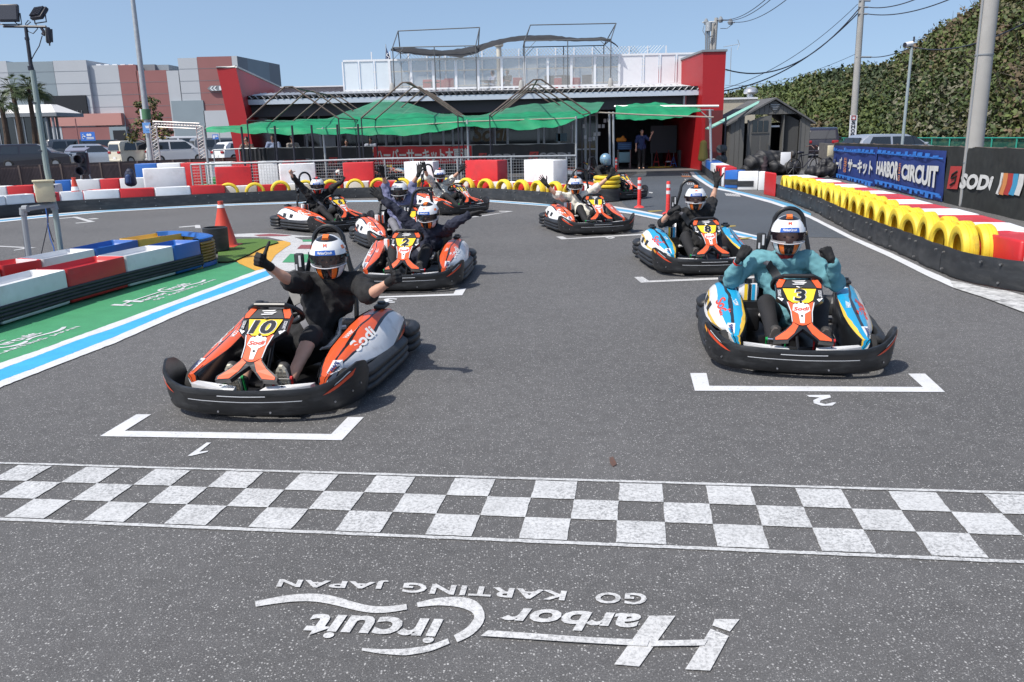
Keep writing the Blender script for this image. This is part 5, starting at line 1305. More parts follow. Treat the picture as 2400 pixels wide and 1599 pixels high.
for i, (c, lab) in enumerate((('white', 'white block of the pit lane row nearest the garage door'), ('blue', 'blue block of the pit lane row under the canopy post'), ('white', 'white block of the pit lane row between the blue and the red one'), ('red', 'red block of the pit lane row before the narrow white one'))):
    a, b = PB[i], PB[i + 1]; d = (b - a).normalized()
    r_, _ = hollow_block('barrier_block', a, b, (-d.y, d.x), .45, .0, .56, BM[c], lab, None, .04, .03, .03)
    mb = MB(); nn = Vector((d.y, -d.x, 0)) * .014; V = [a + nn, b + nn, b, a]
    mb.hexa([v + Vector((0, 0, .03)) for v in V] + [v + Vector((0, 0, .3)) for v in V]); mb.build('rubber_strip', B_BELT, r_, rel=r_)

# ---- second row of blocks behind the far wall, left part
def row(px, depth, zt, colors, labs, n=(0, 1)):
    for i in range(len(px) - 1):
        a, b = px[i], px[i + 1]
        hollow_block('barrier_block', a, b, n, depth, .0, zt, BM[colors[i]], labs[i], None, .05, .05, .03)
def gx(x, Y): return Vector((*atY(x, 430, Y)[:2], 0))
row([gx(x, Y) for x, Y in ((-60, 22.6), (13, 22.8), (75, 23.0), (128, 23.2))], .4, .60, ['white', 'red', 'white'], ['white block of the second row at the picture edge behind the pipe frame', 'red block of the second row seen left of the cream box', 'white block of the second row behind the cream box'])
row([gx(x, Y) for x, Y in ((128, 24.2), (165, 24.3), (234, 24.5), (280, 24.6), (345, 24.8))], .4, .66, ['blue', 'white', 'red', 'white'], ['blue block of the second row beside the striped cone', 'white block of the second row behind the signal lamp', 'red block of the second row behind the signal lamp stand', 'white block of the second row left of the navy backpack'])
row([gx(x, Y) for x, Y in ((320, 28.0), (372, 28.0), (428, 28.0), (485, 28.0), (548, 28.0), (608, 28.0), (665, 28.0), (722, 28.0))], .5, .98, ['blue', 'white', 'red', 'white', 'red', 'white', 'red'],
    ['blue tall tub block behind the navy backpack', 'white tall block of the third row beside the blue tub', 'red tall block of the third row behind the railing corner', 'white tall block of the third row with a black hook mark', 'red tall block of the third row below the brown shirted spectator',
     'white tall block of the third row below the man in pale blue', 'red tall block of the third row ending at the black banner'])
# low red tray block and green ramp
hollow_block('barrier_block', gx(172, 21.9), gx(255, 21.9), (0, 1), .9, .0, .47, B_RED, 'low red tray block lying behind the striped cone', None, .05, .05, .03)
root = thing('green_ramp', 'green plastic ramp lying behind the railing by the first tall red block', 'ramp', gx(480, 24.3))
mb = MB(); A = gx(452, 24.0); B_ = gx(520, 24.0); mb.hexa([A, B_, B_ + Vector((0, .8, 0)), A + Vector((0, .8, 0)), A + Vector((0, 0, .38)), B_ + Vector((0, 0, .38)), B_ + Vector((0, .8, .42)), A + Vector((0, .8, .42))]); mb.build('ramp_side', B_GRN, root, rel=root)
mb = MB(); mb.rbox(gx(505, 24.5) + Vector((0, .4, .52)), (.35, .3, .2), .03); mb.build('ramp_block', B_GRN, root, rel=root)

# ---- traffic cones and posts
C_RED = mat('cone_red', (0.55, 0.055, 0.03), 0.5, var=0.12, vscale=4, dirt=(0.35, 0.09, 0.06), dscale=3, damt=.5)
def cone(p, h, label, bands=0, base=.36, r0=None):
    root = thing('traffic_cone', label, 'traffic cone', p); r0 = r0 or h * .22
    mb = MB(); mb.rbox((0, 0, .02), (base, base, .04), .015); mb.build('cone_base', C_RED, root)
    mb = MB(); mb.lathe([(r0, .04), (r0 * .9, .06), (h * .055, h * .93), (h * .06, h), (h * .03, h), (.001, h)], n=24); mb.build('cone_body', C_RED, root)
    for k in range(bands):
        z = h * (.35 + .26 * k); f = lambda q: r0 * .9 + (h * .055 - r0 * .9) * (q - .06) / (h * .93 - .06) + .004
        mb = MB(); mb.lathe([(f(z), z), (f(z + h * .12), z + h * .12)], n=24); mb.build('reflective_band', B_WHT, root)
    return root
g0 = G(528, 580); zc = atY(498, 472, g0.y).z
cr_ = cone((g0.x, g0.y, 0), max(.7, zc), 'tall worn red traffic cone standing on the turf by the barrier end', 0, .46, .22)
mb = MB(); z = max(.7, zc) * .86; mb.lathe([(.062, z), (.052, z + .05)], n=20); mb.build('reflective_band', B_WHT, cr_)
g1 = G(510, 592); root = thing('black_drum', 'cut black drum leaning between the barrier end and the red cone', 'drum', (g1.x, g1.y, .03))
mb = MB(); mb.lathe([(.17, 0), (.185, .02), (.19, .36), (.17, .37), (.165, .02), (.001, .02)], n=26); mb.build('drum_shell', B_BELT, root)
pc = gx(174, 21.2); cone((pc.x, pc.y, 0), .85, 'red and white striped traffic cone behind the far white blocks', 2)
def post(px, py, label):
    p = G(px, py); root = thing('delineator_post', label, 'delineator post', (p.x, p.y, 0), 0, 'red delineator posts at the pit lane')
    mb = MB(); mb.lathe([(.12, .004), (.11, .02), (.05, .05), (.001, .05)], n=20); mb.build('post_base', mat('post_red', (.72, .05, .045), .5, var=.1), root)
    mb = MB(); prof = []
    for k in range(8): z = .05 + k * .022; prof += [(.045, z), (.045, z + .012), (.040, z + .014), (.040, z + .020)]
    mb.lathe(prof + [(.043, .24), (.041, .66), (.036, .68), (.001, .68)], n=18); mb.build('post_tube', MATS['post_red'], root)
    for z in (.42, .55): mb = MB(); mb.lathe([(.0455, z), (.0452, z + .07)], n=18); mb.build('reflective_band', mat('band_white', (.65, .6, .6), .4), root)
post(1498, 487, 'red delineator post by the blue line beside the tyre stack'); post(1565, 502, 'red delineator post behind the waving driver of kart 8'); post(1444, 412, 'red delineator post behind the driver in the pale blue helmet')
# ================================================================== hill, fences, shed, poles, cars
# ---- wooded hill on the right
RIDGE = [(1640, 250, 175), (1690, 226, 160), (1750, 210, 148), (1840, 197, 130), (1900, 178, 118), (1935, 167, 112), (1990, 155, 104), (2060, 147, 96), (2110, 136, 90), (2150, 105, 84), (2200, 72, 78), (2240, 38, 74), (2290, 4, 70), (2350, -40, 67), (2450, -105, 62), (2600, -190, 58)]
FOOT = [(1640, 105), (1750, 92), (1900, 74), (2060, 60), (2200, 50), (2400, 42), (2600, 38)]
def hill_pt(u, v, lift=0.0):
    """u: picture column at the ridge line, v: 0 foot .. 1 ridge"""
    Df = float(np.interp(u, [f[0] for f in FOOT], [f[1] for f in FOOT])); Dr = float(np.interp(u, [r[0] for r in RIDGE], [r[2] for r in RIDGE])); yr = float(np.interp(u, [r[0] for r in RIDGE], [r[1] for r in RIDGE]))
    top = atY(u, yr, Dr); ft = atY(u, 330, Df); ft.z = -0.1
    k = v ** 1.15; p = ft.lerp(top, v); p.z = ft.z + (top.z - 1.2 - ft.z) * (v ** .92)
    p.z += lift; return p
us = np.linspace(1640, 2600, 60); rows = []
for v in np.linspace(0, 1, 24):
    rows.append([hill_pt(u, v) + Vector((0, 0, .9 * math.sin(u * .045 + v * 9) * math.sin(v * 13 + u * .02) * min(1, v * 4))) for u in us])
back = [p + Vector((p.x * .5, 45, -p.z - 1)) for p in rows[-1]]
mb = MB(); mb.grid(rows + [back]); mb.build('hill', mat('hill_soil', (.055, .05, .022), .95, var=.35, vscale=.25), kind='structure')
# shrubs and tree crowns over the hill: one mass
LV = [LEAF_D, LEAF_M, LEAF_L, LEAF_O, LEAF_B, mat('leaf_grey', (.135, .13, .085), .8, var=.25)]
rg = np.random.RandomState(4)
NB = 3000; per = 64; V_all = []; M_all = []
tries = 0; cl = []
while len(cl) < NB and tries < 40000:
    tries += 1; u = rg.uniform(1645, 2590); v = rg.uniform(0, 1) ** .85
    p = hill_pt(u, v); 
    if rg.uniform() > min(1.0, 55.0 / p.y): continue
    d = max(38.0, p.y); rad = rg.uniform(.9, 1.9) * (.75 + .006 * d)
    if v > .86: rad *= .8
    n_ = math.sin(u * .013 + v * 4.2) + .7 * math.sin(u * .05 - v * 7) + rg.normal() * .55
    right = (u > 2120)
    if v < .16 and u < 1960: mi = rg.choice([4, 3, 5])
    elif right: mi = 4 if n_ > 1.2 else (2 if n_ > .55 else (3 if n_ > .0 else (1 if n_ > -.7 else (5 if n_ > -1.2 else 0))))
    else: mi = 2 if n_ > 1.1 else (1 if n_ > .1 else (3 if n_ > -.4 else 0))
    cl.append((p, rad, mi))
for p, rad, mi in cl:
    g = rg.normal(size=(per, 3)); g /= np.linalg.norm(g, axis=1)[:, None]; g[:, 2] = np.abs(g[:, 2]) * 1.0 - .15
    k = rg.uniform(.55, 1.05, size=(per, 1)); lump = 1 + .25 * np.sin(g[:, :1] * 5 + rad * 9) * np.cos(g[:, 1:2] * 6)
    c = np.array([p.x, p.y, p.z + rad * .15]) + g * k * lump * np.array([rad, rad, rad * .85])
    t = rg.normal(size=(per, 3)); t /= np.linalg.norm(t, axis=1)[:, None]
    w = np.cross(g + np.array([0, 0, .6]) + rg.normal(size=(per, 3)) * .55, t); w /= (np.linalg.norm(w, axis=1)[:, None] + 1e-6)
    s = rg.uniform(.16, .36, size=(per, 1)) * (.55 + .0075 * max(40, p.y))
    q = np.stack([c - t * s * .6, c + w * s * .42, c + t * s * .6, c - w * s * .42], 1)
    V_all.append(q.reshape(-1, 3)); mm = np.full(per, mi); sw = rg.uniform(size=per); mm[sw > .86] = rg.choice([1, 2, 3]); M_all.append(mm)
VA = np.concatenate(V_all); MA = np.concatenate(M_all); nq = len(MA)
me = bpy.data.meshes.new('hillside_foliage'); me.vertices.add(len(VA)); me.vertices.foreach_set('co', VA.ravel()); me.loops.add(nq * 4); me.loops.foreach_set('vertex_index', np.arange(nq * 4, dtype=np.int32))
me.polygons.add(nq); me.polygons.foreach_set('loop_start', np.arange(0, nq * 4, 4, dtype=np.int32)); me.polygons.foreach_set('loop_total', np.full(nq, 4, dtype=np.int32))
for m_ in LV: me.materials.append(m_)
me.polygons.foreach_set('material_index', MA.astype(np.int32)); me.update(calc_edges=True)
o = bpy.data.objects.new('hillside_foliage', me); COL.objects.link(o); o['kind'] = 'stuff'; o['label'] = 'dense mixed shrubs and tree crowns covering the hill'
# bare twiggy branches among the shrubs
mb = MB(); r = random.Random(9)
for _ in range(240):
    u = r.choice([r.uniform(2120, 2450), r.uniform(2270, 2450)]); v = r.uniform(.05, .95); p = hill_pt(u, v, .7); 
    for k in range(4):
        d = Vector((r.uniform(-1, 1), r.uniform(-1.2, -.1), r.uniform(.1, 1.0))).normalized() * r.uniform(.8, 2.4); m_ = p + d * .5 + Vector((0, 0, .2)); mb.tube([p, m_, p + d], [.035, .022, .006], 4, cap=False)
mb.build('bare_branches', mat('pale_twig', (.22, .19, .15), .9), kind='stuff')

# ---- green roadside fence
GF = mat('fence_green', (.02, .27, .20), .5, var=.06); GFM = mat('fence_green_mesh', (.008, .085, .06), .7, alpha=.80)
fA = G(2440, 400); fA = Vector((atY(2440, 400, 30).x, 30, 0)); fB = Vector((atY(1885, 330, 64).x, 64, 0))
gfn = thing('roadside_fence', 'bright green post and mesh fence along the foot of the hill', 'fence', fA); L_ = (fB - fA).length; nP = int(L_ / 1.9)
zt = lambda t: 1.12 + (.80 - 1.12) * t
for k in range(nP + 1):
    p = fA.lerp(fB, k / nP); z = zt(k / nP); mb = MB(); mb.tube([p, p + Vector((0, 0, z))], .032, 6); mb.build('fence_post', GF, gfn, rel=gfn)
for dz in (0, -.62):
    mb = MB(); mb.tube([fA + Vector((0, 0, zt(0) + dz)), fB + Vector((0, 0, zt(1) + dz))], .032, 6); mb.build('fence_rail', GF, gfn, rel=gfn)
mb = MB(); mb.poly([fA + Vector((.05, 0, 0)), fB + Vector((.05, 0, 0)), fB + Vector((.05, 0, zt(1))), fA + Vector((.05, 0, zt(0)))]); mb.build('fence_mesh', GFM, gfn, rel=gfn)

# ---- black screen fence with the banners
sA = G(1952, 415); sB = G(2216, 475); sd = (sB - sA).normalized(); sn = Vector((sd.y, -sd.x, 0))
if sn.x > 0: sn = -sn
def SF(s, z, o=0.0): return sA + sd * s + Vector((0, 0, z)) + sn * o
def SP(px, py, o=0.0):
    q_ = on_plane(px, py, sA, sn); return q_ + sn * o
SCR = mat('black_screen', (.022, .024, .022), .7, var=.3, vscale=6)
sf = thing('screen_fence', 'black mesh screen fence behind the yellow tyres on the right', 'fence', sA)
s = -.4
for (s0_, s1_) in ((-.1, 5.06), (5.06, 10.1), (10.1, 14.2), (14.2, 19)):
    rows = [[], [], []]
    for k in range(13):
        q_ = s0_ + (s1_ - s0_) * k / 12; w = .03 * math.sin(q_ * 3.1)
        for j, z in enumerate((.02, .6, 1.14 + .008 * q_)): rows[j].append(SF(q_, z + (.012 * math.sin(q_ * 5) if j == 2 else 0), w * (1, .3, 0)[j]))
    mb = MB(); mb.grid(rows); mb.build('screen_panel', SCR, sf, rel=sf)
for k in range(9):
    mb = MB(); q_ = .0 + k * 2.1; mb.tube([SF(q_, 0, -.06), SF(q_, 1.17 + .008 * q_, -.06)], .028, 7); mb.build('fence_post', W_RUSTP, sf, rel=sf)
mb = MB(); mb.tube([SF(-.3, 1.13, -.05), SF(19, 1.29, -.05)], .02, 6); mb.build('top_rail', W_RUSTP, sf, rel=sf)
def sbanner(label, TL, TR, BR, BL, m_, o=.07):
    c = [SP(*p, o) for p in (TL, TR, BR, BL)]; root = thing('banner', label, 'banner', c[3]); rows = []
    for j in range(7):
        a_, b_ = c[0].lerp(c[3], j / 6), c[1].lerp(c[2], j / 6); rows.append([a_.lerp(b_, k / 20) + sn * (.018 * math.sin(k * 1.1 + j * .5) + .012 * math.sin(k * .5 - j)) for k in range(21)])
    mb = MB(); mb.grid(rows); mb.build('cloth', m_, root, rel=root)
    return root, (lambda u, v, e=.045: (c[0] * (1 - u) + c[1] * u) * (1 - v) + (c[3] * (1 - u) + c[2] * u) * v + sn * e)
GRAF = mat('graffiti_blue', (.035, .19, .60), .5, var=.15)
def skyline(root, P, n, seed):
    r = random.Random(seed)
    for edge in (0, 1):
        mb = MB(); y0, y1 = (.055, .145) if edge == 0 else (.85, .99)
        mb.flat([P(.005, .135), P(.995, .135), P(.995, .165), P(.005, .165)] if edge == 0 else [P(.005, .845), P(.995, .845), P(.995, .885), P(.005, .885)])
        x = .02
        while x < .95:
            w = r.uniform(.02, .075); h = r.uniform(.3, 1); 
            if edge == 0: mb.flat([P(x, y1 - .09 * h, .05), P(x + w, y1 - .09 * h - r.uniform(-.01, .02), .05), P(x + w * .9, y1, .05), P(x - .006, y1, .05)])
            else: mb.flat([P(x, .88, .05), P(x + w, .88, .05), P(x + w * .95, .88 + .11 * h, .05), P(x + .004, .88 + .11 * h - .01, .05)])
            x += w + r.uniform(.012, .04)
        mb.build('skyline_print', GRAF, root, rel=root)['kind'] = 'stuff'
b1, P1 = sbanner('navy banner with white katakana lettering nearest the grey shed', (1962.4, 341), (2063, 345), (2054, 441), (1955, 415), BAN_B); skyline(b1, P1, 9, 1)
for tx, u0, u1 in (('ハーバ', .03, .26), ('サーキット', .42, .97)):
    mb = MB(); text_quad(mb, tx, P1(u0, .36), P1(u1, .33), P1(u1, .70), P1(u0, .73), bold=.045); mb.build('lettering', PR_W, b1, rel=b1)
OR_ = mat('banner_orange', (.62, .24, .08), .5)
mb = MB(); text_quad(mb, 'GO KART!', P1(.32, .76, .05), P1(.32, .34, .05), P1(.39, .34, .05), P1(.39, .76, .05), bold=.03); mb.build('side_lettering', OR_, b1, rel=b1)
b2, P2 = sbanner('navy banner with large white capital lettering beside the thick concrete pole', (2066, 345), (2226, 353.5), (2214, 473), (2058, 434), BAN_B); skyline(b2, P2, 9, 2)
for tx, u0, u1 in (('HARBOR', .02, .40), ('CIRCUIT', .45, .95)):
    mb = MB(); text_quad(mb, tx, P2(u0, .36), P2(u1, .30), P2(u1, .76), P2(u0, .70), bold=.05); mb.build('lettering', PR_W, b2, rel=b2)
mb = MB(); text_quad(mb, 'GO KART!', P2(.405, .76, .05), P2(.405, .34, .05), P2(.435, .34, .05), P2(.435, .76, .05), bold=.03); mb.build('side_lettering', OR_, b2, rel=b2)
b3, P3 = sbanner('black banner with a red emblem and white maker name behind the concrete pole', (2228, 346), (2420, 351), (2440, 530), (2218, 478), SCR, .05)
Z5 = lambda p: zz(1950, 300, 5.231, p)
SS = lambda pts, e=.075: [SP(x, y, e) for x, y in Z5(pts)]
mb = MB(); mb.flat(SS([(1500, 468), (1640, 470), (1580, 752), (1450, 745)])); em = mb.build('emblem', PR_R, b3, rel=b3)
mb = MB(); mb.tube(SS([(1590, 530), (1530, 570), (1515, 620), (1580, 590), (1560, 660), (1500, 700)], .09), .02, 5); mb.build('emblem_stroke', SCR, em, rel=b3)
q_ = SS([(1640, 555), (2045, 580), (1985, 770), (1600, 745)]); mb = MB(); text_quad(mb, 'SODi', *q_, bold=.05); mb.build('lettering', PR_W, b3, rel=b3)
for k, (x, m_) in enumerate(((2075, PR_W), (2100, OR_), (2165, PR_R), (2230, mat('stripe_blue', (.06, .30, .50), .5)), (2300, PR_W))):
    w = 30 if k == 0 else 62
    mb = MB(); mb.flat(SS([(x + 55, 548 + k * 4), (x + 55 + w, 550 + k * 4), (x + 40 + w, 690), (x + w - 10, 822 + k * 3), (x - 15, 805 + k * 3), (x + 30, 690)], .08)); mb.build('stripe', m_, b3, rel=b3)
# grey end posts and meter box by the shed
mb = MB(); p0_, p1_ = G(1915, 408), G(1950, 414); mb.hexa([p0_, p1_, p1_ + Vector((.1, .1, 0)), p0_ + Vector((.1, .1, 0)), p0_ + Vector((0, 0, 1.12)), p1_ + Vector((0, 0, 1.1)), p1_ + Vector((.1, .1, 1.1)), p0_ + Vector((.1, .1, 1.12))])
o = mb.build('grey_panel', mat('dull_panel', (.11, .105, .10), .8, var=.2), None); tag(o, 'weathered grey panel between the shed and the navy banner', 'panel')
c = atY(1946, 354, 27.6); mbx = thing('meter_box', 'small cream meter box on the end of the screen fence', 'electric box', c); mb = MB(); mb.rbox((0, 0, 0), (.18, .1, .36), .015); mb.build('case', CREAM, mbx); mb = MB(); mb.rbox((0, -.056, 0), (.15, .012, .30), .005); mb.build('cover', CREAM, mbx)

# ---- poles and wires
gb2 = G(2268, 484); tp_ = atY(2321, 0, gb2.y)
cp_ = thing('concrete_pole', 'thick pale concrete pole standing behind the yellow tyres', 'pole', gb2)
k_ = (tp_.x - gb2.x) / tp_.z; mb = MB(); mb.tube([(gb2.x, gb2.y, 0), (gb2.x + k_ * 1.2, gb2.y, 1.2), (gb2.x + k_ * 9, gb2.y, 9)], [.175, .172, .145], 20); mb.build('pole', W_CONC, cp_, rel=cp_)
for z in (.9, 3.05): mb = MB(); mb.tube([(gb2.x + k_ * z, gb2.y, z), (gb2.x + k_ * z, gb2.y, z + .025)], .178, 20); mb.build('steel_band', W_DKGR, cp_, rel=cp_)
mb = MB(); mb.tube([(gb2.x - .17, gb2.y - .05, 0), (gb2.x - .17 + k_ * 9, gb2.y - .05, 9)], .012, 6); mb.build('conduit', PVC, cp_, rel=cp_)
YU = 46.0; ub = atY(1997, 334, YU); ut = atY(2020, 0, YU); k_ = (ut.x - ub.x) / (ut.z - ub.z); ux = lambda z: ub.x + k_ * (z - ub.z)
up_ = thing('utility_pole', 'concrete utility pole with a vertical shop sign in front of the wooded hill', 'utility pole', (ux(0), YU, 0))
mb = MB(); mb.tube([(ux(0), YU, 0), (ux(5), YU, 5), (ux(12), YU, 12)], [.185, .17, .14], 16); mb.build('pole', W_CONC, up_, rel=up_)
sg0, sg1 = atY(1997, 335, YU - .2), atY(2001, 270, YU - .2)
mb = MB(); mb.hexa([(sg0.x - .2, YU - .22, sg0.z - .3), (sg0.x + .2, YU - .22, sg0.z - .3), (sg0.x + .2, YU - .19, sg0.z - .3), (sg0.x - .2, YU - .19, sg0.z - .3), (sg1.x - .2, YU - .22, sg1.z), (sg1.x + .2, YU - .22, sg1.z), (sg1.x + .2, YU - .19, sg1.z), (sg1.x - .2, YU - .19, sg1.z)]); so = mb.build('shop_sign', W_WHITE, up_, rel=up_)
for i, ch in enumerate('SHOP'):
    c = atY(2000.3 - i * .75, 287 + i * 10, YU - .24); mb = MB(); text_quad(mb, ch, c + Vector((-.11, 0, .10)), c + Vector((.11, 0, .10)), c + Vector((.11, 0, -.10)), c + Vector((-.11, 0, -.10)), bold=.03); mb.build('letter', mat('sign_black', (.02, .02, .03), .5), so, rel=up_)
c = atY(2001, 276, YU - .24)
for a_, b_, cc_, dd_ in ((-.13, .13, .08, .12), (-.13, .13, -.12, -.08), (-.13, -.08, -.12, .12), (.08, .13, -.12, .12)): mb = MB(); Bx(mb, c.x + a_, c.x + b_, c.y - .004, c.y, c.z + cc_, c.z + dd_); mb.build('red_frame', PR_R, so, rel=up_)
c = atY(1997.3, 328, YU - .24); mb = MB(); mb.flat([c + Vector(v) for v in ((-.04, 0, .2), (.04, 0, .2), (.04, 0, -.05), (.1, 0, -.05), (0, 0, -.2), (-.1, 0, -.05), (-.04, 0, -.05))]); mb.build('arrow', MATS['sign_black'], so, rel=up_)
mb = MB()
for px0, px1, py in ((2022, 2040, 2), (2020, 2034, 17), (2019, 2033, 33), (2015, 2042, 134)): mb.tube([atY(px0 - 8, py, YU - .1), atY(px1, py, YU - .1)], .05, 6)
mb.build('insulator', W_DKGR, up_, rel=up_)['kind'] = 'stuff'
YC = 31.0; cb_ = atY(2114, 344, YC); ct = atY(2137, 112, YC); k_ = (ct.x - cb_.x) / (ct.z - cb_.z)
cc = thing('camera_pole', 'slim grey pole with a white surveillance camera above the navy banner', 'camera pole', (cb_.x - k_ * cb_.z, YC, 0))
mb = MB(); mb.tube([(cb_.x - k_ * cb_.z, YC, 0), ct], [.055, .05], 10); mb.build('pole', mat('pole_bluegrey', (.26, .31, .33), .5), cc, rel=cc)
c = atY(2129, 104, YC); mb = MB(); mb.tube([c + Vector((-.14, -.05, -.02)), c + Vector((.16, .05, .03))], .085, 12); cm = mb.build('camera_body', W_WHITE, cc, rel=cc); mb = MB(); mb.tube([c + Vector((-.16, -.06, -.022)), c + Vector((-.14, -.05, -.02))], .08, 12); mb.build('camera_lens', M_DARKM, cm, rel=cc); mb = MB(); mb.tube([ct, c + Vector((.05, 0, -.06))], .03, 6); mb.tube([ct + Vector((.05, 0, .2)), ct + Vector((.05, 0, .38))], .03, 6); mb.build('mount', M_DARKM, cc, rel=cc)
YP = 52.0
p2 = thing('utility_pole', 'double utility pole with transformer rising behind the red wing wall', 'utility pole', (atY(1676, 300, YP).x, YP, 0))
for px, py in ((1679, 42), (1672, 54)): t_ = atY(px, py, YP + (0 if px == 1679 else .5)); mb = MB(); mb.tube([(t_.x - .25, t_.y, 0), t_], [.15, .11], 10); mb.build('pole', W_CONC, p2, rel=p2)
mb = MB(); mb.tube([atY(1646, 53, YP), atY(1676, 51, YP - .15)], .04, 6); mb.tube([atY(1680, 46, YP - .1), atY(1698, 48, YP - .1)], .04, 6); mb.tube([atY(1705, 53, YP), atY(1722, 53, YP)], .04, 6); mb.tube([atY(1657, 88, YP), atY(1672, 84, YP)], .03, 6); mb.build('cross_arm', W_GALV, p2, rel=p2)['kind'] = 'stuff'
for px, py in ((1655, 52), (1689, 47), (1712, 52)): c = atY(px, py, YP - .1); mb = MB(); mb.lathe([(.001, -.16), (.12, -.14), (.16, 0), (.1, .12), (.05, .2), (.001, .2)], c, 10); mb.build('insulator', W_DKGR, p2, rel=p2)
c = atY(1661, 63, YP - .2); mb = MB(); mb.cyl((c.x, c.y, c.z - .25), .2, .5, 12); mb.build('transformer', W_GALV, p2, rel=p2)
mb = MB()
for k in range(3): a_ = atY(1654 + k * 4, 72, YP - .2); b_ = atY(1654 + k * 4, 120, YP - .2); mb.tube([a_, b_], .045, 6)
mb.tube([atY(1650, 60, YP - .2), atY(1647, 72, YP - .2), atY(1654, 86, YP - .2)], .02, 5); mb.tube([atY(1718, 56, YP), atY(1704, 67, YP), atY(1688, 67, YP)], .02, 5); mb.build('drop_cable', W_DKGR, p2, rel=p2)['kind'] = 'stuff'
an = thing('television_antenna', 'thin television antenna mast beside the red wing wall', 'antenna', (atY(1711, 198, 45).x, 45, 3.4))
mb = MB(); mb.tube([atY(1711, 198, 45), atY(1714, 112, 45)], .02, 5); mb.build('mast', W_GALV, an, rel=an); mb = MB(); mb.tube([atY(1696, 110, 45), atY(1730, 104, 45)], .015, 5); mb.tube([atY(1729, 93, 45), atY(1733, 104, 45), atY(1728, 117, 45)], .015, 5); mb.tube([atY(1698, 166, 45), atY(1711, 166, 45)], .014, 5); mb.build('aerial', W_GALV, an, rel=an)['kind'] = 'stuff'
def wire(pts, sag, label, rad=.018):
    a_, b_ = pts; mb = MB(); P = []
    for k in range(21):
        t = k / 20; q_ = a_.lerp(b_, t); q_.z -= sag * 4 * t * (1 - t); P.append(q_)
    mb.tube(P, rad, 5, cap=False); o = mb.build('overhead_wire', M_DARKM, None); tag(o, label, 'wire')
wire((atY(2012, 22, YU), atY(1701, 163, 40)), 1.25, 'thick overhead wire swinging low from the utility pole to the red wing', .032)
wire((atY(2012, 30, YU), atY(1697, 213, 40)), .75, 'thick overhead wire running to the lower part of the red wing', .032)
wire((atY(2010, 10, YU), atY(1697, 208, 42)), .6, 'thin overhead wire between the two thick ones', .016)
wire((atY(1690, 46, YP), atY(1800, -6, 38)), .3, 'thin wire leaving the double pole upwards, upper one'); wire((atY(1698, 48, YP), atY(1812, -6, 38)), .3, 'thin wire leaving the double pole upwards, middle one'); wire((atY(1720, 52, YP), atY(1850, -6, 36)), .3, 'thin wire leaving the double pole upwards, lowest one')
wire((atY(2034, 17, YU), atY(2150, -3, 36)), .15, 'wire running from the utility pole towards the hill, upper one', .025); wire((atY(2034, 33, YU), atY(2230, -3, 34)), .25, 'wire running from the utility pole towards the hill, lower one', .025)
wire((atY(2040, 134, YU), atY(2132, 114, 31)), .1, 'wire between the utility pole and the camera pole', .022); wire((atY(2140, 110, 31), atY(2430, 40, 21)), .35, 'dark wire crossing in front of the hill behind the concrete pole', .02)
wire((atY(1700, 200, 60), atY(2003, 128, YU)), .5, 'faint thin wire meeting the utility pole halfway up', .012)

# ---- grey shed
YS = 33.0
sx0, sx1 = atY(1712, 300, YS).x, atY(1899, 300, YS).x; ze = atY(1712, 289, YS).z; xa, za = XZ(1816, 236, YS)
sh = thing('garden_shed', 'grey plank shed with an open door and a pale green strip along its roof', 'shed', ((sx0 + sx1) / 2, YS, 0)); Yb_ = YS + 3.6
gabl = lambda x: ze + (za - ze) * (1 - abs(x - xa) / (xa - sx0 if x < xa else sx1 - xa))
dx0, dx1 = atY(1752, 330, YS).x, atY(1874, 330, YS).x; dzt = atY(1812, 268, YS).z
nv = 17
for k in range(nv):   # front cladding boards
    a_ = sx0 + (sx1 - sx0) * k / nv + .006; b_ = sx0 + (sx1 - sx0) * (k + 1) / nv - .006; m_ = (a_ + b_) / 2
    z0_ = 0.0 if (b_ < dx0 or a_ > dx1) else dzt
    mb = MB(); mb.prism([(a_, z0_), (b_, z0_), (b_, gabl(b_)), (m_, gabl(m_)) if not (a_ < xa < b_) else (xa, za), (a_, gabl(a_))], lambda u, v, d: (u, YS + d, v), 0, .06); mb.build('plank', W_GREYT, sh, rel=sh)
for x in (sx0, sx1):
    mb = MB(); Bx(mb, x - .03, x + .03, YS + .07, Yb_, 0, ze); mb.build('side_wall', W_GREYT, sh, rel=sh)
mb = MB(); Bx(mb, sx0, sx1, Yb_, Yb_ + .05, 0, ze); mb.build('back_wall', W_VOID, sh, rel=sh)  # painted near-black to carry the shade inside the shed
for s, x in ((-1, sx0), (1, sx1)):
    e_ = Vector((x + s * .16, 0, ze - .1)); t_ = Vector((xa, 0, za + .05)); n_ = Vector((0, 0, .07))
    mb = MB(); mb.hexa([e_ + Vector((0, YS - .14, 0)), t_ + Vector((0, YS - .14, 0)), t_ + Vector((0, Yb_ + .1, 0)), e_ + Vector((0, Yb_ + .1, 0)), e_ + n_ + Vector((0, YS - .14, 0)), t_ + n_ + Vector((0, YS - .14, 0)), t_ + n_ + Vector((0, Yb_ + .1, 0)), e_ + n_ + Vector((0, Yb_ + .1, 0))]); mb.build('roof_panel', mat('shed_roof', (.10, .10, .10), .7, var=.15, vscale=6), sh, rel=sh)
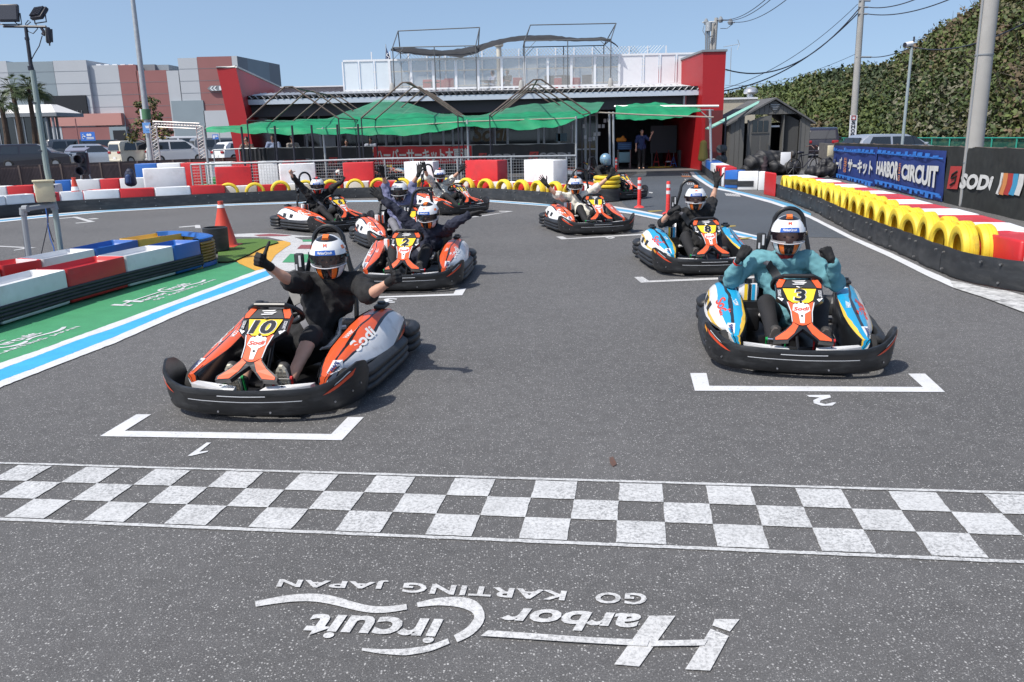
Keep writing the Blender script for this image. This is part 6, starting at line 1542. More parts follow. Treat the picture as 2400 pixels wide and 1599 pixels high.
# left leaf with three panes, right leaf swung open, louvre in the gable
lx0, lx1 = atY(1754, 330, YS).x, atY(1806, 330, YS).x; rx0, rx1 = atY(1836, 330, YS).x, atY(1872, 330, YS).x
mb = MB(); mb.prism([(lx0, 0), (lx1, 0), (lx1, dzt - .03), (lx0 + .45, dzt - .10), (lx0, dzt - .26)], lambda u, v, d: (u, YS + d, v), .02, .08); dl = mb.build('door', W_GREYT, sh, rel=sh)
wz0, wz1 = atY(1780, 309, YS).z, atY(1780, 283, YS).z
for k in range(3):
    a_ = lx0 + .14 + k * .22; mb = MB(); Bx(mb, a_, a_ + .17, YS - .005, YS + .015, wz0, wz1); mb.build('pane', W_GLASS, dl, rel=sh)
mb = MB(); Bx(mb, lx0 + .1, lx0 + .8, YS - .012, YS + .018, wz0 - .07, wz0 - .01); mb.build('ledge', W_GREYD, dl, rel=sh)
for k in range(2): a_ = lx0 + .12 + k * .37; mb = MB(); Bx(mb, a_, a_ + .30, YS + .004, YS + .018, .25, wz0 - .15); mb.build('door_panel', W_GREYD, dl, rel=sh)
mb = MB(); mb.tube([(lx1 - .1, YS - .03, .8), (lx1 - .1, YS - .05, .95), (lx1 - .1, YS - .03, 1.1)], .02, 6); mb.build('handle', W_GREYD, dl, rel=sh)
mb = MB(); mb.prism([(rx0, 0), (rx1, 0), (rx1, dzt - .26), (rx0 + .25, dzt - .06), (rx0, dzt - .03)], lambda u, v, d: (u, YS + .12 + (rx1 - u) * .45 + d, v), 0, .06); dr = mb.build('door', mat('shed_dark', (.035, .035, .034), .6), sh, rel=sh)
mb = MB(); Bx(mb, rx0 - .01, rx0 + .03, YS + .08, YS + .42, 0, dzt - .03); mb.build('door_edge', W_GREYT, dr, rel=sh)
mb = MB(); mb.tube([(rx0 + .08, YS + .3, .8), (rx0 + .08, YS + .26, .95), (rx0 + .08, YS + .3, 1.1)], .02, 6); mb.build('handle', W_ALU, dr, rel=sh)
for x in (dx0, dx1): mb = MB(); Bx(mb, x - .03, x + .03, YS - .02, YS + .05, 0, dzt - .2); mb.build('door_post', W_GREYD, sh, rel=sh)
c = atY(1816, 252, YS); mb = MB(); mb.prism([(c.x - .2, c.z + .14), (c.x + .2, c.z + .14), (c.x + .23, c.z + .05), (c.x, c.z - .2), (c.x - .23, c.z + .05)], lambda u, v, d: (u, YS + d, v), -.03, 0); lo = mb.build('louvre', W_GREYD, sh, rel=sh)
for k in range(4): mb = MB(); w = .18 - k * .035; Bx(mb, c.x - w, c.x + w, YS - .045, YS - .03, c.z + .09 - k * .06, c.z + .115 - k * .06); mb.build('louvre_slat', W_ALU, lo, rel=sh)
mb = MB(); Bx(mb, atY(1813, 296, YS).x, atY(1833, 296, YS).x, YS + .3, YS + .5, atY(1822, 298, YS).z, atY(1822, 294, YS).z); mb.build('shelf', W_WHITE, sh, rel=sh)
tA = [atY(1653, 303, 30.6), atY(1664, 304, 30.6)]; tB = [atY(1775, 240, 34.5), atY(1793, 237, 34.5)]
mb = MB(); q_ = [tA[0], tA[1], tB[1], tB[0]]; mb.hexa([p + Vector((0, 0, .0)) for p in q_] + [p + Vector((0, 0, .04)) for p in q_]); o = mb.build('green_plastic_strip', mat('pale_teal_sheet', (.30, .58, .47), .35, alpha=.9), None); tag(o, 'long translucent pale green plastic strip leaning along the shed roof', 'roof strip')
c = atY(1690, 400, 31.5); fan = thing('work_lamp', 'dark standing lamp and fan unit between the canopy post and the shed', 'lamp stand', (c.x, 31.5, 0))
for z, r_ in ((.55, .17), (.95, .15)): mb = MB(); mb.tube([(-.12, -.1, z), (.1, .1, z)], r_, 12); mb.build('lamp_head', mat('fan_grey', (.05, .055, .06), .5), fan)
mb = MB(); mb.tube([(.12, .1, 0), (.12, .1, 2.2)], .035, 7); mb.build('stand_pole', M_DARKM, fan)

# ---- covered motorbike, bicycle, board, behind the pit lane blocks
TARP = mat('black_tarpaulin', (.018, .018, .020), .6, var=.3, vscale=4)
c = G(1805, 412); tb_ = thing('covered_motorbike', 'motorbike hidden under a crumpled black tarpaulin in front of the shed', 'motorbike', (c.x, c.y + .3, 0))
mb = MB()
for a_, ra_, b_, rb_ in (((-.85, 0, .18), .2, (.85, 0, .25), .25), ((-.6, 0, .45), .28, (.55, 0, .62), .2), ((-.3, 0, .62), .26, (.4, .05, .78), .13), ((.3, 0, .6), .2, (.9, .1, .72), .12), ((-.9, .1, .1), .16, (-1.3, .1, .06), .1), ((.2, -.2, .3), .22, (.8, -.2, .3), .2)): mb.rcone(a_, ra_, b_, rb_)
me = remesh(mb, .035, 2); wrinkle(me, .045, 16, 3); mesh_obj(me, 'tarpaulin', TARP, tb_)
mb = MB(); mb.rcone((-.22, -.28, .15), .12, (-.2, -.24, .62), .1); me = remesh(mb, .03, 1); wrinkle(me, .02, 30, 8); mesh_obj(me, 'cloth_flap', mat('dark_plum_cloth', (.03, .018, .024), .8), tb_)
c = G(1843, 412); wb_o = thing('white_board', 'small white notice board leaning beside the covered motorbike', 'board', (c.x, c.y + .2, 0)); mb = MB(); mb.rbox((0, 0, .55), (.36, .05, .55), .01); mb.build('panel', W_WHITE, wb_o); mb = MB(); mb.box((.2, 0, .45), (.04, .06, .75)); mb.build('frame_side', W_BARK, wb_o)
c = G(1893, 415); bk_ = thing('bicycle', 'dark bicycle with brown handlebar leaning between shed and banner', 'bicycle', (c.x, c.y + .3, 0), .35)
for x in (-.5, .5):
    ring = [(x + .31 * math.cos(k * .2618), 0, .33 + .31 * math.sin(k * .2618)) for k in range(24)]; mb = MB(); mb.tube(ring, .02, 6, closed=True); wh = mb.build('wheel', M_TYRE, bk_)
    mb = MB()
    for k in range(8): a_ = k * .785; mb.tube([(x, 0, .33), (x + .3 * math.cos(a_), 0, .33 + .3 * math.sin(a_))], .003, 4)
    mb.build('spokes', W_ALU, wh)['kind'] = 'stuff'
mb = MB()
for a_, b_ in (((-.5, 0, .33), (-.1, 0, .30)), ((-.5, 0, .33), (-.22, 0, .75)), ((-.1, 0, .30), (-.22, 0, .78)), ((-.1, 0, .30), (.36, 0, .75)), ((-.22, 0, .72), (.36, 0, .80)), ((.5, 0, .33), (.34, 0, .92))): mb.tube([a_, b_], .018, 6)
mb.build('frame', M_DARKM, bk_); mb = MB(); mb.rcone((-.32, 0, .83), .06, (-.12, 0, .83), .03); mb.build('saddle', M_DARKM, bk_)
mb = MB(); mb.tube([(.22, -.3, 1.02), (.3, -.12, 1.06), (.34, 0, .95), (.3, .12, 1.06), (.22, .3, 1.02)], .014, 6); mb.build('handlebar', mat('brown_bar', (.12, .05, .035), .5), bk_)
c = G(1932, 420); cv = thing('black_cover', 'crumpled black cover lying over bags next to the bicycle', 'cover', (c.x, c.y + .35, 0)); mb = MB(); mb.rcone((-.3, 0, .2), .22, (.3, 0, .3), .25); mb.rcone((0, 0, .4), .2, (.28, .1, .62), .12); me = remesh(mb, .03, 1); wrinkle(me, .04, 18, 2); mesh_obj(me, 'cover_cloth', TARP, cv)

# ---- cars
GLC = mat('car_glass', (.018, .022, .026), .06, spec=.9); LAMP_R = mat('tail_lamp', (.30, .015, .02), .2); PLW = mat('plate_white', (.7, .7, .68), .5); PLY = mat('plate_yellow', (.65, .45, .05), .5)
def car(label, px, Y, m_, L_=4.4, W_=1.75, H_=1.55, kind='hatch', yaw=.42, plate=PLW, z=0.0):
    x = atY(px, 360, Y).x; root = thing('parked_car', label, 'car', (x, Y, z), yaw, 'cars in the car park')
    h = L_ / 2; hb = H_ * .56
    prof = {'hatch': [(-h, .32), (-h - .02, .55), (-h + .05, hb + .04), (-h + .22, H_ * .80), (-h + .55, H_ * .97), (-h + 1.2, H_), (.1, H_ * .985), (.75, H_ * .80), (1.15, hb + .08), (h - .25, hb - .12), (h, .58), (h, .30)],
            'suv': [(-h, .36), (-h - .02, .7), (-h + .04, hb + .1), (-h + .25, H_ * .90), (-h + .5, H_ * .985), (-h + 1.4, H_), (.35, H_ * .99), (1.0, H_ * .80), (1.25, hb + .14), (h - .15, hb), (h, .75), (h, .34)],
            'van': [(-h, .32), (-h - .02, .7), (-h + .02, H_ * .9), (-h + .15, H_ * .985), (-h + .6, H_), (h - 1.3, H_ * .985), (h - .65, H_ * .78), (h - .35, hb + .05), (h - .05, hb - .15), (h, .5), (h, .3)]}[kind]
    prof = [(-h + .1, .2)] + prof + [(h - .1, .2)]
    rows = []
    for yy, sc in ((-1, .88), (-.93, .97), (-.8, 1.0), (.8, 1.0), (.93, .97), (1, .88)):
        r_ = []
        for a_, b_ in prof:
            tum = 1 - .16 * max(0, (b_ - hb) / (H_ - hb)); r_.append((a_ * (.985 if sc < .95 else 1), yy * W_ / 2 * tum, b_ * (1 - (1 - sc) * .12)))
        rows.append(r_)
    mb = MB(); mb.grid(rows, closed=True); mb.flat(rows[0]); mb.flat(rows[-1]); mb.build('body', m_, root, angle=32)
    zc, zt_ = hb + .08, H_ * .91
    def side(s):
        yy = lambda b_: s * (W_ / 2 * (1 - .16 * max(0, (b_ - hb) / (H_ - hb))) * 1.0 + .012)
        x0, x1 = -h + (.5 if kind != 'van' else .3), (1.0 if kind == 'hatch' else 1.1) if kind != 'van' else h - .75
        ps = [x0, x0 + (x1 - x0) * .38, x0 + (x1 - x0) * .42, x1]
        for i in (0, 2):
            a_, b_ = ps[i], ps[i + 1]; a2 = a_ + (.22 if i == 0 else 0); b2 = b_ - (.55 if i == 2 else 0)
            mb = MB(); q_ = [(a_, zc), (b_, zc), (b2, zt_), (a2, zt_)]; mb.hexa([(u, yy(v) - s * .02, v) for u, v in q_] + [(u, yy(v), v) for u, v in q_]); mb.build('side_window', GLC, root)
    side(-1); side(1)
    xr = -h + (.10 if kind != 'van' else .01); mb = MB(); w = W_ * .40
    q_ = [(xr - .06, -w, zc + .02), (xr - .06, w, zc + .02), (xr + (.17 if kind != 'van' else .05), w * .9, zt_ - .04), (xr + (.17 if kind != 'van' else .05), -w * .9, zt_ - .04)]; mb.hexa(q_ + [(a_ - .03, b_, c_ + .01) for a_, b_, c_ in q_]); mb.build('rear_window', GLC, root)
    xf = (.42, 1.12) if kind == 'hatch' else ((.62, 1.2) if kind == 'suv' else (h - 1.15, h - .45)); q_ = [(xf[1] + .03, -w, zc), (xf[1] + .03, w, zc), (xf[0] + .02, w * .92, zt_ + .02), (xf[0] + .02, -w * .92, zt_ + .02)]; mb = MB(); mb.hexa([(a_ - .04, b_, c_) for a_, b_, c_ in q_] + q_); mb.build('windscreen', GLC, root)
    for sx in (-1, 1):
        for sy in (-1, 1):
            mb = MB(); mb.lathe([(.001, -.1), (.2, -.1), (.30, -.09), (.325, -.05), (.325, .05), (.30, .09), (.2, .1), (.001, .1)], (sx * L_ * .30, sy * (W_ / 2 - .07), .325), 16, mtx=Matrix.Rotation(math.pi / 2, 3, 'X')); wh = mb.build('wheel', M_TYRE, root)
            mb = MB(); mb.lathe([(.001, .0), (.19, .0), (.20, -.02)], (sx * L_ * .30, sy * (W_ / 2 + .035), .325), 12, mtx=Matrix.Rotation(math.pi / 2, 3, 'X')); mb.build('hubcap', W_ALU, wh)
        mb = MB(); mb.rbox((-h - .01, sx * (W_ / 2 - .2), hb - .05), (.1, .34, .16), .03); mb.build('tail_light', LAMP_R, root)
        mb = MB(); mb.rbox((.95, sx * (W_ / 2 + .06), hb + .12), (.12, .16, .12), .03); mb.build('mirror', m_, root)
        mb = MB(); mb.rbox((h - .06, sx * (W_ / 2 - .25), hb - .18), (.12, .34, .12), .03); mb.build('headlight', W_WHITE, root)
    mb = MB(); mb.box((-h - .04, 0, .52), (.02, .33, .165)); mb.build('number_plate', plate, root); mb = MB(); mb.rbox((-h - .01, 0, .36), (.12, W_ * .86, .14), .03); mb.build('rear_bumper', m_, root)
def cpaint(n, c, metal=0.0): return mat(n, c, .25, metal=metal, coat=.7)
CW = cpaint('car_white', (.70, .70, .71)); CBK = cpaint('car_black', (.016, .012, .018)); CSV = cpaint('car_silver', (.42, .45, .50), .4); CCR = cpaint('car_cream', (.62, .57, .46)); CDK = cpaint('car_dark_green', (.02, .035, .038)); CGY = cpaint('car_grey', (.20, .20, .20), .3)
car('black sport utility car with a dark red tail lamp beside the floodlight mast', 78, 57, CBK, 4.7, 1.85, 1.66, 'suv', .35); car('silver hatchback parked behind the black signal lamp', 228, 62, CSV, 4.3, 1.75, 1.55, 'hatch', .30)
car('cream boxy off-roader just left of the lamp pole', 322, 61, CCR, 3.6, 1.55, 1.72, 'van', 1.0); car('white sport utility car seen inside the truss gate', 415, 62, CW, 4.5, 1.85, 1.72, 'suv', .55)
car('white estate car half hidden behind the black one', 95, 70, CW, 4.5, 1.75, 1.6, 'hatch', .3); car('dark boxy van behind the silver hatchback with a yellow plate', 165, 73, CGY, 4.2, 1.7, 1.95, 'van', .9, PLY); car('dark green wagon behind the silver hatchback roof', 250, 74, CDK, 4.5, 1.75, 1.85, 'van', .4)
car('white minivan showing its roof above the white sport utility car', 438, 72, CW, 4.7, 1.8, 2.0, 'van', .4); car('silver minivan parked next to the leaning red wing', 518, 66, CGY, 4.3, 1.75, 1.8, 'van', .6, PLY); car('small white car partly behind the leaning red wing', 566, 60, CW, 3.9, 1.65, 1.5, 'hatch', .9); car('dark car whose roof shows between cream off-roader and tree', 345, 76, CBK, 4.5, 1.75, 1.75, 'hatch', .3); car('white car at the picture edge behind the kiosk palms', 20, 72, CDK, 4.5, 1.75, 1.65, 'hatch', .35)
car('dark car behind the grey panel right of the shed', 1925, 47, CBK, 4.2, 1.75, 1.62, 'suv', 1.2); car('silver car behind the navy banner near the camera pole', 2094, 38, CSV, 4.6, 1.75, 1.30, 'hatch', .15)

# ---- brown slat fence along the car park
SLF = mat('brown_slats', (.16, .115, .105), .75, var=.2, vscale=4, stretch=(1, 1, .2)); SLD = mat('brown_post', (.10, .075, .068), .75)
fa, fb = Vector((atY(-60, 395, 28.5).x, 28.5, 0)), Vector((atY(560, 380, 34.5).x, 34.5, 0)); sfn = thing('slat_fence', 'low brown slatted fence between the track and the car park', 'fence', fa); N_ = 14
for i in range(N_ + 1):
    p = fa.lerp(fb, i / N_); mb = MB(); Bx(mb, p.x - .045, p.x + .045, p.y - .05, p.y + .05, 0, .96); mb.build('fence_post', SLD, sfn, rel=sfn)
    if i < N_:
        mb = MB()
        for k in range(15):
            q_ = fa.lerp(fb, (i + (k + .5) / 15) / N_); Bx(mb, q_.x - .036, q_.x + .036, q_.y - .012, q_.y + .012, .06, .90)
        sl = mb.build('slat_panel', SLF, sfn, rel=sfn); sl['kind'] = 'stuff'
        a_, b_ = fa.lerp(fb, i / N_), fa.lerp(fb, (i + 1) / N_)
        for z in (.18, .90): mb = MB(); mb.hexa([a_ + Vector((0, -.03, z)), b_ + Vector((0, -.03, z)), b_ + Vector((0, .03, z)), a_ + Vector((0, .03, z)), a_ + Vector((0, -.03, z + .07)), b_ + Vector((0, -.03, z + .07)), b_ + Vector((0, .03, z + .07)), a_ + Vector((0, .03, z + .07))]); mb.build('fence_rail', SLD, sfn, rel=sfn)

# ---- signal lamp, backpack
c = gx(203, 24.9); sl_ = thing('signal_lamp', 'black two-lamp signal on a metal stand with a small solar panel', 'signal lamp', c)
zc_ = atY(203, 384, 24.9).z; mb = MB(); mb.rbox((0, 0, zc_), (.28, .2, .66), .03); bd_ = mb.build('housing', M_DARKM, sl_)
for dz in (.16, -.18): mb = MB(); mb.lathe([(.13, 0), (.135, .16), (.12, .16), (.115, 0), (.001, 0)], (-.02, -.1, zc_ + dz), 16, mtx=Matrix.Rotation(math.pi / 2 + .15, 3, 'X')); mb.build('lamp_hood', M_DARKM, bd_)
mb = MB(); mb.box((-.12, 0, zc_ + .42), (.60, .34, .03), mtx=Matrix.Rotation(.25, 3, 'X')); mb.build('solar_panel', mat('solar_grey', (.20, .20, .25), .25), sl_)
for s in (-1, 1): mb = MB(); mb.tube([(s * .06, 0, zc_), (s * .26, 0, 0)], .022, 6); mb.build('leg', W_GALV, sl_)
c = gx(334, 23.0); bp_ = thing('backpack', 'navy backpack standing on the white block of the far wall', 'backpack', (c.x, 22.3, .53)); zt_ = atY(334, 391, 22.3).z - .53
mb = MB(); mb.rcone((0, 0, .12), .13, (0, .02, zt_ - .14), .11); mb.rcone((-.05, 0, .12), .12, (-.04, 0, zt_ - .2), .1); mb.rcone((.05, 0, .12), .12, (.04, 0, zt_ - .2), .1); me = remesh(mb, .02, 2); mesh_obj(me, 'bag', mat('navy_nylon', (.012, .018, .045), .6, var=.2), bp_)
mb = MB(); mb.rcone((.0, -.12, .14), .085, (0, -.12, .26), .075); me = remesh(mb, .02, 1); mesh_obj(me, 'front_pocket', mat('blue_nylon', (.02, .05, .14), .6), bp_); mb = MB(); mb.tube([(-.04, 0, zt_ - .06), (0, 0, zt_ + .01), (.04, 0, zt_ - .06)], .012, 6); mb.build('handle', M_DARKM, bp_)
# ================================================================== karts
M_BLK = mat('black_plastic', (0.012, 0.013, 0.015), 0.42, spec=0.5, var=0.3, vscale=9, dirt=(0.06, 0.062, 0.065), dscale=7, damt=0.55, stretch=(1, 1, 3.5))
M_BLK2 = mat('black_rubber', (0.016, 0.017, 0.019), 0.5, var=0.25, vscale=12, dirt=(0.055, 0.055, 0.058), dscale=9, damt=0.5)
M_DARK = mat('dark_frame', (0.010, 0.010, 0.011), 0.4, spec=0.5)
M_CHROME = mat('chrome', (0.75, 0.75, 0.76), 0.15, metal=1.0)
M_STEEL = mat('steel', (0.4, 0.4, 0.42), 0.35, metal=1.0)
M_TYRE = mat('tyre', (0.018, 0.018, 0.018), 0.8, var=0.2)
M_RED = mat('red_anodised', (0.45, 0.02, 0.02), 0.35)
M_GRN = mat('green_anodised', (0.01, 0.25, 0.06), 0.35)
KO = (0.72, 0.105, 0.03); KW = (0.72, 0.72, 0.72); KB = (0.014, 0.015, 0.018); KBL = (0.015, 0.31, 0.55); KY = (0.72, 0.47, 0.06)
M_ORG = mat('orange_shell', KO, 0.32, var=0.06, coat=0.3, dirt=(0.2, 0.08, 0.05), dscale=6, damt=0.3)
M_WSH = mat('white_shell', KW, 0.32, var=0.04, coat=0.3, dirt=(0.4, 0.38, 0.36), dscale=6, damt=0.35)
M_BSH = mat('black_shell', KB, 0.3, var=0.1, coat=0.3)
M_YSH = mat('yellow_plate', (0.80, 0.55, 0.03), 0.4)
M_ASH = mat('blue_shell', KBL, 0.32, coat=0.3)
M_REDSH = mat('dark_orange_inlay', (0.62, 0.07, 0.025), 0.4)
M_ORGLITE = mat('amber_inlay', (0.85, 0.34, 0.03), 0.35)
M_LOGORED = mat('logo_red', (0.60, 0.06, 0.03), 0.45)
M_GREYTXT = mat('grey_print', (0.55, 0.56, 0.58), 0.5)

def livery(name, stops, skew=0.35, dirt=0.3):
    """stickers along a side pod: hard bands across the pod, slanted along its length (UV v across, u along)"""
    m = bpy.data.materials.new(name); m.use_nodes = True
    nt = m.node_tree; N = nt.nodes; L = nt.links; b = N['Principled BSDF']
    uv = N.new('ShaderNodeUVMap'); uv.uv_map = 'UVMap'
    sx = N.new('ShaderNodeSeparateXYZ'); L.new(uv.outputs[0], sx.inputs[0])
    a = N.new('ShaderNodeMath'); a.operation = 'MULTIPLY_ADD'; L.new(sx.outputs[0], a.inputs[0]); a.inputs[1].default_value = skew; L.new(sx.outputs[1], a.inputs[2])
    w = N.new('ShaderNodeTexNoise'); w.inputs['Scale'].default_value = 2.2; L.new(uv.outputs[0], w.inputs['Vector'])
    a2 = N.new('ShaderNodeMath'); a2.operation = 'MULTIPLY_ADD'; L.new(w.outputs['Fac'], a2.inputs[0]); a2.inputs[1].default_value = 0.25; L.new(a.outputs[0], a2.inputs[2])
    cr_ = N.new('ShaderNodeValToRGB'); cr_.color_ramp.interpolation = 'CONSTANT'; el = cr_.color_ramp.elements
    while len(el) < len(stops): el.new(0.5)
    for e, (p, c) in zip(el, stops): e.position = p; e.color = (*c, 1)
    mr = N.new('ShaderNodeMapRange'); mr.inputs[1].default_value = 0.1; mr.inputs[2].default_value = 1.6; L.new(a2.outputs[0], mr.inputs[0])
    L.new(mr.outputs[0], cr_.inputs[0])
    tc = N.new('ShaderNodeTexCoord'); n2 = N.new('ShaderNodeTexNoise'); n2.inputs['Scale'].default_value = 11; n2.inputs['Detail'].default_value = 7
    L.new(tc.outputs['Object'], n2.inputs['Vector'])
    r2 = N.new('ShaderNodeMapRange'); r2.inputs[1].default_value = 0.55; r2.inputs[2].default_value = 0.75; r2.inputs[4].default_value = dirt; L.new(n2.outputs['Fac'], r2.inputs[0])
    mx = N.new('ShaderNodeMix'); mx.data_type = 'RGBA'; L.new(r2.outputs[0], mx.inputs[0]); L.new(cr_.outputs[0], mx.inputs[6]); mx.inputs[7].default_value = (0.12, 0.11, 0.11, 1)
    L.new(mx.outputs[2], b.inputs['Base Color']); b.inputs['Roughness'].default_value = 0.33; b.inputs['Coat Weight'].default_value = 0.3
    return m
M_LIVO = livery('orange_livery', [(0.0, KB), (0.14, KO), (0.36, KB), (0.40, KO), (0.50, KB), (0.53, KW), (0.76, KB), (0.79, KO)])
M_LIVB = livery('blue_livery', [(0.0, KB), (0.10, KY), (0.20, KBL), (0.36, KB), (0.42, KBL), (0.52, KW), (0.66, KY), (0.70, KW), (0.80, KB), (0.82, KBL)])

# --- front bumper surface
BP = [(-0.665, -0.33), (-0.675, -0.44), (-0.655, -0.56), (-0.59, -0.68), (-0.47, -0.765), (-0.28, -0.825), (0, -0.85), (0.28, -0.825), (0.47, -0.765), (0.59, -0.68), (0.655, -0.56), (0.675, -0.44), (0.665, -0.33)]
def cat_rom(P, t):
    n = len(P) - 1; x = min(max(t, 0), 1) * n; i = min(int(x), n - 1); f = x - i
    p = [Vector(P[max(0, min(n, i + k))]) for k in (-1, 0, 1, 2)]
    return 0.5 * ((2 * p[1]) + (p[2] - p[0]) * f + (2 * p[0] - 5 * p[1] + 4 * p[2] - p[3]) * f * f + (3 * p[1] - p[0] - 3 * p[2] + p[3]) * f ** 3)
def interp(x, xs, ys):
    return float(np.interp(x, xs, ys))
def bump_top(u):
    return interp(abs(u), [0, .28, .42, .55, .70, .86, 1.0], [.222, .226, .255, .305, .335, .315, .24])
def bumper(u, v, off=0.0):
    """u -1..1 along, v 0..1 up"""
    t = (u + 1) / 2; p = cat_rom(BP, t); q = cat_rom(BP, min(1, t + .01)) - cat_rom(BP, max(0, t - .01))
    nrm = Vector((q.y, -q.x)).normalized()
    if nrm.dot(Vector((p.x, p.y + 0.2))) < 0: nrm = -nrm
    zt = bump_top(u); z = 0.035 + (zt - 0.035) * v
    bulge = interp(v, [0, .06, .16, .3, .55, .80, .96, 1.0], [-.07, -.034, -.02, -.012, -.003, .004, .006, .001])
    d = nrm * (bulge + off)
    return Vector((p.x + d.x, p.y + d.y, z))
def bpatch(mb, poly, off, mi=0, n=6):
    """quad patch on the bumper given its four (u,v) corners"""
    rows = []
    for i in range(3):
        b = i / 2
        rows.append([bumper(*( (Vector(poly[0]) * (1 - k / n) + Vector(poly[1]) * (k / n)) * (1 - b) + (Vector(poly[3]) * (1 - k / n) + Vector(poly[2]) * (k / n)) * b), off) for k in range(n + 1)])
    mb.grid(rows, mi)

def ribbed(path, z0, z1, ribs=3, depth=0.02, thick=0.07):
    """hollow ribbed rubber bumper swept along a plan path"""
    prof = []
    for k in range(ribs * 6 + 1):
        a = k / (ribs * 6); prof.append((depth * abs(math.sin(math.pi * ribs * a)) ** 0.6, z0 + (z1 - z0) * a))
    prof += [(-0.012, z1 + 0.012), (-thick * .55, z1 + 0.014), (-thick, z1 - 0.02), (-thick, z0 + 0.03)]
    mb = MB(); rows = []; n = 34
    for i in range(n):
        t = i / (n - 1); p = cat_rom(path, t); q = cat_rom(path, min(1, t + .01)) - cat_rom(path, max(0, t - .01))
        nr = Vector((-q.y, q.x)).normalized()
        end = min(1, min(t, 1 - t) / 0.05); sh = -0.035 * (1 - math.sqrt(max(0, 1 - (1 - end) ** 2)))
        rows.append([(p.x + nr.x * (d + sh), p.y + nr.y * (d + sh), z) for d, z in prof])
    mb.grid(rows)
    for r in (rows[0], rows[-1]): mb.flat(r)
    return mb
def mirror(mb):
    out = MB(); out.v = [(-x, y, z) for x, y, z in mb.v]; out.f = [f[::-1] for f in mb.f]; out.m = mb.m[:]; out.sm = mb.sm[:]
    return out

# side pods: (y, inner x, ridge x, ridge z, outer x, outer z)
PODS = [(-.60, .41, .435, .255, .47, .20), (-.50, .385, .42, .283, .50, .215), (-.36, .365, .42, .31, .53, .235), (-.2, .355, .425, .338, .575, .235), (0, .36, .44, .372, .62, .222), (.2, .37, .46, .408, .65, .218),
        (.4, .39, .49, .436, .66, .22), (.56, .415, .52, .44, .662, .228), (.68, .44, .54, .418, .655, .24), (.78, .47, .555, .37, .635, .25), (.85, .50, .56, .31, .61, .255)]
def pod_mesh(side):
    rows = []
    for y, xi, xr, zr, xo, zo in PODS:
        r = [(xi, y, 0.12), (xi, y, zr - .045), (xi + .008, y, zr - .012), (xi + .03, y, zr), (xr, y, zr + .002), (xr + .02, y, zr - .006)]
        for k in (.2, .4, .6, .8, 1.0):
            bul = .022 * math.sin(math.pi * k)
            r.append((xr + .02 + (xo - xr - .02) * k + bul * .7, y, zr - .006 + (zo - zr) * k + bul))
        r.append((xo - .012, y, zo - .03))
        rows.append([(side * a, b, c) for a, b, c in r])
    mb = MB(); mb.grid(rows)
    mb.flat(rows[0]); mb.flat(rows[-1])
    return mb, rows
def uv_pod(o, rows):
    me = o.data; uv = me.uv_layers.new(name='UVMap')
    tab = {}
    nr, nc = len(rows), len(rows[0])
    for i, r in enumerate(rows):
        y = PODS[i][0]
        for j, p in enumerate(r):
            tab[(round(p[0], 3), round(p[1], 3), round(p[2], 3))] = ((y + .6) / 1.45, 0.0 if j < 2 else (j - 1) / (nc - 2))
    for l in me.loops:
        c = me.vertices[l.vertex_index].co
        uv.data[l.index].uv = tab.get((round(c.x, 3), round(c.y, 3), round(c.z, 3)), (0, 0))

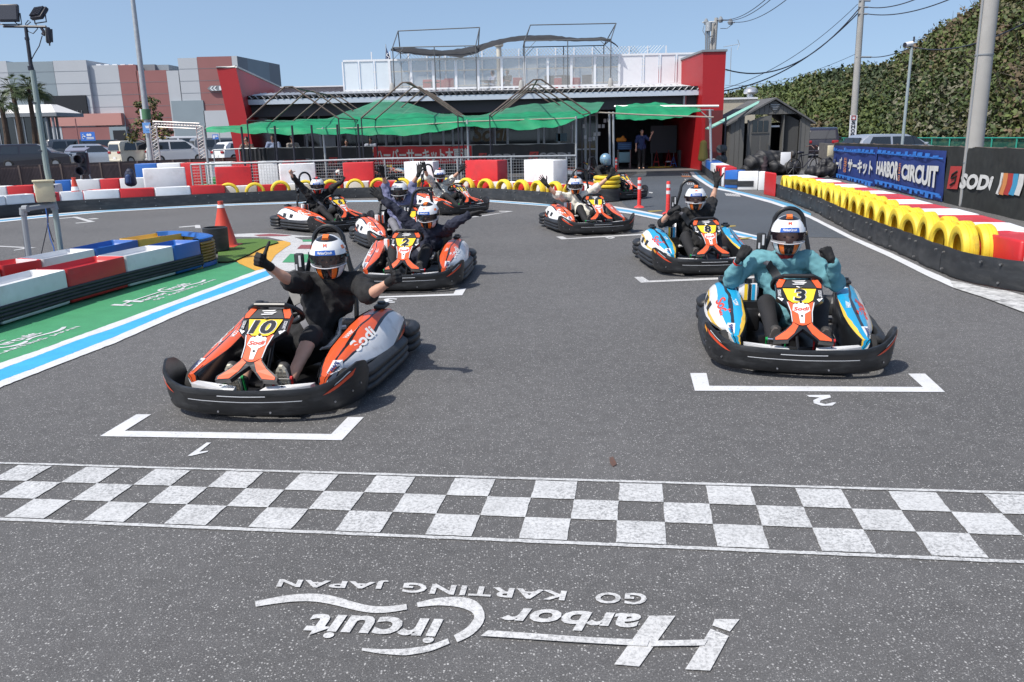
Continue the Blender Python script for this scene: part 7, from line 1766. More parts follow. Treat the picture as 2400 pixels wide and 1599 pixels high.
# front panel: u across (m), w along 0 (top) .. 1 (feet)
PT, PF = Vector((0, -.30, .635)), Vector((0, -.735, .315))
PD = (PF - PT); PN = Vector((0, PD.z, -PD.y)).normalized()
if PN.z < 0: PN = -PN
def panel(u, w, d=0.0):
    return PT + PD * w + Vector((u, 0, 0)) + PN * (d - 0.35 * u * u - 0.03 * (w - .5) ** 2)
def build_kart(variant):
    """one kart at the origin facing -Y"""
    org = variant == 'orange'
    root = thing('go_kart', 'go kart', 'go kart', (0, 0, 0))
    shell = M_ORG if org else M_ASH
    # floor tray, frame tubes, axles
    mb = MB()
    mb.hexa([(-.34, -.72, .045), (.34, -.72, .045), (.34, .8, .045), (-.34, .8, .045), (-.34, -.72, .06), (.34, -.72, .06), (.34, .8, .06), (-.34, .8, .06)])
    mb.build('floor_tray', M_DARK, root)
    mb = MB()
    for s in (-1, 1):
        mb.tube([(s * .30, -.74, .07), (s * .33, -.3, .075), (s * .36, .3, .075), (s * .33, .95, .075)], .017, 7)
        mb.tube([(s * .20, -.70, .2), (s * .32, -.62, .16), (s * .36, -.4, .10)], .014, 7)
    mb.tube([(-.62, .52, .13), (.62, .52, .13)], .022, 8); mb.tube([(-.55, -.42, .12), (.55, -.42, .12)], .016, 8)
    mb.tube([(0, -.62, .10), (0, -.45, .2), (0, -.18, .55)], .012, 7)
    mb.build('frame', M_DARK, root)
    # front bumper
    mb = MB(); NU, NV = 48, 12
    rows = [[bumper(-1 + 2 * i / NU, j / NV) for j in range(NV + 1)] + [bumper(-1 + 2 * i / NU, 1.0, -.014), bumper(-1 + 2 * i / NU, .86, -.03), bumper(-1 + 2 * i / NU, .1, -.04)] for i in range(NU + 1)]
    mb.grid(rows); mb.flat(rows[0]); mb.flat(rows[-1])
    fb = mb.build('front_bumper', M_BLK, root, angle=50)
    for s in (-1, 1):
        mb = MB(); bpatch(mb, [(s * .36, .66), (s * .62, .80), (s * .66, .92), (s * .42, .78)], .0035, 0); mb.build('inlay', M_REDSH if org else M_REDSH, fb)
        mb = MB(); bpatch(mb, [(s * .44, .83), (s * .60, .92), (s * .58, .945), (s * .46, .87)], .004, 0); mb.build('inlay', M_GREYTXT, fb)
        if not org:
            mb = MB(); bpatch(mb, [(s * .66, .78), (s * .73, .86), (s * .73, .95), (s * .655, .88)], .0045, 0); mb.build('inlay', M_ORGLITE, fb)
    mb = MB(); bpatch(mb, [(-.26, .62), (.26, .62), (.30, .80), (-.30, .80)], .003, 0)
    mb.build('air_slot', M_DARK, fb)  # flat dark patch whose colour carries the shade of the recess
    mb = MB(); bpatch(mb, [(-.24, .60), (.24, .60), (.245, .625), (-.245, .625)], .006, 0); bpatch(mb, [(-.09, .80), (.09, .80), (.09, .83), (-.09, .83)], .005, 0)
    mb.build('slot_edge', M_GREYTXT, fb)
    mb = MB()
    for u, v in ((-.10, .22), (.10, .22), (-.45, .35), (.45, .35), (-.62, .42), (.62, .42), (-.74, .5), (.74, .5)):
        p = bumper(u, v, .001); q = bumper(u, v, .006); mb.tube([p, q], .007, 8)
    mb.build('bolt', M_STEEL, fb)['kind'] = 'stuff'
    # side and rear bumpers
    side = [(.60, -.34), (.655, -.2), (.675, .1), (.69, .4), (.685, .58), (.655, .66)]
    A = ribbed([(a, b) for a, b in side][::-1], .045, .20); A.build('side_bumper', M_BLK2, root, angle=50)
    mirror(A).build('side_bumper', M_BLK2, root, angle=50)
    rear = [(-.655, .70), (-.70, .80), (-.695, .96), (-.62, 1.055), (-.35, 1.085), (0, 1.09), (.35, 1.085), (.62, 1.055), (.695, .96), (.70, .80), (.655, .70)]
    ribbed(rear, .05, .235, thick=.09).build('rear_bumper', M_BLK2, root, angle=50)
    # wheels
    for x, y, r, w in ((-.50, -.42, .125, .11), (.50, -.42, .125, .11), (-.52, .52, .138, .18), (.52, .52, .138, .18)):
        h = w / 2; R = Matrix.Rotation(math.pi / 2, 3, 'Y')
        mb = MB(); mb.lathe([(r * .55, -h * .8), (r * .85, -h), (r * .97, -h * .85), (r, -h * .5), (r, h * .5), (r * .97, h * .85), (r * .85, h), (r * .55, h * .8)], (x, y, r), 20, mtx=R)
        wo_ = mb.build('wheel', M_TYRE, root)
        mb = MB(); mb.lathe([(.001, -h * .3), (r * .35, -h * .35), (r * .56, -h * .82)], (x, y, r), 14, mtx=R); mb.lathe([(.001, h * .3), (r * .35, h * .35), (r * .56, h * .82)], (x, y, r), 14, mtx=R)
        mb.build('rim', M_STEEL, wo_)
    # side pods with their livery
    for s in (1, -1):
        mb, rows = pod_mesh(s)
        o = mb.build('side_pod', M_LIVO if org else M_LIVB, root, angle=40); uv_pod(o, rows)
        # inner black liner
        m2 = MB(); ins = []
        for y, xi, xr, zr, xo, zo in PODS:
            ins.append([(s * (xi - .004), y, .10), (s * (xi - .004), y, zr - .02), (s * (xi + .006), y, zr - .004)])
        m2.grid(ins); m2.build('pod_liner', M_BSH, o)
        # scripts and stickers standing on the pod skin
        def podpt(y, k, lift=.004):
            r = [float(np.interp(y, [p[0] for p in PODS], [p[j] for p in PODS])) for j in range(1, 6)]
            xi, xr, zr, xo, zo = r; b = .022 * math.sin(math.pi * k)
            return Vector((s * (xr + .02 + (xo - xr - .02) * k + b * .7), y, zr - .006 + (zo - zr) * k + b)) + Vector((s * .6, 0, .8)) * lift
        t_ = MB()
        if s > 0: q = [podpt(-.16, .08), podpt(.22, .12), podpt(.22, .48), podpt(-.16, .62)]
        else: q = [podpt(.22, .12), podpt(-.16, .08), podpt(-.16, .62), podpt(.22, .48)]
        text_quad(t_, 'Sodi', *q, bold=.03, shear=.2)
        t_.build('script', M_LOGORED if not org else M_WSH, o)
        t_ = MB()
        def inpt(y, dz):
            zr = float(np.interp(y, [p[0] for p in PODS], [p[3] for p in PODS])); xr = float(np.interp(y, [p[0] for p in PODS], [p[2] for p in PODS]))
            return Vector((s * (xr - .022 + dz * .4), y, zr + .004))
        xs = (-.05, .42)
        q = [inpt(xs[0], -.03), inpt(xs[1], -.03), inpt(xs[1], .06), inpt(xs[0], .06)] if s > 0 else [inpt(xs[1], -.03), inpt(xs[0], -.03), inpt(xs[0], .06), inpt(xs[1], .06)]
        text_quad(t_, 'HARBORCIRCUIT.COM', *q, bold=.03); t_.build('script', M_WSH, o)
        # white sticker by the front wheel with its blue and red print
        t_ = MB(); pts = [podpt(-.57, .1, .006), podpt(-.40, .05, .006), podpt(-.36, .5, .006), podpt(-.42, .85, .006), podpt(-.56, .6, .006)]
        t_.flat(pts); st = t_.build('sticker', M_WSH, o)
        t_ = MB(); q = [podpt(-.54, .22, .009), podpt(-.41, .2, .009), podpt(-.41, .5, .009), podpt(-.54, .48, .009)]
        if s < 0: q = [q[1], q[0], q[3], q[2]]
        text_quad(t_, 'SWS', *q, bold=.04); t_.build('print', mat('navy_print', (0.02, 0.03, 0.15), .5), o)
        # vents in the pod flank
        for yv in (.30, .52):
            t_ = MB(); t_.hexa([podpt(yv - .05, .62, .0), podpt(yv + .05, .62, .0), podpt(yv + .05, .88, .0), podpt(yv - .05, .88, .0), podpt(yv - .045, .64, .007), podpt(yv + .05, .62, .007), podpt(yv + .045, .86, .007), podpt(yv - .05, .84, .007)])
            if s < 0: t_.build('vent', M_BLK, o)
        # black cap at the back of the pod (fuel cap side)
        t_ = MB(); t_.rbox((s * .50, .62, .455), (.09, .16, .03), .012); t_.cyl((s * .50, .62, .465), .032, .022, 14); t_.build('pod_cap', M_BLK2, o)
    # front panel
    nose = MB()
    def pan(u, w, d=0.0): return panel(u, w, d)
    outer = [(-.145, -.01), (.145, -.01), (.168, .09), (.165, .20), (.168, .36), (.135, .43), (.098, .50), (.078, .62), (.072, .82), (.125, .93), (.205, 1.04), (.205, 1.10), (.10, 1.10), (.05, 1.0), (0, .905),
             (-.05, 1.0), (-.10, 1.10), (-.205, 1.10), (-.205, 1.04), (-.125, .93), (-.072, .82), (-.078, .62), (-.098, .50), (-.135, .43), (-.168, .36), (-.165, .20), (-.168, .09)]
    nose.prism(outer, pan, 0.0, -.035)
    no = nose.build('front_panel', M_BSH, root)
    def dec(pts, d, m_, name='panel_decal'):
        mb = MB(); mb.flat([pan(u, w, d) for u, w in pts]); return mb.build(name, m_, no)
    for s in (-1, 1):
        dec([(s * .138, .0), (s * .09, .005), (s * .125, .16), (s * .158, .16), (s * .16, .09)], .003, M_ORG)
        dec([(s * .028, .86), (s * .066, .80), (s * .07, .84), (s * .118, .945), (s * .19, 1.05), (s * .19, 1.085), (s * .11, 1.085), (s * .06, .985)], .003, M_ORG)
        dec([(s * .116, .38), (s * .15, .345), (s * .16, .355), (s * .13, .425)], .003, M_WSH)
        dec([(s * .128, .19), (s * .157, .20), (s * .158, .345), (s * .135, .375)], .003, M_DARK)
        mb = MB(); x0, x1 = s * .132, s * .155
        a = [pan(x1 if s > 0 else x0, .21, .005), pan(x1 if s > 0 else x0, .34, .005), pan(x0 if s > 0 else x1, .34, .005), pan(x0 if s > 0 else x1, .21, .005)]
        text_quad(mb, 'SODIKART', *a, bold=.02); mb.build('print', M_GREYTXT, no)
    dec([(-.082, .015), (.082, .015), (.122, .165), (-.122, .165)], .003, mat('charcoal_decal', (.03, .032, .036), .4))
    mb = MB()
    for k, (a, b, c) in enumerate(((-.05, .05, .045), (-.035, .06, .075), (-.05, .045, .105))):
        mb.flat([pan(a, c, .006), pan(b, c - .012, .006), pan(b - .012, c + .008, .006), pan(a + .01, c + .014, .006)])
    mb.build('print', M_WSH, no)
    dec([(-.118, .185), (.118, .185), (.088, .40), (.055, .455), (-.055, .455), (-.088, .40)], .003, M_YSH, 'number_plate')
    dec([(-.090, .425), (-.05, .475), (.05, .475), (.090, .425), (.066, .63), (.062, .80), (.025, .845), (0, .855), (-.025, .845), (-.062, .80), (-.066, .63)], .0035, M_ORG)
    dec([(-.055, .50), (-.04, .475), (-.028, .49), (-.012, .455), (0, .475), (.014, .455), (.028, .49), (.042, .475), (.056, .50), (.062, .60), (.022, .66), (.014, .82), (-.014, .82), (-.022, .66), (-.062, .60)], .006, M_WSH)
    for s in (-1, 1):
        dec([(s * .098, .44), (s * .088, .46), (s * .070, .62), (s * .066, .80), (s * .071, .80), (s * .077, .62)], .007, M_GREYTXT)
    mb = MB(); text_quad(mb, 'Sodi', pan(-.055, .545, .009), pan(.055, .535, .009), pan(.055, .60, .009), pan(-.055, .61, .009), bold=.03, shear=.2); mb.build('print', M_LOGORED, no)
    mb = MB(); mb.tube([pan(0, .70, .006), pan(0, .70, .010)], .008, 10); mb.build('badge', M_DARK, no)
    mb = MB(); mb.tube([pan(0, .447, .004), pan(0, .447, .012)], .009, 10); mb.build('screw', M_DARK, no)
    mb = MB(); mb.tube([pan(-.02, .165, .01), pan(0, .19, .014), pan(.02, .165, .01)], .004, 6); mb.build('clip', M_STEEL, no)
    # nose apron between panel and bumper
    for s in (-1, 1):
        mb = MB(); mb.hexa([(s * .08, -.80, .17), (s * .40, -.70, .17), (s * .40, -.62, .17), (s * .10, -.70, .17), (s * .08, -.80, .20), (s * .40, -.71, .225), (s * .40, -.62, .215), (s * .10, -.70, .205)])
        mb.build('nose_apron', M_WSH, root)
    # steering wheel
    C = Vector((0, -.20, .575)); ax = Vector((0, .62, .78)).normalized(); ux = Vector((1, 0, 0)); uy = ax.cross(ux)
    ring = []
    for k in range(28):
        a = 2 * math.pi * k / 28; r = .175 if abs(math.sin(a)) < .6 else .175 - .012
        x, y = r * math.cos(a), r * math.sin(a)
        y = max(min(y, .125), -.14) if True else y
        ring.append(C + ux * x + uy * (-y))
    mb = MB(); mb.tube(ring, .0175, 9, closed=True); sw = mb.build('steering_wheel', M_DARK, root)
    mb = MB()
    for a in (-1, 1): mb.tube([C + ux * a * .16, C + ux * a * .08 - ax * .02, C - ax * .03], .013, 7)
    mb.tube([C + uy * .12, C - ax * .02], .012, 7); mb.rbox(C - ax * .025, (.12, .09, .02), .008, mtx=Matrix((ux, uy, ax)).transposed()); mb.build('spoke', M_DARK, sw)
    # pedals
    for s, m_ in ((-1, M_GRN), (1, M_RED)):
        mb = MB(); mb.tube([(s * .10, -.60, .235), (s * .235, -.60, .235)], .009, 8); pd = mb.build('pedal', M_CHROME, root)
        mb = MB()
        for x in (.10, .235): mb.cyl((s * x - .008, -.60, .235), .014, .016, 10, axis='x'); mb.tube([(s * x, -.60, .235), (s * x, -.55, .08)], .007, 6)
        mb.build('pedal_arm', m_, pd)
    # seat
    rows = []
    for y, z, w in ((-.02, .16, .15), (.05, .115, .17), (.2, .09, .18), (.32, .10, .185), (.42, .18, .19), (.50, .32, .19), (.56, .48, .18), (.59, .56, .15)):
        rows.append([(w * a, y + .02 * (1 - a * a) - .0, z + .13 * abs(a) ** 3 * (1 if z < .3 else .4) - (0 if z < .3 else .0)) if z < .3 else (w * a, y - .10 * abs(a) ** 3, z) for a in np.linspace(-1.15, 1.15, 9)])
    mb = MB(); mb.grid(rows); mb.grid([[(a * 1.04, b + .012, c - .012) for a, b, c in r] for r in rows]); st = mb.build('seat', M_BLK2, root)
    for s in (-1, 1):
        mb = MB(); pts = [(s * .205, .02, .27), (s * .21, .16, .24), (s * .22, .36, .27), (s * .215, .46, .40), (s * .20, .52, .50)]
        mb.tube(pts, [.016, .02, .022, .02, .012], 8); mb.build('seat_rim', M_WSH, st)
    # engine and exhaust on the kart's right, tank panel beside the seat
    mb = MB(); mb.rbox((-.30, .30, .20), (.16, .26, .20), .02); mb.rbox((-.30, .30, .32), (.12, .2, .05), .01)
    for k in range(5): mb.box((-.30, .19 + k * .05, .30), (.17, .012, .10))
    mb.build('engine', M_DARK, root)
    mb = MB(); mb.tube([(-.24, .42, .2), (-.22, .62, .22), (-.1, .8, .2), (.1, .9, .2)], .03, 9); mb.build('exhaust', M_STEEL, root)
    pl = MB(); pl.rbox((-.315, .30, .40), (.15, .05, .17), .012); po = pl.build('tank', M_WSH if not org else M_WSH, root)
    for k, m_ in enumerate((M_YSH if not org else M_ORG, M_BSH, shell)):
        mb = MB(); x = -.345 + k * .03; mb.flat([(x, .272, .32), (x + .026, .272, .32), (x + .026, .272, .48), (x, .272, .48)]); mb.build('stripe', m_, po)
    mb = MB(); mb.cyl((-.315, .30, .485), .03, .03, 12); mb.build('tank_cap', M_BLK2, po)
    # rear fenders behind the pods
    for s in (-1, 1):
        rows = []
        for k in range(9):
            a = math.pi * k / 8
            rows.append([(s * (.545 + x), .80 - .16 * math.cos(a) * .6, .20 + .13 * math.sin(a)) for x in (-.09, 0, .07)])
        mb = MB(); mb.grid(rows); mb.build('rear_fender', M_WSH, root)
    # roll hoop with headrest and belt reel bracket
    hoop = [(-.25, .62, .10), (-.21, .76, .45), (-.145, .80, .72), (-.085, .815, .92)]
    for k in range(1, 10):
        a = math.pi * (1 - k / 10); hoop.append((.04 + .125 * math.cos(a), .82, .93 + .125 * math.sin(a)))
    hoop += [(.165, .815, .92), (.21, .80, .72), (.25, .76, .45), (.28, .62, .10)]
    mb = MB(); mb.tube(hoop, .0195, 9); hp = mb.build('roll_hoop', M_DARK, root)
    mb = MB(); mb.rbox((-.19, .745, .755), (.075, .05, .19), .014); mb.tube([(-.19, .73, .66), (-.19, .70, .62)], .018, 8); mb.build('belt_reel', M_BLK2, hp)
    mb = MB(); mb.box((-.175, .717, .79), (.018, .006, .09)); mb.box((-.207, .717, .74), (.015, .006, .05)); mb.build('reel_plate', M_GREYTXT, hp)
    mb = MB(); mb.tube([(-.2, .80, .5), (.24, .80, .5)], .014, 7); mb.build('hoop_brace', M_DARK, hp)
    # seat belt across the driver
    path = [(-.235, .68, .64), (-.19, .50, .635), (-.14, .40, .605), (-.05, .27, .50), (.06, .20, .38), (.15, .17, .26), (.20, .24, .17)]
    rows = []
    for k in range(17):
        p = cat_rom([Vector(q) for q in path], k / 16); q = cat_rom([Vector(r) for r in path], min(1, k / 16 + .02)) - p
        if q.length < 1e-6: q = Vector((.3, .3, -.3))
        t = q.normalized(); wv = t.cross(Vector((.2, -.8, .5))).normalized() * .023
        rows.append([p - wv, p + wv])
    mb = MB(); mb.grid(rows); mb.build('seat_belt', mat('belt_webbing', (.10, .10, .115), .6), root)
    return root
def number_on(root, txt):
    no = [c for c in root.children if c.name.startswith('front_panel')][0]
    w = .042 if len(txt) == 1 else .085
    for nm, g, d, m_ in (('number_outline', .010, .0055, M_GREYTXT), ('number', 0, .0075, M_BSH)):
        mb = MB(); a, b = .205 - g * .6, .425 + g * .6
        q = [panel(-w - g, a, d), panel(w + g * .6, a, d), panel(w + g * .6, b, d), panel(-w - g, b, d)]
        text_quad(mb, txt, *q, bold=.035 if g == 0 else .06, shear=.12); mb.build(nm, m_, no)

def place(root, x, y, deg, label, group='go karts with drivers lined up on the starting grid'):
    root.location = (x, y, 0); root.rotation_euler = (0, 0, math.radians(deg)); root['label'] = label; root['group'] = group
KART = {'3': (2.23, 6.26, -12.2), '10': (-1.59, 5.62, -7.4), '2': (-1.20, 9.78, -2.1), '8': (2.45, 10.40, 0.0), '1': (1.44, 14.58, 10.6), '6': (-3.51, 15.73, 44.6), 'C': (-1.34, 18.56, 43.0),
        'L': (-1.72, 13.10, 21.3), 'P': (2.74, 21.4, 39.3)}
KLAB = {'3': 'blue and white go kart number 3 carrying the driver in the teal sweatshirt', '10': 'orange go kart number 10 carrying the driver giving two thumbs up',
        '2': 'orange go kart number 2 stopped just behind the kart numbered 10', '8': 'blue go kart number 8 stopped behind the kart numbered 3',
        '1': 'orange go kart number 1 with a driver in a cream T-shirt beside the stacked tyres', '6': 'orange go kart number 6 seen side-on with the driver all in black',
        'C': 'orange go kart nearest the tyre wall with a driver in a pale cream top', 'L': 'orange go kart half hidden behind kart 2 carrying the lavender shirted driver',
        'P': 'orange go kart parked by the pit lane behind the stack of yellow tyres'}
K_O = build_kart('orange'); K_B = build_kart('blue')
KOBJ = {}
_po, _pb = K_O, K_B
for k in ('6', '10', '2', '1', 'C', 'L', 'P', '3', '8'):
    proto = _pb if k in ('3', '8') else _po
    KOBJ[k] = copy_tree(proto)
for k, (x, y, d) in KART.items():
    place(KOBJ[k], x, y, d, KLAB[k])
for k, t in (('3', '3'), ('10', '10'), ('2', '2'), ('8', '8'), ('1', '1'), ('6', '6'), ('C', '13'), ('L', '7'), ('P', '5')):
    number_on(KOBJ[k], t)
# karts waiting in the pit behind the tyre wall
PITK = [((600, 425), 60, 'orange parked kart behind the wire fence left of the first white block'), ((655, 424), 40, 'orange parked kart behind the wire fence beside the tall black masts'),
        ((905, 420), 30, 'orange parked kart behind the fence under the red banner'), ((980, 418), 50, 'orange parked kart behind the fence beside the white block under the red banner'),
        ((1350, 420), 75, 'orange parked kart standing by the end of the tyre wall'), ((840, 421), 40, 'orange parked kart behind the fence between white and red blocks')]
for i, ((px, py), d, lab) in enumerate(PITK):
    o = _po if i == 0 else (_pb if i == 3 else copy_tree(_po))
    p = G(px, py)
    place(o, p.x, p.y, d, lab.replace('orange', 'blue') if i == 3 else lab, 'karts parked in the pit')
# ================================================================== people
M_SKIN = mat('skin', (0.52, 0.295, 0.205), 0.5, var=0.05, vscale=25)
M_SKIN2 = mat('skin_tan', (0.42, 0.225, 0.15), 0.5, var=0.06, vscale=25)
M_HAIR = mat('dark_hair', (0.012, 0.010, 0.009), 0.5)
M_EYE = mat('eye', (0.02, 0.015, 0.012), 0.3)
M_GLOVE = mat('black_glove', (0.009, 0.009, 0.010), 0.8, var=0.3, vscale=60)
M_TEE_B = mat('black_cloth', (0.010, 0.010, 0.011), 0.85, var=0.25, vscale=20, bump=0.3, bscale=90)
M_TEAL = mat('teal_sweatshirt', (0.115, 0.285, 0.325), 0.9, var=0.08, vscale=15, bump=0.25, bscale=120)
M_NAVY = mat('navy_cloth', (0.012, 0.015, 0.032), 0.85, var=0.2, bump=0.25, bscale=100)
M_LAV = mat('lavender_cloth', (0.15, 0.16, 0.27), 0.9, var=0.1, bump=0.25, bscale=100)
M_CREAM = mat('cream_cloth', (0.72, 0.68, 0.58), 0.9, var=0.05, bump=0.25, bscale=100)
M_PALE = mat('pale_cream_cloth', (0.66, 0.65, 0.57), 0.9, var=0.05, bump=0.25, bscale=100)
M_TRB = mat('black_trousers', (0.012, 0.012, 0.014), 0.85, var=0.2, bump=0.2)
M_TRG = mat('grey_trousers', (0.16, 0.16, 0.18), 0.85, var=0.15, bump=0.2)
M_SHOE = mat('dark_shoe', (0.03, 0.028, 0.026), 0.7, var=0.2)
M_SOLEB = mat('brown_sole', (0.075, 0.065, 0.058), 0.8, var=0.2)
M_SOLEW = mat('cream_sole', (0.62, 0.57, 0.45), 0.7, var=0.1, dirt=(.25, .2, .15), damt=.5)
M_HW = mat('helmet_white', (0.74, 0.74, 0.74), 0.2, coat=0.6)
M_HB = mat('helmet_black', (0.012, 0.012, 0.014), 0.25, coat=0.5)
M_HO = mat('helmet_orange', (0.80, 0.17, 0.02), 0.25, coat=0.5)
M_HR = mat('helmet_red', (0.55, 0.03, 0.02), 0.25, coat=0.5)
M_HM = mat('helmet_maroon', (0.10, 0.02, 0.025), 0.3, coat=0.5)
M_HBL = mat('helmet_blue', (0.20, 0.33, 0.43), 0.22, metal=0.35, coat=0.6)
M_VIS = mat('visor_strip', (0.02, 0.10, 0.42), 0.25, coat=0.5)
def visor_mat(name, a, col=(0.02, 0.02, 0.025)):
    return mat(name, col, 0.06, spec=0.8, alpha=a)
M_VISOR = visor_mat('smoked_visor', 0.62)
M_VISORC = visor_mat('clear_visor', 0.35, (0.03, 0.02, 0.03))

def hand_shape(mb, wrist, d, palm, side, pose, s=1.0):
    """five fingers on a palm. wrist: point, d: along the hand, palm: direction the palm faces, side: +1/-1 which way the thumb goes"""
    y = Vector(d).normalized(); z = Vector(palm); z = (z - y * z.dot(y)).normalized(); x = y.cross(z) * side
    W = Vector(wrist)
    P = lambda a, b, c: W + (x * a + y * b + z * c) * s
    bases = [(.032, .088), (.011, .094), (-.011, .090), (-.031, .080)]
    lens = [.072, .080, .075, .060]
    for a, b in bases: mb.rcone(P(a * .55, .005, 0), .020 * s, P(a, b, 0), .0145 * s, 8)
    mb.rcone(P(.0, -.03, 0), .026 * s, P(0, .03, 0), .027 * s, 8)
    curl = {'open': (4, 6, 5), 'fist': (80, 95, 55), 'thumb': (80, 95, 55)}[pose]
    for i, ((a, b), L_) in enumerate(zip(bases, lens)):
        spread = {'open': (10, 3, -4, -12)[i]}.get(pose, 0)
        dirx = math.sin(math.radians(spread)); ang = 0; p = P(a, b, 0); r = .0108
        for k, (fr, c) in enumerate(zip((.45, .31, .24), curl)):
            ang += math.radians(c + i * 2)
            v = (x * dirx + y * math.cos(ang) + z * math.sin(ang)); v.normalize()
            q = p + v * (L_ * fr * s); mb.rcone(p, r * s, q, (r - .0012) * s, 8); p = q; r -= .0012
    if pose == 'thumb':
        a = P(.022, .03, .014); b = P(.05, .045, .02); c = b + (x * .045 + y * -.004) * s; e = c + (x * .036 - y * .008) * s
    elif pose == 'open':
        a = P(.022, .02, .004); b = P(.046, .045, .008); c = b + (x * .026 + y * .026) * s; e = c + (x * .014 + y * .024) * s
    else:
        a = P(.022, .03, .014); b = P(.034, .058, .03); c = P(.012, .082, .05); e = P(-.012, .086, .052)
    mb.rcone(a, .017 * s, b, .0145 * s, 8); mb.rcone(b, .0138 * s, c, .0125 * s, 8); mb.rcone(c, .0125 * s, e, .0105 * s, 8)

def helmet(parent, C, fwd, style='std', up=Vector((0, 0, 1)), s=1.0):
    """full-face helmet: shell with an open eyeport, visor, chin bar, vents. C centre of the head"""
    y = Vector(fwd).normalized(); z = (Vector(up) - y * Vector(up).dot(y)).normalized(); x = y.cross(z)
    W = lambda a, b, c: Vector(C) + (x * a + y * b + z * c) * s
    NA, NE = 56, 34
    def pt(az, el, off=0.0):
        """az from the front, el up"""
        ca, sa, ce, se = math.cos(az), math.sin(az), math.cos(el), math.sin(el)
        rx, ry, rz = .134, .150, .150
        fr = max(0, ca)
        X = rx * sa * ce; Y = ry * ca * ce; Z = rz * se
        if el < 0:
            k = min(1, -el / 1.0); Z = -.172 * math.sin(min(-el, 1.25)) * (1.0 if fr > 0 else .82)
            sh = math.cos(min(-el, 1.25)) ** .55
            X = rx * sa * sh * (1 - .10 * k); Y = ry * ca * sh * (1 - .06 * k) + .03 * fr * k
        v = Vector((X, Y, Z)); v += v.normalized() * off
        return W(v.x, v.y, v.z)
    els = np.linspace(-1.15, math.pi / 2 - .01, NE)
    azs = [2 * math.pi * j / NA - math.pi for j in range(NA + 1)]
    def port(a, e): return abs(a) < 1.22 and -.30 + .05 * abs(a) < e < .42 - .10 * abs(a)
    def col(a, e):
        aa = abs(a)
        if style == 'blue': return 0
        if style == 'dark':
            if e < -.3: return 1 if aa < .8 else (0 if aa < 1.0 else 1)
            if e > .95: return 1
            return 0 if e > .30 else 1
        if e < -.32:
            if aa < .30: return 1
            if aa < .62 : return 2
            if aa < .78: return 1
            if aa < 1.25: return 0
            return 3 if e > -.6 else 1
        if e > .88 and aa < 1.5: return 2 if (1.05 < e < 1.36 and aa < .42) else 1
        if e > .62 and aa < 1.5: return 0
        if e > .35: return 0 if aa < 1.1 or e > .7 else (2 if style == 'std' and aa < 1.5 and e < .6 else 0)
        return 3 if e > .0 or aa > 1.7 else 0
    top = M_HR if style == 'red' else M_HO
    mats = [M_HBL if style == 'blue' else M_HW, M_HB, top, M_HM]
    mb = MB(); idx = {}
    rows = [[pt(a, e) for a in azs] for e in els]
    V = [p for r in rows for p in r]; Fc = []; mi = []
    for i in range(NE - 1):
        for j in range(NA):
            a = (azs[j] + azs[j + 1]) / 2; e = (els[i] + els[i + 1]) / 2
            if style != 'blue' and port(a, e): continue
            n0 = i * (NA + 1) + j
            mb.add([], [], 0)
            Fc.append((n0, n0 + 1, n0 + NA + 2, n0 + NA + 1)); mi.append(col(a, e))
    mb.v = [tuple(p) for p in V]; mb.f = [list(f) for f in Fc]; mb.m = mi; mb.sm = [True] * len(Fc)
    h = mb.build('helmet', mats, parent, rel=parent, angle=60)
    # rim under the helmet and round the eyeport
    mb = MB(); mb.tube([pt(a, -1.15, -.004) for a in azs[:-1]], .008 * s, 6, closed=True); mb.build('helmet_rim', M_HB, h, rel=parent)
    if style != 'blue':
        va = [k * 1.34 / 14 for k in range(-14, 15)]
        mb = MB(); mb.grid([[pt(a, e - .06 * abs(a) * (1 if e > 0 else -.6), .006) for a in va] for e in (-.34, -.2, -.05, .1, .22)]); mb.build('visor', M_VISORC if style == 'std_clear' else M_VISOR, h, rel=parent)
        mb = MB(); mb.grid([[pt(a, e - .06 * abs(a), .0075) for a in va] for e in (.22, .33, .45)], mfun=lambda i, j: 0 if 7 < j < 20 else 1)
        mb.build('visor_strip', [M_VIS if style != 'dark' else M_HB, M_HW], h, rel=parent)
        if style != 'dark':
            mb = MB()
            q = [pt(.42, .39, .010), pt(-.42, .39, .010), pt(-.42, .25, .010), pt(.42, .25, .010)]
            V, Fc2, _ = text_data('HarborCircuit', bold=.03)
            mb.add([pt(.40 - .80 * u, .26 + .13 * v, .0095) for u, v in V], Fc2); mb.build('print', M_HW, h, rel=parent)
        mb = MB(); lo = [pt(a, -.36 + .03 * abs(a), .008) for a in va]; mb.tube(lo, .0045 * s, 6); mb.build('visor_edge', mat('visor_edge', (.5, .5, .52), .3), h, rel=parent)
        for sg in (-1, 1):
            mb = MB(); c = pt(sg * 1.36, .06, .004); c2 = pt(sg * 1.36, .06, .014); mb.tube([c, c2], .022 * s, 12); mb.build('visor_pivot', M_HB, h, rel=parent)
        if style in ('std', 'std_clear', 'red'):
            # roof scoop and chin vent
            mb = MB(); mb.hexa([pt(.32, 1.02, .0), pt(-.32, 1.02, .0), pt(-.9, 1.35, .0), pt(.9, 1.35, .0), pt(.28, 1.06, .016), pt(-.28, 1.06, .016), pt(-.8, 1.35, .014), pt(.8, 1.35, .014)]); mb.build('roof_scoop', top, h, rel=parent)
            mb = MB(); mb.flat([pt(.10, -.62, .006), pt(0, -.56, .006), pt(-.10, -.62, .006), pt(-.04, -.86, .006), pt(0, -.92, .006), pt(.04, -.86, .006)]); mb.build('chin_vent', mat('vent_grey', (.05, .05, .055), .4), h, rel=parent)
            mb = MB(); text_quad(mb, 'M', pt(.13, .80, .004), pt(-.13, .80, .004), pt(-.13, .62, .004), pt(.13, .62, .004), bold=.03); mb.build('emblem', M_REDSH, h, rel=parent)
    return h

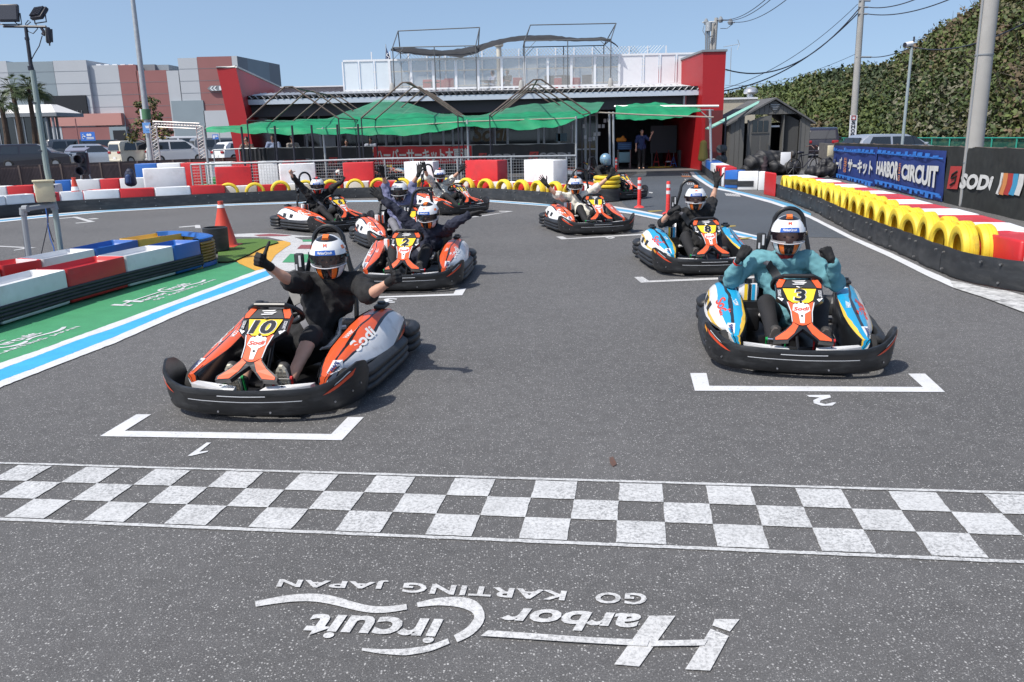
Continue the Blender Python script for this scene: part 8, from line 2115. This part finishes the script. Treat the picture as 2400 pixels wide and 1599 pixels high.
def face(mb, C, fwd, s=1.0):
    """head with nose, brow, ears for the body surface"""
    y = Vector(fwd).normalized(); z = Vector((0, 0, 1)); z = (z - y * z.dot(y)).normalized(); x = y.cross(z)
    W = lambda a, b, c: Vector(C) + (x * a + y * b + z * c) * s
    M_ = Matrix((x, y, z)).transposed()
    mb.ell(W(0, -.005, .02), (.076 * s, .096 * s, .10 * s), 14, 10, mtx=M_)
    mb.ell(W(0, .02, -.045), (.058 * s, .068 * s, .075 * s), 12, 8, mtx=M_)
    mb.rcone(W(0, .088, .015), .009 * s, W(0, .104, -.018), .014 * s, 8)
    mb.rcone(W(-.035, .082, .03), .010 * s, W(.035, .082, .03), .010 * s, 8)
    mb.rcone(W(-.018, .083, -.052), .009 * s, W(.018, .083, -.052), .009 * s, 8)
    for a in (-1, 1): mb.ell(W(a * .078, -.01, 0), (.012 * s, .022 * s, .032 * s), 8, 6, mtx=M_)
    return W
def eyes(parent, W, rel):
    for a in (-1, 1):
        mb = MB(); p = W(a * .031, .086, .012); mb.ell(p, (.012, .009, .007), 8, 6); mb.build('eye', M_EYE, parent, rel=rel)

def sphere_ray(p0, L_, px, near=True, y0=None):
    """point on the sphere of radius L_ about p0 that is seen at pixel px (nearest point of the ray when it misses)"""
    o = Vector((0, 0, EYE)); d = ray(*px).normalized(); c = Vector(p0) - o
    b = d.dot(c); disc = b * b - (c.length_squared - L_ * L_)
    if disc <= 0:
        q = o + d * b; return Vector(p0) + (q - Vector(p0)).normalized() * L_
    t = b - math.sqrt(disc) if near else b + math.sqrt(disc)
    return o + d * t

def driver(key, label, head_px, shirt, sleeve, trousers, arms, style='std', skin=None, look=None, sole=None, sc=1.0, shorts=False, lean=(0, 0), bare=None, knee_z=.40, neckmat=None):
    """seated kart driver. arms: per side (image left, image right): dict(el=px, wr=px, hand=px, pose, near=(elbow near?, wrist near?), palm=vector)"""
    skin = skin or M_SKIN
    kx, ky, kd = KART[key]; K = Matrix.Translation((kx, ky, 0)) @ Matrix.Rotation(math.radians(kd), 4, 'Z')
    k = lambda a, b, c: K @ Vector((a, b, c))
    root = thing('person', label, 'person', k(0, .3, .12), 0, 'kart drivers on the starting grid')
    hips = k(0, .30, .20); Y = k(0, .36, 0).y
    head = atY(*head_px, k(0, .30, 0).y)
    neck = head + Vector((0, .05, -.15)); chest = k(lean[0] * .5, .40, .50)
    chest = Vector(((neck.x + hips.x) / 2 * .6 + neck.x * .4, k(0, .42, 0).y, neck.z - .20))
    fw = k(0, -1, 0) - k(0, 0, 0); rt = k(1, 0, 0) - k(0, 0, 0)
    sh = []
    for i, s in enumerate((-1, 1)):
        p = neck + rt * (s * .20) + Vector((0, 0, -.065 + (arms[i].get('lift', 0)))) - fw * .01
        sh.append(p)
    J = []
    for i, a in enumerate(arms):
        e = sphere_ray(sh[i], .285 * sc, a['el'], a['near'][0]); w = sphere_ray(e, .255 * sc, a['wr'], a['near'][1])
        hd = sphere_ray(w, .09, a['hand'], a['near'][2] if len(a['near']) > 2 else True)
        J.append((e, w, (hd - w).normalized()))
    # one continuous body
    mb = MB(); W = face(mb, head + Vector((0, 0, -.02)), look or fw, 1.0)
    mb.rcone(neck + Vector((0, 0, -.03)), .062, head + Vector((0, .02, -.06)), .055)
    mb.rcone(hips + rt * -.07, .115, hips + rt * .07, .115); mb.rcone(hips, .13, chest, .13)
    mb.rcone(chest + rt * -.07, .11, chest + rt * .07, .11); mb.rcone(sh[0] - rt * -.03, .062, sh[1] - rt * .03, .062); mb.rcone(chest, .13, neck + Vector((0, 0, -.06)), .08)
    for i in (0, 1):
        e, w, hd = J[i]
        mb.rcone(sh[i], .055, e, .043); mb.rcone(e, .043, w, .029)
        mb.rcone(e + (w - e) * .22, .046, e + (w - e) * .4, .042)
        mb.rcone(w, .029, w + hd * .03, .022)
    legs = []
    for s in (-1, 1):
        kn = k(s * .20, -.10, knee_z); an = k(s * .165, -.47, .17); legs.append((hips + rt * (s * .09), kn, an))
        mb.rcone(hips + rt * (s * .09), .085, kn, .06); mb.rcone(kn, .058, an, .042); mb.rcone(kn + (an - kn) * .2, .06, kn + (an - kn) * .4, .056)
        mb.rcone(an, .042, k(s * .165, -.52, .14), .035)
    body_hands = bare
    if bare is not None:
        i = bare; e, w, hd = J[i]; hand_shape(mb, w + hd * .01, hd, arms[i]['palm'], arms[i]['side'], arms[i]['pose'])
    me = remesh(mb, .011 if bare is not None else .014, 3)
    body = mesh_obj(me, 'body', skin, root, root)
    eyes(body, W, root)
    # shirt
    mb = MB(); e_ = .026
    mb.rcone(hips + rt * -.07 + Vector((0, 0, .04)), .125 + e_, hips + rt * .07 + Vector((0, 0, .04)), .125 + e_); mb.rcone(hips + Vector((0, 0, .05)), .14 + e_, chest, .135 + e_)
    mb.rcone(chest + rt * -.075, .115 + e_, chest + rt * .075, .115 + e_); mb.rcone(sh[0] + rt * .03, .066 + e_, sh[1] - rt * .03, .066 + e_); mb.rcone(chest, .135 + e_, neck + Vector((0, 0, -.085)), .085 + e_ * .5)
    for i in (0, 1):
        e, w, hd = J[i]
        if sleeve == 'short':
            c = sh[i].lerp(e, .88); mb.rcone(sh[i], .072 + e_ * .6, c, .083)
        else:
            mb.rcone(sh[i], .072 + e_ * .6, e, .070); mb.rcone(e, .072, e.lerp(w, .86), .050); mb.rcone(e.lerp(w, .80), .046, e.lerp(w, .9), .043)
    me = remesh(mb, .013, 3); wrinkle(me, .010 if sleeve != 'short' else .008, 34, ord(key[0])); wrinkle(me, .005, 85, ord(key[0]) + 3)
    drape_belt(key, me, K)
    mesh_obj(me, 'shirt', shirt, root, root)
    # trousers
    mb = MB(); mb.rcone(hips + rt * -.08, .125, hips + rt * .08, .125)
    for hp, kn, an in legs:
        mb.rcone(hp, .10, kn, .076)
        if not shorts: mb.rcone(kn, .074, an, .058)
        else: mb.rcone(kn, .078, kn.lerp(an, .12), .076)
    me = remesh(mb, .014, 3); wrinkle(me, .004, 30, 5)
    mesh_obj(me, 'trousers', trousers, root, root)
    for i, s in enumerate((-1, 1)):
        mb = MB(); a = k(s * .165, -.52, .115); b = k(s * .175, -.575, .30)
        mb.rcone(a, .042, b, .040); mb.rcone(a + rt * .012, .040, b + rt * .012, .036); mb.rcone(a + fw * -.03, .040, legs[i][2] + Vector((0, 0, .0)), .044)
        me = remesh(mb, .011, 2); so = mesh_obj(me, 'shoe', M_SHOE, root, root)
        mb = MB(); n_ = 14; out = []
        ax = (b - a).normalized()
        nn = fw - ax * fw.dot(ax); nn.normalize(); xx = ax.cross(nn)
        for j in range(n_):
            t = 2 * math.pi * j / n_; out.append((.044 * math.cos(t) * (1 + .12 * math.sin(t)), .135 * math.sin(t)))
        ctr = (a + b) / 2 + nn * .036
        mb.prism(out, lambda u, v, d: ctr + xx * u + ax * v + nn * d, .010, -.012)
        so2 = mb.build('sole', sole or M_SOLEB, so, rel=root)
        if sole:
            for r_ in range(-4, 5):
                for c_ in (-1, 0, 1):
                    if abs(r_) == 4 and c_: continue
                    mb = MB(); mb.box(ctr + xx * (c_ * .024) + ax * (r_ * .027) + nn * .011, (.017, .004, .019), mtx=Matrix((xx, nn, ax)).transposed()); mb.build('tread', mat('tread_grey', (.20, .18, .15), .8), so2, rel=root)
    # gloves
    for i in (0, 1):
        if bare == i: continue
        e, w, hd = J[i]; a = arms[i]
        mb = MB(); mb.rcone(w - (w - e).normalized() * .045, .036, w + hd * .02, .035)
        hand_shape(mb, w + hd * .012, hd, a['palm'], a['side'], a['pose'], 1.10)
        me = remesh(mb, .0065, 2); g = mesh_obj(me, 'glove', M_GLOVE, root, root)
        if a.get('cuff'):
            mb = MB(); mb.tube([w - (w - e).normalized() * .05, w - (w - e).normalized() * .035], [.040, .040], 12); mb.build('cuff', a['cuff'], g, rel=root)
    if neckmat:
        mb = MB(); mb.rcone(neck + Vector((0, -.01, -.045)), .085, head + Vector((0, -.0, -.10)), .078); me = remesh(mb, .011, 2); mesh_obj(me, 'neck_warmer', neckmat, root, root)
    helmet(root, head + Vector((0, 0, .01)), look or fw, style)
    return root

def drape_belt(key, me, K):
    # lay the kart's shoulder belt on the driver's chest
    from mathutils.bvhtree import BVHTree
    Ki = K.inverted(); bv = BVHTree.FromPolygons([Ki @ v.co for v in me.vertices], [list(p.vertices) for p in me.polygons])
    path = [(-.19, .70, .645), (-.17, .5, .66), (-.10, .4, .56), (.0, .3, .44), (.09, .25, .33), (.17, .22, .24), (.22, .26, .17)]; rows = []; N_ = 26
    pts = [cat_rom([Vector(q) for q in path], k / N_) for k in range(N_ + 1)]; out = []
    for k, p in enumerate(pts):
        hit = bv.ray_cast(Vector((p.x, -1.2, p.z)), Vector((0, 1, 0)))
        out.append(Vector((p.x, hit[0].y - .012 if hit[0] is not None and hit[0].y < p.y + .25 else p.y, p.z)))
    for _ in range(2): out = [out[0]] + [(out[i - 1] + out[i] * 2 + out[i + 1]) / 4 for i in range(1, N_)] + [out[-1]]
    for k in range(N_ + 1):
        t = (out[min(k + 1, N_)] - out[max(k - 1, 0)]).normalized(); w = t.cross(Vector((.1, -1, .35))).normalized() * .024; rows.append([out[k] - w + Vector((0, -.004, 0)), out[k] + w + Vector((0, -.004, 0))])
    kart = KOBJ[key]; o = [c for c in kart.children if c.name.startswith('seat_belt')][0]
    mb = MB(); mb.grid(rows); nb = mb.build('seat_belt', MATS['belt_webbing'], None); o.data = nb.data; bpy.data.objects.remove(nb)
    pad = MB(); pad.grid([[a + Vector((0, -.008, 0)) + (a - b) * .25, b + Vector((0, -.008, 0)) + (b - a) * .25] for a, b in rows[4:11]]); pad.build('belt_pad', M_BLK2, o)
V3 = Vector
driver('10', 'person in a black T-shirt giving two thumbs up from the orange kart number 10', (771, 600), M_TEE_B, 'short', M_TRB,
       [dict(el=(684, 662), wr=(622, 618), hand=(604, 609), near=(True, True, True), pose='thumb', palm=V3((1, .2, -.35)), side=1),
        dict(el=(866, 692), wr=(921, 655), hand=(934, 648), near=(True, True, True), pose='thumb', palm=V3((-1, .3, -.35)), side=-1)],
       skin=M_SKIN, sole=M_SOLEW, shorts=True, look=V3((.02, -1, -.12)))
driver('3', 'person in a teal sweatshirt raising both fists in the blue kart number 3', (1846, 550), M_TEAL, 'long', M_TRB,
       [dict(el=(1708, 662), wr=(1733, 607), hand=(1748, 584), near=(True, True, True), pose='fist', palm=V3((.4, .8, .1)), side=-1, cuff=M_HR),
        dict(el=(1968, 672), wr=(1950, 612), hand=(1939, 588), near=(True, True, True), pose='fist', palm=V3((-.4, .8, .1)), side=1, cuff=M_HR)],
       style='std_clear', neckmat=mat('red_neck_warmer', (.22, .012, .015), .85), look=V3((-.22, -1, -.04)))
driver('2', 'person in a navy jumper stretching both arms wide in the kart numbered 2', (1005, 503), M_NAVY, 'long', M_TRB,
       [dict(el=(930, 492), wr=(890, 460), hand=(876, 449), near=(True, True, True), pose='open', palm=V3((0, -1, .5)), side=1, lift=.03),
        dict(el=(1062, 524), wr=(1104, 502), hand=(1126, 497), near=(True, True, True), pose='open', palm=V3((0, -.5, -1)), side=1)],
       look=V3((-.35, -1, -.22)))
driver('8', 'person in a black T-shirt waving one arm high in the blue kart number 8', (1630, 464), M_TEE_B, 'short', M_TRB,
       [dict(el=(1551, 523), wr=(1573, 495), hand=(1590, 486), near=(True, True, True), pose='fist', palm=V3((.3, .3, -1)), side=1),
        dict(el=(1668, 473), wr=(1681, 428), hand=(1679, 410), near=(False, True, True), pose='open', palm=V3((-.3, -1, 0)), side=1, lift=.03)],
       style='std_clear', look=V3((-.16, -1, -.06)))
driver('1', 'person in a cream T-shirt spreading both arms in the kart numbered 1', (1349, 434), M_CREAM, 'short', M_TRB,
       [dict(el=(1303, 456), wr=(1281, 433), hand=(1272, 422), near=(True, True, True), pose='open', palm=V3((0, -1, 0)), side=1),
        dict(el=(1407, 433), wr=(1432, 411), hand=(1438, 400), near=(False, False, False), pose='open', palm=V3((0, -1, 0)), side=1, lift=.02)],
       look=V3((-.12, -1, -.1)))
driver('6', 'person dressed all in black with a bare hand giving a thumbs up in kart 6', (744, 435), M_TEE_B, 'long', M_TRB,
       [dict(el=(700, 431), wr=(685, 412), hand=(679, 402), near=(True, True, True), pose='thumb', palm=V3((1, -.3, 0)), side=1, lift=.03),
        dict(el=(779, 440), wr=(800, 428), hand=(807, 419), near=(True, True, True), pose='thumb', palm=V3((-1, -.2, 0)), side=-1)],
       style='red', bare=0, look=V3((.12, -1, -.1)))
driver('L', 'person in a lavender shirt holding both arms straight up behind kart 2', (936, 448), M_LAV, 'short', M_TRG,
       [dict(el=(904, 430), wr=(897, 408), hand=(895, 397), near=(False, True, True), pose='open', palm=V3((.3, -1, 0)), side=-1, lift=.05),
        dict(el=(968, 430), wr=(982, 408), hand=(983, 391), near=(False, True, True), pose='open', palm=V3((-.3, -1, 0)), side=1, lift=.05)],
       style='dark', look=V3((0, -1, -.1)))
driver('C', 'person in a pale cream top raising one arm in the kart nearest the tyre wall', (1031, 411), M_PALE, 'short', M_TRB,
       [dict(el=(1001, 413), wr=(996, 395), hand=(993, 386), near=(True, True, True), pose='open', palm=V3((0, -1, 0)), side=-1, lift=.03),
        dict(el=(1063, 416), wr=(1079, 400), hand=(1089, 390), near=(True, True, True), pose='open', palm=V3((0, -1, 0)), side=-1, lift=.02)],
       style='red', look=V3((.1, -1, -.1)))
driver('P', 'person wearing a plain pale blue helmet in the parked kart behind the yellow tyre stack', (1419, 374), M_TEE_B, 'long', M_TRB,
       [dict(el=(1398, 400), wr=(1408, 412), hand=(1412, 412), near=(True, True, True), pose='fist', palm=V3((0, 0, -1)), side=1),
        dict(el=(1436, 400), wr=(1446, 412), hand=(1450, 412), near=(True, True, True), pose='fist', palm=V3((0, 0, -1)), side=-1)],
       style='blue', look=V3((.8, -.5, -.1)))
# ================================================================== people standing and sitting in the background
def bystander(label, px, Y, z0, h, shirt, trousers, arms, facing=(0, -1, 0), sit=False, cap=None, skin=None, hair=True, group='people around the pit building'):
    x = atY(px, 330, Y).x; root = thing('person', label, 'person', (x, Y, z0), 0, group); k = h / 1.72; f = Vector(facing).normalized(); rt = Vector((-f.y, f.x, 0)); U = Vector((0, 0, 1)); skin = skin or M_SKIN2
    hz = .47 if sit else .93 * k
    hips = U * hz; neck = hips + U * (.50 * k) + f * (.02 if not sit else -.02); head = neck + U * (.155 * k) + f * .02; sh = [neck - U * .06 - rt * (.19 * k), neck - U * .06 + rt * (.19 * k)]
    mb = MB(); W = face(mb, head, f, .98 * k); mb.rcone(neck - U * .04, .055, head - U * .06, .05); mb.rcone(hips - rt * .07, .105, hips + rt * .07, .105); mb.rcone(hips, .12, neck - U * .2, .12); mb.rcone(sh[0] + rt * .04, .06, sh[1] - rt * .04, .06)
    jt = []
    for i, (e, w) in enumerate(arms):
        e = neck + rt * e[0] + f * e[1] + U * e[2]; w = neck + rt * w[0] + f * w[1] + U * w[2]; jt.append((e, w)); mb.rcone(sh[i], .05, e, .04); mb.rcone(e, .04, w, .028); hand_shape(mb, w, (w - e), f, 1 if i == 0 else -1, 'open', .95)
    legs = []
    for s in (-1, 1):
        hp = hips + rt * (s * .09)
        kn, an = (hp + f * .42 + U * .02, hp + f * .45 - U * .40) if sit else (hp - U * .44 * k + f * .02, hp - U * .86 * k)
        legs.append((hp, kn, an)); mb.rcone(hp, .08, kn, .055); mb.rcone(kn, .055, an, .04); mb.rcone(an, .04, an + f * .10 - U * .02, .035)
    me = remesh(mb, .016, 2); b = mesh_obj(me, 'body', skin, root)
    for a in (-1, 1): mb = MB(); mb.ell(W(a * .031, .084, .012), (.012, .009, .007), 6, 4); mb.build('eye', M_EYE, b)
    mb = MB(); mb.rcone(hips - rt * .08 + U * .02, .125, hips + rt * .08 + U * .02, .125); mb.rcone(hips, .14, neck - U * .22, .15); mb.rcone(sh[0] + rt * .05, .08, sh[1] - rt * .05, .08)
    for i, (e, w) in enumerate(jt): mb.rcone(sh[i], .075, sh[i].lerp(e, .8), .07)
    me = remesh(mb, .018, 2); wrinkle(me, .01, 30, px % 13); mesh_obj(me, 'shirt', shirt, root)
    mb = MB(); mb.rcone(hips - rt * .07, .115, hips + rt * .07, .115)
    for hp, kn, an in legs: mb.rcone(hp, .095, kn, .075); mb.rcone(kn, .075, an, .065)
    me = remesh(mb, .02, 2); mesh_obj(me, 'trousers', trousers, root)
    for hp, kn, an in legs: mb = MB(); mb.rcone(an - U * .04, .045, an + f * .15 - U * .045, .04); me = remesh(mb, .016, 1); mesh_obj(me, 'shoe', M_SHOE, root)
    if hair:
        R = Matrix((rt, f, U)).transposed(); mb = MB(); mb.ell(head + U * .035 - f * .018, (.086 * k, .104 * k, .098 * k), 14, 8, mtx=R); mb.ell(head - f * .05 - U * .0, (.08 * k, .065 * k, .10 * k), 12, 7, mtx=R); me = remesh(mb, .014, 1); mesh_obj(me, 'hair' if not cap else 'cap', cap or M_HAIR, root)
    return root
down = lambda s: ((s * .24, .02, -.30), (s * .25, .10, -.54))
BRN = mat('brown_jacket', (.055, .035, .032), .8, var=.2); PBL = mat('pale_blue_shirt', (.36, .42, .58), .85); PCR = mat('cream_jumper', (.55, .48, .42), .85); NVP = mat('navy_polo', (.014, .028, .10), .7); WTS = mat('white_tshirt', (.50, .53, .60), .85); STR = mat('dark_striped', (.03, .035, .06), .8, var=.5, vscale=18, stretch=(.1, .1, 1))
bystander('person in a brown jacket holding something up to the face beside the red wing', 578, 31.6, .10, 1.70, BRN, M_TRB, [((-.26, .14, -.22), (-.08, .22, .04)), ((.26, .14, -.22), (.08, .22, .04))])
bystander('person in a loose pale blue shirt standing behind the railing', 640, 31.4, .10, 1.76, PBL, M_TRB, [((-.26, .05, -.28), (-.10, .22, -.30)), ((.26, .05, -.28), (.10, .22, -.28))])
bystander('person in a cream jumper looking aside next to the person in pale blue', 684, 31.8, .10, 1.70, PCR, M_TRG, [down(-1), ((.27, .05, -.26), (.38, .20, -.40))], facing=(.7, -.7, 0))
bystander('person in a dark striped top standing under the net before the shutter', 812, 33.0, .05, 1.55, STR, M_TRB, [((-.24, .1, -.24), (.02, .22, -.26)), ((.24, .1, -.24), (-.02, .22, -.22))])
bystander('person in a white T-shirt with folded arms under the net', 868, 33.0, .05, 1.62, WTS, M_TRB, [((-.24, .1, -.24), (.08, .2, -.28)), ((.24, .1, -.24), (-.08, .22, -.24))])
bystander('staff member in a navy polo shirt and dark cap waving in the garage', 1504, 35.2, .07, 1.70, NVP, M_TRB, [down(-1), ((.30, .06, -.20), (.40, .12, .04))], cap=M_HB, skin=M_SKIN)
bystander('person in pale blue sitting at the dark table on the roof terrace', 1158, 41.0, 3.4, 1.70, PBL, M_TRG, [((-.22, .15, -.28), (-.12, .36, -.26)), ((.22, .15, -.28), (.1, .36, -.28))], facing=(-.8, -.6, 0), sit=True)
bystander('person in black with purple trousers sitting on the roof terrace', 1192, 40.6, 3.4, 1.70, M_TEE_B, mat('purple_trousers', (.06, .03, .08), .8), [((-.22, .1, -.28), (-.04, .32, -.30)), ((.22, .1, -.28), (.0, .32, -.22))], facing=(-.5, -.8, 0), sit=True)
